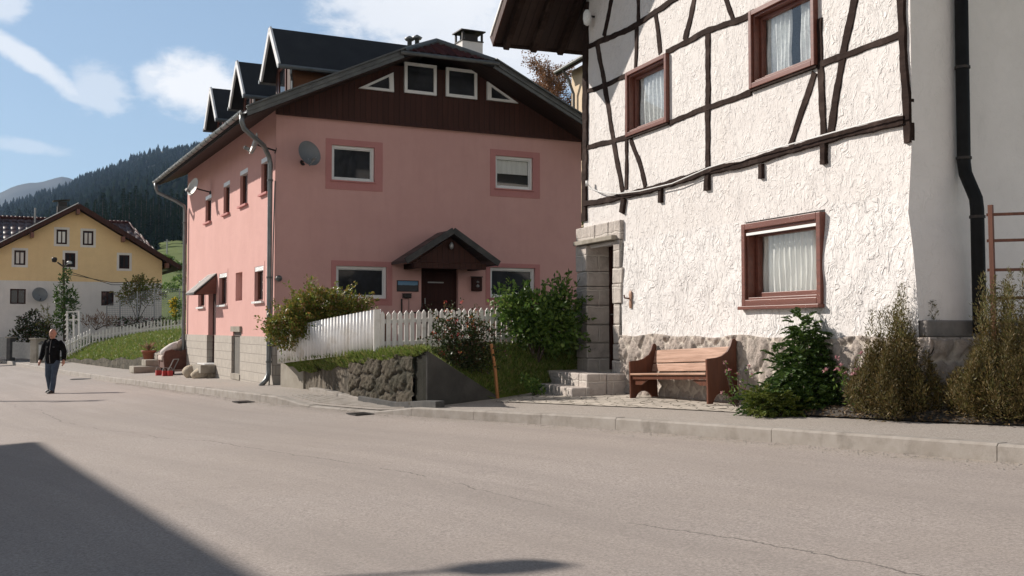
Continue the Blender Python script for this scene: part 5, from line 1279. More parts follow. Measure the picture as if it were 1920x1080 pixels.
def juniper(label, base, h, w, nshoot, seed):
    rr = np.random.default_rng(seed); t = thing('juniper', label, 'juniper', base, 0, 'brown junipers by the white house'); P, D, T = [], [], []; tips = []
    for k in range(nshoot):
        a = rr.uniform(0, 6.283); q = rr.uniform(0, 1)**.6; x0 = np.array((math.cos(a), math.sin(a), 0))*w*.30*q
        lead = k % 8 == 0; q = q*.75 if lead else q; x0 = np.array((math.cos(a), math.sin(a), 0))*w*.30*q
        hh = h*rr.uniform(.80, 1.0)*(1-.15*q) if lead else h*(.80-.42*q**1.3)*rr.uniform(.6, 1.0); end = np.array((math.cos(a)*w*.55*q, math.sin(a)*w*.5*q, hh)); n = int(160 + 330*hh/h)
        u = rr.uniform(.10, 1, n)**.8; bow = np.array((math.cos(a), math.sin(a), 0))*w*.18*q
        p = x0 + (end-x0)*u[:,None] + bow*np.sin(u*math.pi)[:,None]; sp = (1.04-u)**.7*.065+.006
        off = rr.normal(size=(n,3)); p = p + off*sp[:,None]*.75
        P.append(p); D.append(unit(off*.55 + (0,0,.9) + rr.normal(size=(n,3))*.25)); T.append(.055*(1.15-u*.5)*rr.uniform(.7,1.3,n)); tips.append(end)
    P, D, T = map(np.concatenate, (P, D, T)); tip = (P[:,2] > h*.60) & (rr.uniform(size=len(P)) < .6)
    leaf_mesh('foliage', P[~tip], D[~tip], T[~tip], T[~tip]*.22, M['needle_brown'], t, .05); leaf_mesh('shoot_tips', P[tip], D[tip], T[tip], T[tip]*.22, M['needle_tip'], t, .05)
    stems_mesh(t, (0,0,-.06), [tuple(e*.8) for e in tips[:9]], .022, .006, 'stem'); return t
g = ground_hit(1712, 788); g = Vector((g.x, g.y+.25, gz(g.x, g.y+.25)-.02)); juniper('tall browning juniper right of the green conifer, before the corner of the white house', g, (785-528)/2000*g.y, 175/2000*g.y, 165, 3)
g2 = ground_hit(1945, 796); g2 = Vector((g2.x, g2.y+.3, gz(g2.x, g2.y+.3)-.02)); juniper('brown juniper in front of the trellis at the right edge', g2, (792-480)/2000*g2.y, 205/2000*g2.y, 190, 5)
for px, py, Y, n, lab, sz in ((1432, 715, None, 9, 'faded pink striped flowers beside the bench end', .035), (1606, 690, 12.0, 14, 'pink flower cluster between the dark conifer and the juniper', .045)):
    P = at(px, py, Y) if Y else WF.world(5.95, -.45, L(-.62)); zb = gz(P.x, P.y)
    t = thing('pink_flowers', lab, 'flowers', (P.x, P.y, zb)); hh = P.z - zb
    q = rng.normal(size=(n,3))*(.10,.08,.09) + (0,0,hh)
    Q = np.repeat(q, 8, 0); dd = unit(rng.normal(size=Q.shape) + (0,-.5,.4)); leaf_mesh('petals', Q, dd, sz, sz*.6, M['flower_pink'], t)['kind'] = 'stuff'
    qq = np.repeat(q, 10, 0)*rng.uniform(.3, 1, (n*10,1)); leaf_mesh('leaves', qq, rng.normal(size=qq.shape)+(0,0,.4), .06, .028, M['leaf_green'], t)
    stems_mesh(t, (0,0,-.02), [tuple(p) for p in q[:6]], .006, .004, 'stem')
# flower bed soil along the white house, with litter
V = []; nx = 40
e0 = [ground_hit(*p) for p in ((1412,777),(1500,781),(1620,787),(1760,794),(1920,800),(2080,806))]; e1 = [WF.world(x, -.05, 0) for x in (6.0, 6.9, 7.9, 8.9)] + [Vector((5.6,12.6,0)), Vector((7.2,12.9,0))]
mb = MB()
for i in range(6):
    for k in range(9):
        p = e0[i].lerp(Vector((e1[i].x, e1[i].y, 0)), k/8); mb.v.append((p.x, p.y, gz(p.x, p.y) + .008 + .09*min(1, k/3) + random.uniform(0,.02)))
for i in range(5):
    for k in range(8): a = i*9+k; mb.f.append((a, a+9, a+10, a+1))
tag(mb.build('flower_bed', M['soil'], None, True), kind='structure')
n = 900; q = rng.uniform(size=(n,2)); P = []
for a, b_ in q:
    k = a*4.99; i = int(k); A = e0[i].lerp(e0[i+1], k-i); B = Vector((e1[i].lerp(e1[i+1], k-i).x, e1[i].lerp(e1[i+1], k-i).y, 0)); p = A.lerp(B, b_**1.8*.7-.03); P.append((p.x, p.y, gz(p.x,p.y) + .02 + .09*min(1, b_*1.6)))
tag(leaf_mesh('leaf_litter', P, rng.normal(size=(n,3))*(1,1,.25), .045, .02, leaf_mat('dry_litter', ((.14,.09,.05),(.22,.15,.08),(.08,.055,.035)), .05)), kind='stuff')
# grass: blades on the bank, the yard slope and the far lawn
def blades(P, ln, wd, name, lean=.45, m='blade'):
    P = np.asarray(P); D = rng.normal(size=P.shape)*lean; D[:,2] = 1.0
    tag(leaf_mesh(name, P, D, ln*rng.uniform(.5,1.4,len(P)), wd, M[m], None, .2), kind='stuff')
u, v = rng.uniform(0,1,13000), np.concatenate([rng.uniform(-.05,1,8000), rng.uniform(-.10,.10,5000)]); blades(np.stack(bank_fn(u, v), -1), .10, .016, 'bank_grass', .6)
u, v = rng.uniform(0,1,13000), rng.uniform(0.02,.9,13000); blades(np.stack(yard_fn(u, v), -1), .10, .015, 'yard_grass', .6)

# grit that has collected along the kerb, and a few fallen leaves on the road
n = 2600; ss = rng.uniform(2, 34, n); dd = np.abs(rng.normal(size=n))*.16 + .015; V, Fq = [], []
for a, d in zip(ss, dd):
    a = float(a); w = float(wk(a)) - .02 - float(d); x, y = xy(a, w); z = float(road_z(a, w)); r = random.uniform(.004, .012); q = random.uniform(0, 3); i = len(V)
    V += [(x+r*math.cos(q+k*2.09), y+r*math.sin(q+k*2.09), z) for k in range(3)] + [(x, y, z+r*1.1)]; Fq += [(i,i+1,i+3), (i+1,i+2,i+3), (i+2,i,i+3)]
tag(np_mesh('road_grit', V, Fq, M['kerb'], None), kind='stuff')
# ------------------------------------------------------------------ lawn and its walls left of the pink house
def lawn_z(s, w):
    s = np.asarray(s, float); w = np.asarray(w, float); top = Zk(s) + .05 + .42*np.clip((62-s)/22, .35, 1)
    return top + 1.45*(1-np.exp(-np.maximum(w-8.45,0)/2.0)) + .05*np.sin(s*1.7)*np.sin(w*2.1)
def fn(s, w): x, y = xy(s, w); return x, y, lawn_z(s, w)
tag(grid('lawn', fn, np.linspace(39, 60, 50), np.linspace(8.42, 15.5, 30), M['grass']), kind='structure')
mb = MB(); rows = []
for s in np.linspace(39, 57.5, 40):
    s = float(s); j = random.uniform(-.03,.03); zt = float(lawn_z(s, 8.4)) + .02 + j; zb = float(side_z(s, 8.3)) - .2
    rows.append([(*xy(s, 8.28+j*.6), zb), (*xy(s, 8.30+j), (zb+zt)/2), (*xy(s, 8.31+j*.5), zt), (*xy(s, 8.6), zt+.02), (*xy(s, 8.6), zb)])
mb.loft(rows); tag(mb.build('garden_wall', M['rock_wall']), 'low mossy stone wall holding the sunny lawn along the pavement', 'stone wall')
mb = MB(); rows = []
for w in np.linspace(8.3, 13, 12):
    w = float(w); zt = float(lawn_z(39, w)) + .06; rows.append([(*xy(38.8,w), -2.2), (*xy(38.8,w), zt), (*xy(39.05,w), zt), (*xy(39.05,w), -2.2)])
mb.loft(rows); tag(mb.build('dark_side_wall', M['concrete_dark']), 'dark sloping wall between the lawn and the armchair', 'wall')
n = 16000; s, w = rng.uniform(39.2, 58, n), 8.4 + rng.uniform(0, 1, n)**1.3*6; x, y = xy(s, w); blades(np.stack([x, y, lawn_z(s, w)], -1), .16, .035, 'lawn_grass', .6)
def run(a, b, n):
    return [Vector((*xy(lerp(a[0],b[0],k/n), lerp(a[1],b[1],k/n)), 0)) for k in range(n+1)]
def far_pickets(label, a, b, h, pitch, zf, group):
    A, B = Vector((*xy(*a), 0)), Vector((*xy(*b), 0)); ln = (B-A).length; d = (B-A).normalized(); t = thing('picket_fence', label, 'fence', (A.x, A.y, zf(0)), 0, group); n = int(ln/pitch)
    nrm = Vector((d.y,-d.x,0))
    for k in range(n+1):
        p = (B-A)*(k/n); z = zf(k/n) - zf(0); q = p + Vector((0,0,z)); s = d*.035
        MB().extr([q-s, q+s, q+s+Vector((0,0,h-.05)), q+Vector((0,0,h)), q-s+Vector((0,0,h-.05))], nrm*.02).build('picket', M['white_paint'], t)
    for hh in (.15, h*.72): MB().bar(Vector((0,0,hh)) - nrm*.03, (B-A)+Vector((0,0,zf(1)-zf(0)+hh)) - nrm*.03, .03, .07).build('rail', M['white_paint'], t)
far_pickets('level white picket fence at the top of the far lawn', (57, 9.6), (55.5, 14.8), .62, .16, lambda u: float(lawn_z(57-1.5*u, 9.6+5.2*u)) + .02, 'far picket fences')
far_pickets('white picket fence stepping down from the lawn to the pavement behind the man', (57.2, 9.5), (56.8, 8.2), .85, .15, lambda u: lerp(float(lawn_z(57, 9.5)), float(side_z(57, 8.2)) + .1, u), 'far picket fences')
# mesh fence in front of the yellow house
pts = [(200, 612, 59.5), (225, 603, 59), (258, 597, 58.5), (290, 590, 58), (337, 590, 57)]
t = thing('mesh_fence', 'tall grey wire mesh fence on thin posts before the yellow house', 'fence', at(258, 612, 58.5)); o = t.location
tops = [(200,572),(225,562),(258,548),(290,541),(337,541)]; PB, PT = [], []
for (px, py, Y), (tx, ty) in zip(pts, tops):
    b_, tp = at(px, py+6, Y) - o, at(tx, ty, Y) - o; PB.append(b_); PT.append(tp); MB().tube([b_ - Vector((0,0,.4)), tp], .035, 6).build('post', M['galv'], t)
m, nt = new_mat('wire_mesh'); x_ = nt.n('ShaderNodeSeparateXYZ', {0: nt.obj()})
g = nt.math('MAXIMUM', nt.ramp(nt.math('ABSOLUTE', nt.math('SUBTRACT', nt.math('FRACT', nt.math('MULTIPLY', x_.outputs[2], 9)), .5)), .40, .46), nt.ramp(nt.math('ABSOLUTE', nt.math('SUBTRACT', nt.math('FRACT', nt.math('MULTIPLY', x_.outputs[0], 9)), .5)), .40, .46))
pb = nt.n('ShaderNodeBsdfPrincipled', {'Base Color': (.28,.29,.30,1), 'Roughness': .6}); mx = nt.n('ShaderNodeMixShader', {0: g, 1: nt.n('ShaderNodeBsdfTransparent').outputs[0], 2: pb.outputs[0]}); nt.n('ShaderNodeOutputMaterial', {0: mx.outputs[0]})
w_ = MB()
for a in range(4): w_.quad(PB[a], PB[a+1], PT[a+1], PT[a])
w_.build('mesh_panel', m, t)
# gate, posts and panels on the left
def post(px, py0, py1, Y, w, m, label, cap=True, name='gate_post'):
    b_ = at(px, py1, Y); h = at(px, py0, Y).z - b_.z; t = thing(name, label, 'gate post', b_, R(-31)); MB().box(-w,w,-w,w,-.3,h).build('shaft', M[m], t, bevel=.02)
    if cap: MB().box(-w-.05,w+.05,-w-.05,w+.05,h+.002,h+.08).build('cap', M['concrete'], t, bevel=.015)
    return t
post(70, 637, 673, 52.5, .24, 'concrete', 'wide pale concrete gate pillar with a slab cap left of the man')
post(20, 634, 671, 57.0, .16, 'kerb_dark', 'dark gate post at the left edge between two grey fence panels')
t = thing('post_box', 'pale grey metal box on the pavement between the pillar and the man', 'box', at(84, 676, 51.5), R(-31)); MB().box(-.22,.22,-.2,.2,0,.78).build('body', M['galv'], t, bevel=.03); MB().extr([(-.25,-.23,.785),(.25,-.23,.785),(0,-.23,.93)],(0,.46,0)).build('lid', M['kerb_dark'], t)
def panel(pxa, ya, pxb, yb, top_a, top_b, Ya, Yb, label):
    a, b_ = at(pxa, ya, Ya), at(pxb, yb, Yb); t = thing('fence_panel', label, 'fence panel', a, 0, 'grey fence panels by the gate'); d = b_ - a; h = at(pxa, top_a, Ya).z - a.z; n = 14
    for k in range(n+1):
        p = d*(k/n); MB().bar(p, p + Vector((0,0,h)), .10, .02, (0,1,0)).build('slat', M['galv'], t)
    for z in (.15, h-.12): MB().bar(Vector((0,.03,z)), d + Vector((0,.03,z)), .03, .06).build('rail', M['iron'], t)
panel(25, 670, 43, 672, 641, 642, 56.6, 55.2, 'left half of the grey slatted gate'); panel(44, 672, 61, 674, 642, 643, 55.0, 53.5, 'right half of the grey slatted gate beside the concrete pillar'); panel(-6, 668, 15, 670, 632, 634, 59.5, 57.6, 'grey slatted panel at the left edge of the photo')
# white metal gate standing on the lawn edge
t = thing('metal_gate', 'narrow white metal gate with curved top bars above the man', 'gate', at(134, 655, 55)); o = t.location
q = lambda px, py: at(px, py, 55) - o
for a, b_ in (((126,583),(127,655)), ((148,583),(149,652)), ((138,590),(139,655))): MB().bar(q(*a), q(*b_), .09, .09, (0,1,0)).build('upright', M['white_paint'], t)
for a, b_ in (((124,585),(150,584)), ((126,600),(149,599)), ((126,640),(149,637))): MB().bar(q(*a), q(*b_), .05, .06).build('bar', M['white_paint'], t)
for k in range(7): MB().tube([q(122, 592+9*k), q(128, 584+9*k), q(130, 588+9*k)], .025, 5).build('scroll', M['galv'], t)

# ------------------------------------------------------------------ yellow house
p = at(145, 388, 62); YF = Frame(p.x, p.y, .893, .451, -1.9); L = YF.L
yh = thing('yellow_house', 'yellow gabled house with a pale grey ground floor and brown tiled roof', 'house', YF.base, YF.rz)
xr = YF.front(304, 500)[0]; xl = -6.4; za = YF.front(145, 393)[1]; SLp = .60; zf = YF.front(145, 528)[1]
rk = lambda x: za - abs(x)*SLp
wins = [YF.rect(a, b_) for a, b_ in (((106,430),(125.5,458)), ((155.5,432.5),(175,460)), ((27,469),(47.5,497)), ((122,474),(141,501)), ((223.5,478),(242.5,504)))]
lows = [YF.rect(a, b_) for a, b_ in (((19,541.5),(48,570)), ((190,546),(213,573)))]
mb = MB(); zt = rk(xr) - .3
P_ = lambda x, d, z: (x, d, z)
ztop = max(w[3] for w in wins) + .1
xs = sorted({xl, xr, 0, *[w[0] for w in wins], *[w[1] for w in wins]})
# gable wall as columns whose top follows the rake
for a, b_ in zip(xs, xs[1:]):
    hs = sorted([w for w in wins if w[0] < (a+b_)/2 < w[1]], key=lambda w: w[2]); z = zf
    for h in hs: mb.quad((a,0,z),(b_,0,z),(b_,0,h[2]),(a,0,h[2])); z = h[3]
    mb.quad((a,0,z),(b_,0,z),(b_,0,rk(b_)),(a,0,rk(a)))
mb.quad((xr,0,zf),(xr,9,zf),(xr,9,rk(xr)),(xr,0,rk(xr))); mb.build('upper_wall', M['yellow_wall'], yh)
mb = MB(); wall_mesh(mb, xl, xr, -1, zf, lows, .15, P_); mb.quad((xr,0,-1),(xr,9,-1),(xr,9,zf),(xr,0,zf)); mb.build('ground_floor_wall', M['grey_wall'], yh)
MB().quad((xl,.3,-1),(xr-.1,.3,-1),(xr-.1,.3,rk(xr)-.2),(xl,.3,rk(xr)-.2)).quad((-1.9,.28,zf),(1.9,.28,zf),(1.9,.28,za-1.2),(-1.9,.28,za-1.2)).build('interior', M['room'], yh)
for i, r in enumerate(wins + lows):
    x0, x1, z0, z1 = r; f = MB(); ring(f, x0, x1, z0, z1, .07, .04, .12, P_); f.box((x0+x1)/2-.03, (x0+x1)/2+.03, .05, .11, z0+.07, z1-.07); w = f.build('window', M['door_brown'], yh)
    MB().box(x0+.07, x1-.07, .09, .10, z0+.07, z1-.07).build('pane', M['glass'], w)
    if i in (0, 1, 2): MB().box(x0+.1, x1-.1, .086, .0895, z0+.1, z1-.12).build('curtain', M['curtain'] if i == 0 else M['grey_wall'], w)
    s = MB()
    for qq in ((x0-.13,x0,z0-.13,z1+.13),(x1,x1+.13,z0-.13,z1+.13),(x0,x1,z0-.13,z0),(x0,x1,z1,z1+.13)): s.box(qq[0],qq[1],-.012,.02,qq[2],qq[3])
    s.build('surround', M['grey_wall'], w)
rf = MB(); ov = 1.0; xe = xr + ov
for s in (-1, 1):
    x1 = xe if s > 0 else 7.5; rf.extr([(0,-.7,za+.28),(s*x1,-.7,za+.28-x1*SLp),(s*x1,8,za+.28-x1*SLp),(0,8,za+.28)], (0,0,-.16))
roof = rf.build('roof', M['yellow_tiles'], yh)
sf = MB()
for s in (-1, 1):
    x1 = xe if s > 0 else 7.5; sf.bar((0,-.73,za+.17),(s*x1,-.73,za+.17-x1*SLp),.04,.26); sf.extr([(0,-.68,za+.11),(s*x1,-.68,za+.11-x1*SLp),(s*x1,7.9,za+.11-x1*SLp),(0,7.9,za+.11)], (0,0,-.03))
sf.build('barge_board', M['cladding'], roof)
MB().bar((0,-.76,za+.32),(-7.5,-.76,za+.32-7.5*SLp),.03,.04).build('verge_trim', M['white_metal'], roof)
for x in (0, -2.4, -4.9, 2.5, 5.0):
    if x < xr+.8: MB().box(x-.09, x+.09, -.7, -.005, rk(x)-.32, rk(x)-.02).build('purlin', M['frame_brown'], roof)
xrg = YF.front(240, 418, 6)[0]; zrg = YF.front(240, 418, 6)[1]; xe0 = YF.front(318, 502, .35)[0]; ze0 = YF.front(318, 502, .35)[1]
cr = MB(); cr.extr([(-16,.35,ze0),(xe0,.35,ze0),(xrg,6,zrg),(-16,6,zrg)], (0,0,-.12)); cr.extr([(xe0,.35,ze0),(xe0,11.5,ze0),(xrg,6,zrg)], (0,0,-.12)); cr.build('cross_roof', M['yellow_tiles'], yh)
MB().tube([(-16,6,zrg+.05),(xrg,6,zrg+.05),(xe0,.35,ze0+.05)], .09, 6).build('ridge_tiles', M['hip_tiles'], roof)
pc = at(117, 388, 66) - YF.o; a, b_, z = pc.dot(YF.u), pc.dot(YF.i), pc.z - YF.zb
ch = MB().box(a-.30, a+.30, b_-.3, b_+.3, z-2, z+.02).build('chimney', M['kerb_dark'], roof); ch2 = MB().box(a-.25,a+.25,b_-.25,b_+.25,z+.025,z+.3); ch2.extr([(a-.55,b_-.35,z+.3),(a+.42,b_-.35,z+.42),(a+.42,b_-.35,z+.47),(a-.55,b_-.35,z+.35)],(0,.7,0)); ch2.build('chimney_cap', M['iron'], roof)
for px, py in ((66, 390), (111, 398)):
    q_ = at(px, py, 66) - YF.o; MB().tube([(q_.dot(YF.u), q_.dot(YF.i), q_.z-YF.zb-1.5),(q_.dot(YF.u), q_.dot(YF.i), q_.z-YF.zb)], .06, 6).build('vent_pipe', M['galv'], roof)
x, z = YF.front(74, 553, -.4); t = thing('satellite_dish', 'pale blue-grey satellite dish on the ground floor of the yellow house', 'satellite dish', YF.world(x, 0, z), YF.rz)
MB().lathe([(.42*k/8, .12*(k/8)**2) for k in range(9)] + [(.42*k/8, .12*(k/8)**2-.02) for k in range(8,-1,-1)], 24, (0,-.3,0), (.2,-1,.25)).build('bowl', M['dish_grey'], t, True)
MB().tube([(0,-.3,0),(0,-.15,-.1),(0,0,-.1)], .03, 6).tube([(0,-.36,-.35),(.06,-.75,-.2)], .025, 6).build('bracket', M['iron'], t)
# utility pole with lamps in front of the yellow house
t = thing('utility_pole', 'pole with a floodlight and small lamp rising from the climbing shrub', 'utility pole', at(121, 620, 58)); o = t.location; q = lambda px, py, Y=58: at(px, py, Y) - o
MB().tube([q(121, 640), q(119, 487)], [.08,.06], 8).build('pole', M['bark'], t)
MB().tube([q(119,500), q(108,492)], .04, 6).tube([q(119,500), q(128,496)], .04, 6).build('crossarm', M['iron'], t)
MB().lathe([(0,-.12),(.11,-.09),(.15,.06),(.12,.15),(0,.17)], 12, q(102, 488)).build('floodlight', M['iron'], t, True)
MB().lathe([(0,-.07),(.15,-.04),(.13,.03),(0,.08)], 12, q(130, 492), (.3,-.4,1)).build('lamp_shade', M['dish_white'], t, True)
for i, (px, py) in enumerate(((119,512),(118,506))): MB().tube([q(px,py), q(210,530+4*i,60), q(300,528+6*i,61)], .018, 5).build('wire', M['iron'], t)

# ------------------------------------------------------------------ beige house and tree behind the pink roof
p = at(1072, 250, 37); BF = Frame(p.x, p.y, .3486, -.9373, -1.2); L = BF.L; bh = thing('beige_house', 'beige house partly hidden behind the pink roof and the white house', 'house', BF.base, BF.rz)
zt = BF.front(1072, 133)[1]
mb = MB().quad((0,0,-1),(7,0,-1),(7,0,zt),(0,0,zt)); mb.quad((0,0,-1),(0,6,-1),(0,6,zt),(0,0,zt)).quad((7,0,-1),(7,6,-1),(7,6,zt),(7,0,zt)); mb.build('wall', M['beige_wall'], bh)
r = MB(); r.extr([(-.25,-.45,zt-.12),(7.5,-.45,zt-.12),(7.5,3,zt+1.9),(-.25,3,zt+1.9)],(0,0,.14)); r.extr([(-.5,6.7,zt-.18),(7.5,6.7,zt-.18),(7.5,3,zt+1.9),(-.5,3,zt+1.9)],(0,0,.14)); rr_ = r.build('roof', M['roof_slate'], bh)
MB().bar((-.27,-.47,zt-.06),(7.5,-.47,zt-.06),.06,.2).build('fascia', M['timber'], rr_); MB().tube([(-.25,-.53,zt-.05),(7.5,-.53,zt-.05)], .055, 8).build('gutter', M['zinc_dark'], rr_)
MB().tube([(.4,-.5,zt-.1),(.4,-.3,zt-.4),(.4,-.1,zt-.9),(.4,-.09,0)], .05, 8).build('downpipe', M['zinc_dark'], bh)
def crown_tree(name, label, base, h, cr, n, m, ln, cat='tree', group=None, limbs=9, low=.45):
    base = Vector(base); t = thing(name, label, cat, base, 0, group)
    MB().tube([(0,0,-.3),(.05,.02,h*.35),(-.03,.03,h*.7),(0,0,h*.98)], [h*.018+.03, h*.014+.02, h*.008+.015, .012], 8).build('trunk', M['bark'], t)
    P, D = [], []
    for k in range(limbs):
        a = k*2.4 + random.uniform(-.4,.4); z0 = lerp(low, .94, k/limbs)*h; l = cr*random.uniform(.7, 1.1)*(1.1-.5*k/limbs); e = Vector((math.cos(a)*l, math.sin(a)*l, z0 + l*random.uniform(.6, 1.1)))
        MB().tube([(0,0,z0), (e.x*.5,e.y*.5,z0+(e.z-z0)*.35), e], [.035,.022,.008], 5).build('limb', M['bark'], t)
        for u in np.linspace(.3, 1.05, 6):
            c = np.array((e.x*u, e.y*u, z0 + (e.z-z0)*u**1.3)); p, d = in_blob(c, np.array((1,1,.9))*cr*random.uniform(.18,.34), n//(limbs*6), .1, .3); P.append(p); D.append(d + rng.normal(size=d.shape)*.7)
    P, D = np.concatenate(P), np.concatenate(D); leaf_mesh('crown', P, D, ln*rng.uniform(.6,1.3,len(P)), ln*.6, M[m], t); return t
p = at(1030, 250, 43); crown_tree('autumn_tree', 'russet half-bare autumn tree behind the pink roof', (p.x, p.y, -1.5), at(1030, 104, 43).z + 1.5, 1.25, 15000, 'leaf_autumn', .085, limbs=18, low=.68)
p = at(1092, 410, 30); shrub('climbing_plant', 'sliver of green climber between the pink and the white house', 'climber', (p.x, p.y, -.8), [((0,0,3.6),(.12,.2,.5)), ((0,0,2.8),(.1,.2,.5)), ((0,0,1.6),(.12,.2,.9))], 3500, .09, .06, 'leaf_green')
# garden plants before the yellow house
p = at(120, 625, 56); shrub('garden_conifer', 'bushy green conifer wrapped round the pole before the yellow house', 'conifer', (p.x, p.y, p.z), [((0,0,.6),(.55,.5,.7)), ((.1,0,1.4),(.6,.5,.6)), ((-.15,0,2.0),(.45,.4,.5)), ((.35,0,1.9),(.3,.3,.5)), ((-.05,0,2.7),(.22,.2,.5)), ((.12,0,3.1),(.2,.2,.35))], 1500, .17, .07, 'needle_green')
p = at(58, 650, 58); shrub('dark_laurel', 'dark evergreen shrub behind the gate at the left', 'shrub', (p.x, p.y, p.z), [((-.4,0,.5),(.7,.6,.6)), ((.3,0,.7),(.8,.6,.7)), ((.1,0,1.5),(.4,.4,.5)), ((-.5,0,1.2),(.3,.3,.5)), ((.8,0,.7),(.5,.5,.5))], 1300, .17, .09, 'leaf_rose')
p = at(92, 640, 57); shrub('bare_bush', 'thin reddish bush between the dark shrub and the conifer', 'bush', (p.x, p.y, p.z), [((0,0,.7),(.35,.3,.6)), ((-.2,0,1.3),(.2,.2,.4)), ((.2,0,1.0),(.3,.3,.4))], 700, .12, .05, 'leaf_hedge', sprig=6)
p = at(258, 600, 60); shrub('fruit_bush', 'wide airy fruit tree with upright shoots before the yellow wall', 'small tree', (p.x, p.y, p.z), [((-.6,0,1.4),(.6,.5,.35)), ((.2,0,1.5),(.7,.5,.4)), ((.9,0,1.4),(.5,.5,.4)), ((-.1,0,1.1),(.9,.5,.35)), ((.5,0,2.0),(.5,.4,.35)), ((-.2,0,1.9),(.35,.3,.3))], 850, .15, .07, 'leaf_hedge', sprig=16)
p = at(330, 605, 52); shrub('yellow_bush', 'bush with bright yellow blooms by the pink wall corner', 'bush', (p.x, p.y, p.z), [((0,0,.5),(.28,.3,.5)), ((-.05,0,.95),(.24,.26,.3))], 2500, .11, .06, 'leaf_green', extra=lambda t, P: flowers(t, P[P[:,0] < .0], 70, 'flower_yellow', .085))
p = at(180, 615, 58); shrub('orange_grasses', 'orange and straw coloured border plants along the far picket fence', 'plants', (p.x, p.y, p.z), [((-.4,0,.3),(.5,.3,.35)), ((.3,0,.4),(.5,.3,.4)), ((.9,0,.3),(.4,.3,.3))], 1200, .22, .035, 'leaf_autumn', up=1.2)
p = at(262, 612, 57.6); shrub('lavender_row', 'dull purple flowering row along the foot of the mesh fence', 'plants', (p.x, p.y, p.z), [((-1.0+.5*k,.1*k,.22),(.38,.3,.26)) for k in range(6)], 1300, .13, .06, 'leaf_rose', extra=lambda t, P: flowers(t, P, 60, 'flower_pink', .05))
p = at(168, 640, 55); shrub('lawn_edge_shrub', 'low green cushion plants beside the sloping picket fence', 'plant', (p.x, p.y, float(lawn_z(55.5, 9.6))), [((0,0,.1),(.4,.4,.3)), ((.6,.1,.1),(.5,.4,.25)), ((.1,-.8,-.1),(.3,.4,.2))], 1800, .14, .06, 'needle_green')

# ------------------------------------------------------------------ the hillside, its woods and the mountain
ang_x = np.array([-1500,-300,0,100,200,300,370,480,700,1000,1500,2500]); ang_v = np.array([.06,.085,.110,.1255,.1455,.163,.170,.175,.165,.145,.12,.09])
def hill_z(r, d):
    px = 960 + 2000*r; A = np.interp(px, ang_x, ang_v)
    m = np.clip((d-75)/265, 0, 1); t = np.clip((d-340)/2160, 0, 1)
    side = np.clip((200-px)/260, 0, 1)                     # the meadow lies lower to the left
    z0 = -2.4 + 27*m*(1-.55*side)
    f = z0 + (2500*A - z0)*t**1.18
    f = np.where(d > 2500, 2500*A - (d-2500)*.25, f)
    return f + np.where(d > 120, (np.sin(d*.031+r*9)*np.sin(r*47+d*.011))*np.minimum(2.0+d*.006, 14), 0)*np.clip((d-120)/200, 0, 1) + .25*np.sin(d*.31)*np.sin(r*160+d*.1)
rr_ = np.linspace(-.75, .35, 150)
def fn(r, d): return r*d, d + 0*r, hill_z(r, d)
tag(grid('meadow_slope', fn, rr_, np.concatenate([np.linspace(72, 160, 26), np.linspace(168, 340, 16)]), M['meadow']), kind='structure')
tag(grid('wooded_hill', fn, rr_, np.concatenate([np.linspace(339, 2500, 60), np.linspace(2560, 3400, 6)]), M['forest_floor']), kind='structure')
def fn(r, d):
    px = 960+2000*r; A = np.interp(px, [-1200,-400,-100,0,50,115,200,330,700,1500], [.08,.10,.118,.1275,.138,.1415,.134,.12,.10,.08]); t = np.clip((d-4200)/1500, 0, 1.0); z = 5700*A*t + 9*np.sin(r*130)*t
    return r*d, d+0*r, np.where(d > 5700, 5700*A-(d-5700)*.3, z) - 3
tag(grid('mountain', fn, np.linspace(-.9, .3, 200), np.concatenate([np.linspace(4200, 5700, 14), [6000, 6500]]), M['forest_floor']), kind='structure')
# woods on the hill: thousands of small crowns, one object
def woods(n, rlo, rhi, dlo, dhi, h0, name):
    r = rng.uniform(rlo, rhi, n); t = rng.uniform(0, 1, n); d = dlo*(dhi/dlo)**t; x, y = r*d, d; z = hill_z(r, d); h = h0*rng.uniform(.5, 1.35, n)*np.where(rng.uniform(size=n) < .12, 1.35, 1); w = h*rng.uniform(.22, .36, n)
    V, Fc = [], []; K = 6; a0 = rng.uniform(0, 6.28, n)
    for zl, zh, wf in ((.05,.55,1.0),(.32,.80,.74),(.60,1.0,.46)):
        ring_ = []
        for k in range(K):
            a = a0 + k*2*math.pi/K; j = rng.uniform(.7, 1.2, n)*wf; ring_.append(np.stack([x+np.cos(a)*w*j, y+np.sin(a)*w*j, z+h*(zl+rng.uniform(-.05,.05,n))], -1))
        tip = np.stack([x+rng.normal(size=n)*w*.05, y, z+h*zh], -1); block = np.stack(ring_+[tip], 1); base = sum(len(v) for v in V); V.append(block.reshape(-1,3)); i = base + np.arange(n)[:,None]*(K+1)
        for k in range(K): Fc.append(np.concatenate([i+k, i+(k+1)%K, i+K], 1))
    return tag(np_mesh(name, np.concatenate(V), np.concatenate(Fc), M['conifer_far'], None), kind='stuff')
woods(17000, -.52, -.27, 700, 2560, 12.5, 'distant_woods')

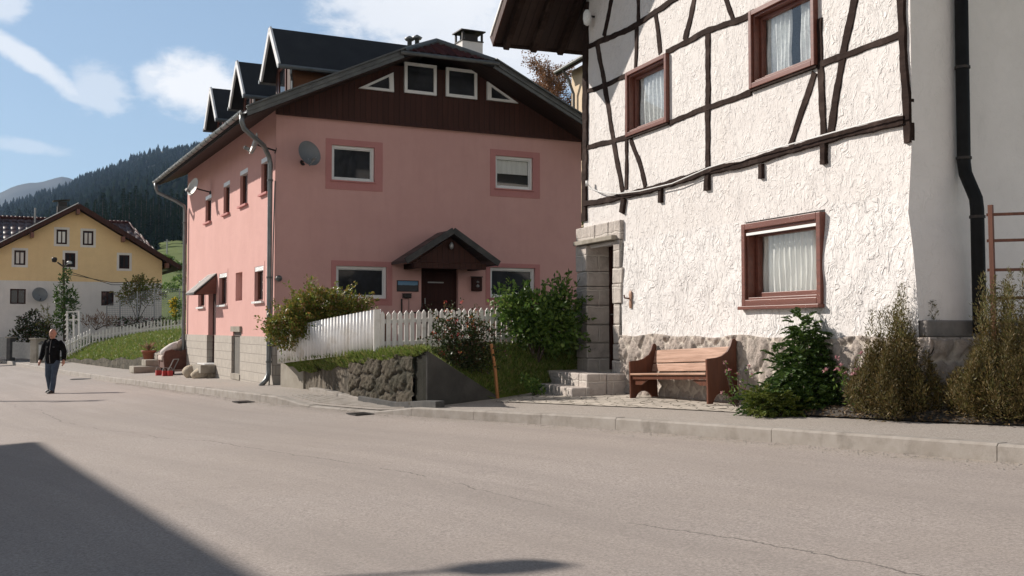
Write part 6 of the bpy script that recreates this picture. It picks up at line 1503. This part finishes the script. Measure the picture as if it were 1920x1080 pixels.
# tall spruces at the edge of the wood
def spruce_mesh(seed, h=19.0):
    rr = np.random.default_rng(seed); P, D, T = [], [], []
    nl = 30
    for k in range(nl):
        u = .08 + .9*k/nl; rad = (1-u)**.85*h*.17*rr.uniform(.75,1.15); nb = int(7+5*(1-u)); 
        for b_ in range(nb):
            a = rr.uniform(0, 6.283); l = rad*rr.uniform(.7,1.15); n = 7
            q = np.linspace(.15, 1, n); p = np.stack([np.cos(a)*l*q, np.sin(a)*l*q, u*h - l*.35*q + .1*l*q*q], -1) + rr.normal(size=(n,3))*.12
            P.append(p); D.append(unit(np.stack([np.cos(a)+0*q, np.sin(a)+0*q, -.35+0*q], -1) + rr.normal(size=(n,3))*.5)); T.append(np.full(n, max(.35, l*.42)))
    return map(np.concatenate, (P, D, T))
protos = []
for sd in (1, 2, 3):
    P, D, T = spruce_mesh(sd); t = thing('spruce_tree', 'tall dark spruce at the edge of the wood behind the yellow house', 'spruce', (0,0,0), 0, 'spruces at the edge of the wood')
    leaf_mesh('crown', P, D, T, T*.55, M['spruce'], t, .1); MB().tube([(0,0,-1),(0,0,9),(0,0,18.5)], [.28,.18,.03], 6).build('trunk', M['bark'], t); protos.append(t)
spots = [(176,365),(190,352),(205,360),(214,372),(228,345),(240,352),(252,340),(262,356),(272,348),(285,360),(296,352),(308,362),(318,345),(330,356),(342,350),(352,362),(365,352),(378,360),(196,385),(233,380),(270,385),(305,388),(338,385),(160,372),(148,380),(222,392),(255,400),(290,405),(322,402),(350,400)]
for i, (px, top) in enumerate(spots):
    o = protos[i] if i < 3 else copy_tree(protos[i % 3]); d = 345 + (i*37 % 90) if top < 378 else 318 + (i*13 % 25)
    r = (px-960)/2000; zb = float(hill_z(r, d)); zt = (615-top)/2000*d; sc = max(.55, min(1.7, (zt-zb)/19.0)); o.location = (r*d, d, zb-.5); o.scale = (sc*.95, sc*.95, sc); o.rotation_euler = (0,0,i*1.3)
for i in range(210):
    o = copy_tree(protos[i % 3]); d = 345*(900/345)**((i+.5)/210*.9+random.uniform(0,.1)); r = random.uniform(-.50, -.285)
    o.location = (r*d, d, float(hill_z(r, d))-.5); sc = random.uniform(.6, 1.05); o.scale = (sc*1.05, sc*1.05, sc); o.rotation_euler = (0,0,i*2.1)
    o['label'] = 'dark spruce standing in the wood on the lower hillside'; o['group'] = 'spruces of the lower hillside wood'
p = at(313, 467, 300); t = thing('field_pole', 'lone thin pole on the green slope below the wood', 'pole', (p.x, p.y, float(hill_z(p.x/300, 300)))); MB().tube([(0,0,-1),(0,0,4.2)], [.22,.16], 7).build('shaft', M['galv'], t); MB().bar((-.8,0,3.6),(.8,0,3.6),.2,.2).build('crossarm', M['galv'], t)
# bushes dotted over the green slope
for k, (px, d, sz) in enumerate(((318, 150, 1.4), (338, 165, 1.8), (326, 205, 2.0), (345, 120, 1.2), (308, 240, 2.0), (350, 230, 2.2))):
    r = (px-960)/2000; shrub('slope_bush', ['small round bush low on the green slope','dark bush halfway up the green slope','bush high on the green slope left of the pink wall','low bush on the slope just beside the pink wall','bush on the slope next to the lone pole','big bush on the slope nearest the spruces'][k], 'bush', (r*d, d, float(hill_z(r, d))), [((0,0,.4*sz),(.7*sz,.7*sz,.5*sz)), ((.5*sz,0,.3*sz),(.5*sz,.5*sz,.4*sz))], 260/sz, .28*sz, .16*sz, 'leaf_green', 'bushes on the green slope', stems=1)
# ------------------------------------------------------------------ the walking man
P = ground_hit(98, 737.5); P.z = gz(P.x, P.y); HS = (737.5-617)/2000*P.y/1.74
man = None
def remeshed(mb, name, m, parent, vox, smooth=2):
    o = mb.build(name, M[m], parent, True); r = o.modifiers.new('remesh', 'REMESH'); r.mode = 'VOXEL'; r.voxel_size = vox; r.use_smooth_shade = True
    if smooth: s = o.modifiers.new('smooth', 'SMOOTH'); s.iterations = smooth; s.factor = .5
    return o
def ell(c, rx, ry, n=18): return [(c[0]+rx*math.cos(2*math.pi*k/n), c[1]+ry*math.sin(2*math.pi*k/n), c[2]) for k in range(n)]
def stack(mb, rows): return mb.loft([ell(c, a, b) for c, a, b in rows])
# joints (faces -y): left in the photo = -x
LEG = {-1: [(-.095,0,.90), (-.10,-.05,.50), (-.115,.10,.09)], 1: [(.095,0,.90), (.085,-.09,.49), (.065,-.13,.075)]}
ARM = {-1: [(-.19,0,1.40), (-.295,.03,1.13), (-.325,-.06,.89)], 1: [(.19,0,1.40), (.30,.03,1.13), (.335,-.05,.89)]}
body = MB()
stack(body, [((0,-.012,1.40),.066,.066), ((0,-.018,1.46),.058,.062), ((0,-.03,1.505),.060,.074), ((0,-.035,1.545),.072,.092), ((0,-.03,1.60),.080,.100), ((0,-.022,1.655),.080,.102), ((0,-.015,1.70),.069,.090), ((0,-.012,1.73),.042,.056), ((0,-.012,1.742),.012,.016)])
stack(body, [((0,0,.86),.15,.11), ((0,0,1.0),.155,.12), ((0,0,1.2),.165,.12), ((0,.0,1.36),.18,.105), ((0,0,1.43),.10,.08)])
body.tube([(0,-.125,1.615),(0,-.150,1.588),(0,-.135,1.575)], [.012,.017,.012], 8)                # nose
for s in (-1, 1):
    body.tube([(s*.080,-.015,1.57),(s*.088,-.005,1.60),(s*.082,.0,1.63)], [.012,.018,.012], 8)       # ears
    body.tube([(s*.055,-.118,1.640),(s*.02,-.128,1.642)], [.010,.010], 6)                            # brows
    a = ARM[s]; body.tube(a, [.058,.046,.030], 10)
    l = LEG[s]; body.tube(l, [.088,.062,.042], 10)
    w = Vector(a[2]); d = (Vector(a[2])-Vector(a[1])).normalized()
    body.tube([w, w+d*.05, w+d*.095], [.030,.040,.036], 8)
    for i, (off, ln_) in enumerate(((-.030,.062),(-.010,.075),(.010,.070),(.028,.052))):
        b_ = w + d*.088 + Vector((0, off, 0)); body.tube([b_, b_+d*ln_*.55+Vector((-s*.006,-.004,0)), b_+d*ln_+Vector((-s*.026,-.012,0))], [.0115,.0105,.0085], 6)
    b_ = w + d*.025 + Vector((-s*.01,-.032,0)); body.tube([b_, b_+d*.035+Vector((-s*.012,-.022,0)), b_+d*.068+Vector((-s*.018,-.022,0))], [.014,.012,.009], 6)
man = remeshed(body, 'person', 'skin', None, .0075, 2)
man.location = P; man.scale = (HS, HS, HS); man.rotation_euler = (0,0,R(-6))
tag(man, 'man in a black jacket and blue jeans walking down the road towards the camera', 'person')
j = MB()
stack(j, [((0,0,.80),.185,.145), ((0,0,.90),.192,.155), ((0,-.02,1.05),.195,.165), ((0,-.015,1.2),.20,.155), ((0,0,1.33),.205,.135), ((0,.0,1.40),.175,.11), ((0,0,1.445),.10,.085), ((0,-.005,1.475),.082,.08)])
for s in (-1, 1): a = [Vector(q) for q in ARM[s]]; j.tube([a[0]+Vector((-s*.03,0,-.01)), a[0].lerp(a[1],.5)+Vector((s*.01,0,0)), a[1], a[1].lerp(a[2],.5)+Vector((0,.008,0)), a[2]+Vector((0,0,.01))], [.088,.082,.072,.066,.056], 12)
remeshed(j, 'jacket', 'jacket', man, .011, 1)
z = MB().tube([(0,-.150,.82),(0,-.178,1.0),(0,-.168,1.2),(0,-.125,1.36),(0,-.095,1.44)], .006, 6); z.build('zip', M['galv'], man)
c = MB(); c.tube([(-.075,-.03,1.45),(-.06,-.085,1.465),(-.012,-.105,1.425)], [.018,.016,.008], 8); c.tube([(.075,-.03,1.45),(.06,-.085,1.465),(.012,-.105,1.425)], [.018,.016,.008], 8); c.build('collar', M['jacket'], man, True)
b = MB().box(-.115,-.07,-.150,-.135,1.245,1.258).box(.075,.12,-.150,-.135,1.245,1.255); b.build('chest_badge', M['dish_grey'], man)
j = MB(); stack(j, [((0,0,.76),.165,.125), ((0,0,.84),.175,.135), ((0,0,.95),.165,.13)])
for s in (-1, 1): l = [Vector(q) for q in LEG[s]]; j.tube([l[0]+Vector((0,0,-.02)), l[0].lerp(l[1],.5), l[1], l[1].lerp(l[2],.5)+Vector((0,.012,0)), l[2]+Vector((0,0,.02)), l[2]+Vector((0,-.01,-.03))], [.112,.098,.079,.074,.068,.07], 12)
remeshed(j, 'jeans', 'jeans', man, .011, 1)
for s in (-1, 1):
    f = Vector(LEG[s][2]); sh = MB(); up = .03 if s < 0 else 0.0; zb = .012 if s > 0 else .03
    sh.loft([[(f.x+dx*w_, f.y+y, zb+z*h+up*((y+.1)/.1 if y > -.1 else 0)*.4) for dx, z in ((-1,0),(-1,.5),(-.6,1),(.6,1),(1,.5),(1,0))] for y, w_, h in ((.075,.03,.07),(.04,.042,.095),(-.04,.046,.09),(-.12,.05,.06),(-.18,.042,.045),(-.205,.02,.03))])
    o = sh.build('shoe', M['shoe'], man, True); MB().loft([[(f.x+dx*w_, f.y+y, zb-.014+z*.016) for dx, z in ((-1,0),(-1,1),(1,1),(1,0))] for y, w_ in ((.08,.034),(-.05,.046),(-.14,.052),(-.21,.028))]).build('sole', M['sole'], o)
h = MB(); stack(h, [((0,.012,1.60),.083,.088), ((0,.006,1.655),.0835,.098), ((0,-.004,1.70),.072,.088), ((0,-.006,1.735),.045,.056), ((0,-.006,1.748),.01,.012)]); h.build('hair', M['hair_grey'], man, True)
e = MB()
for s in (-1, 1): e.lathe([(0,-.009),(.010,0),(0,.009)], 8, (s*.032,-.118,1.618), (1,0,0))
e.build('eyes', M['black_matte'], man, True); MB().tube([(-.026,-.119,1.533),(0,-.128,1.535),(.026,-.119,1.533)], .005, 6).build('mouth', M['terracotta'], man)

# ------------------------------------------------------------------ across the street, left of the camera: the house and lamp whose shadows fall on the road
SUN_AZ = Vector((.868, -.497, 0)).normalized(); EL = 30.0
def caster(shadow_xy, zr, H): k = H/math.tan(R(EL)); return Vector((shadow_xy[0]-SUN_AZ.x*k, shadow_xy[1]-SUN_AZ.y*k, zr+H))
A = ground_hit(84, 828); B = ground_hit(446, 1036)
ca, cb = caster(A, A.z, 8.0), caster(B, B.z, 8.0); sa, wa = sw(ca.x, ca.y); sb, wb = sw(cb.x, cb.y)
we = (wa+wb)/2; zb = -1.9; ox, oy = xy(sa, we)
nb = Frame(ox, oy, -E_S[0], -E_S[1], zb)          # local x runs towards the camera side along the eave; the house lies on the far side of the road
t = thing('corner_house', 'grey rendered house across the street with a low hipped roof', 'house', nb.base, nb.rz)
ln = sa - sb + 3.2; ez = ca.z - zb; dd = -1 if nb.i.dot(Vector((*E_W, 0))) > 0 else 1; dp = 9.0
bx = lambda mb, a, b_, c, d, e, f: mb.box(a, b_, min(dd*c, dd*d), max(dd*c, dd*d), e, f)
mb = MB(); bx(mb, .45, ln-.45, .45, dp-.45, 0, ez-.06); mb.build('wall', M['grey_wall'], t)
r = MB(); h = 1.35; q = [(0,0,ez),(ln,0,ez),(ln,dd*dp,ez),(0,dd*dp,ez)]; rg = [(ln*.42,dd*dp*.5,ez+h),(ln*.58,dd*dp*.5,ez+h)]
r.quad(q[0],q[1],rg[1],rg[0]).quad(q[2],q[3],rg[0],rg[1]).poly([q[1],q[2],rg[1]]).poly([q[3],q[0],rg[0]]); bx(r, 0, ln, 0, dp, ez-.055, ez-.002); r.build('roof', M['roof_slate'], t)
for fl in (1.0, 3.9, 6.5):
    for k in range(3):
        x = .9 + k*(ln-2.6)/2
        f = MB(); y = .43; bx(f, x, x+.8, y-.03, y+.02, fl, fl+1.1); w = f.build('window', M['white_plastic'], t); p_ = MB(); bx(p_, x+.07, x+.73, y-.036, y-.031, fl+.07, fl+1.03); p_.build('pane', M['glass'], w)
Q = ground_hit(940, 1064); hd = caster(Q, Q.z, 5.5); s0, w0 = sw(hd.x-2.1, hd.y); zg = float(road_z(s0, -2.6)) + .13
t = thing('street_lamp', 'grey street lamp with a horizontal arm across the road', 'street lamp', (hd.x-2.1, hd.y, zg)); zh = hd.z - zg
MB().tube([(0,0,-.2),(0,0,zh+.1)], [.07,.05], 10).build('post', M['galv'], t); MB().tube([(0,0,zh),(2.1,0,zh)], .028, 8).build('arm', M['galv'], t)
MB().loft([[(2.1+x, y*w_, zh+z*.06) for y, z in ((-1,0),(-.7,1),(.7,1),(1,0),(.7,-1),(-.7,-1))] for x, w_ in ((-.28,.04),(-.15,.17),(.1,.2),(.28,.12),(.34,.03))]).build('lamp_head', M['zinc_dark'], t, True)

Q = ground_hit(185, 752); hd = caster(Q, Q.z, 9.5); s0, w0 = sw(hd.x, hd.y); zg = float(road_z(s0, -2.6)) + .13
t = thing('utility_pole', 'tall wooden pole on the far pavement across the street', 'utility pole', (hd.x, hd.y, zg)); MB().tube([(0,0,-.5),(0,0,hd.z-zg)], [.13,.09], 8).build('pole', M['bark'], t); MB().bar((-.6,0,hd.z-zg-.4),(.6,0,hd.z-zg-.4),.09,.1).build('crossarm', M['timber'], t)
# ------------------------------------------------------------------ the air between here and the hills
hb = MB().box(-6800, 3400, -60, 7200, -3.8, 1010).build('haze', None); tag(hb, kind='stuff')
m = bpy.data.materials.new('air'); m.use_nodes = True; nt = NT(m.node_tree)
pv = nt.n('ShaderNodeVolumePrincipled', {'Color': (.46,.67,1,1), 'Density': .00006, 'Anisotropy': .1}); om = nt.n('ShaderNodeOutputMaterial', {'Volume': pv.outputs[0]}); hb.data.materials.append(m)

# ------------------------------------------------------------------ camera, sun, sky
cam = bpy.data.cameras.new('camera'); co = bpy.data.objects.new('camera', cam); C.objects.link(co); scene.camera = co
cam.sensor_width = 36; cam.lens = 36*F_PX/1920; cam.clip_start = .05; cam.clip_end = 30000
co.rotation_euler = (math.pi/2 + PITCH, 0, 0)
sun = bpy.data.lights.new('sun', 'SUN'); so = bpy.data.objects.new('sun', sun); C.objects.link(so)
sun.energy = 4.7; sun.angle = R(.6); sun.color = (1, .92, .83)
v = Vector((SUN_AZ.x*math.cos(R(EL)), SUN_AZ.y*math.cos(R(EL)), -math.sin(R(EL)))); so.rotation_euler = v.to_track_quat('-Z', 'Y').to_euler()
wd = bpy.data.worlds.new('World'); scene.world = wd; wd.use_nodes = True; t = NT(wd.node_tree)
sky = t.n('ShaderNodeTexSky', sky_type='NISHITA', sun_disc=False, sun_elevation=R(EL), sun_rotation=math.atan2(-SUN_AZ.x, -SUN_AZ.y), altitude=600, air_density=1.0, dust_density=.5, ozone_density=1.0)
D = t.n('ShaderNodeTexCoord').outputs['Generated']
n1 = t.noise(t.mapping(D, (1,1,1.5)), 9, 9, .62, .5); n2 = t.noise(t.mapping(D, (1,1,1.9)), 26, 8, .66, .3); n3 = t.noise(D, 3.2, 4, .5)
mask = None
for px, py, a, b, rot, st, k in ((790,25,215,75,0,1,.8),(850,95,190,75,0,1,.6),(690,0,120,42,-8,.9,.8),(1010,70,190,120,0,.95,.5),(1180,-40,260,180,0,.9,.6),
        (372,163,108,56,6,1,.75),(430,188,70,46,0,1,.6),(296,150,46,40,0,.7,.9),(60,116,105,20,33,.75,.7),(125,165,62,15,38,.5,.8),(190,168,52,46,0,.5,1.1),(4,14,46,30,0,.6,.9),(60,276,80,16,4,.35,1.0)):
    c = ray(px, py).normalized(); tr = Vector((c.y, -c.x, 0)).normalized(); tu = tr.cross(c); ca_, sa_ = math.cos(R(-rot)), math.sin(R(-rot)); e1 = (tr*ca_ + tu*sa_)/(a/2000); e2 = (tu*ca_ - tr*sa_)/(b/2000)
    u = t.vmath('DOT_PRODUCT', D, tuple(e1)); w = t.vmath('DOT_PRODUCT', D, tuple(e2))
    d = t.math('SQRT', t.math('ADD', t.math('MULTIPLY', u, u), t.math('MULTIPLY', w, w)))
    d = t.math('ADD', d, t.math('MULTIPLY', t.math('ADD', t.math('MULTIPLY', t.math('SUBTRACT', n1, .5), 1.5), t.math('MULTIPLY', t.math('SUBTRACT', n2, .5), 1.6)), k))
    f = t.math('MULTIPLY', t.ramp(d, 1.12, .45, 0, st, True), t.math('GREATER_THAN', t.vmath('DOT_PRODUCT', D, tuple(c)), 0.0))
    mask = f if mask is None else t.math('MAXIMUM', mask, f)
sxyz = t.n('ShaderNodeSeparateXYZ', {0: D}).outputs
behind = t.math('MULTIPLY', t.math('MULTIPLY', t.ramp(n1, .36, .55, 0, 1, True), t.ramp(sxyz[2], .50, .28, 0, 1)), t.ramp(sxyz[1], .1, -.25, 0, 1))  # added unseen cloud bank behind the camera to fill shaded upright faces
mask = t.math('MAXIMUM', mask, behind)
SKY_S, CLOUD = .052, 14.0
cl = t.mix(t.ramp(n3, .35, .65), (CLOUD*.86, CLOUD*.88, CLOUD*.92), (CLOUD, CLOUD, CLOUD*1.01))
skyc = t.mix(.30, t.mix(1.0, sky.outputs[0], (1.04, 1.10, 1.13), 'MULTIPLY'), (8.2, 11.0, 14.4))
cl = t.mix(t.ramp(sxyz[1], .1, -.25, 0, 1), cl, (CLOUD*1.12, CLOUD*1.03, CLOUD*.93))  # warm tint for the added fill clouds
skyc = t.mix(t.ramp(sxyz[2], .28, .62, 0, .62, True), skyc, (0, 0, 0))  # zenith darkened to cut the fill from overhead
bg = t.n('ShaderNodeBackground', {'Color': t.mix(mask, skyc, cl), 'Strength': SKY_S}); t.n('ShaderNodeOutputWorld', {0: bg.outputs[0]})
vs = scene.view_settings; vs.view_transform = 'Standard'; vs.look = 'None'; vs.gamma = 1; vs.exposure = .57
scene.render.resolution_x, scene.render.resolution_y = 1024, 576
scene.cycles.max_bounces = 8; scene.cycles.transparent_max_bounces = 12
try: scene.cycles.use_denoising = True
except Exception: pass
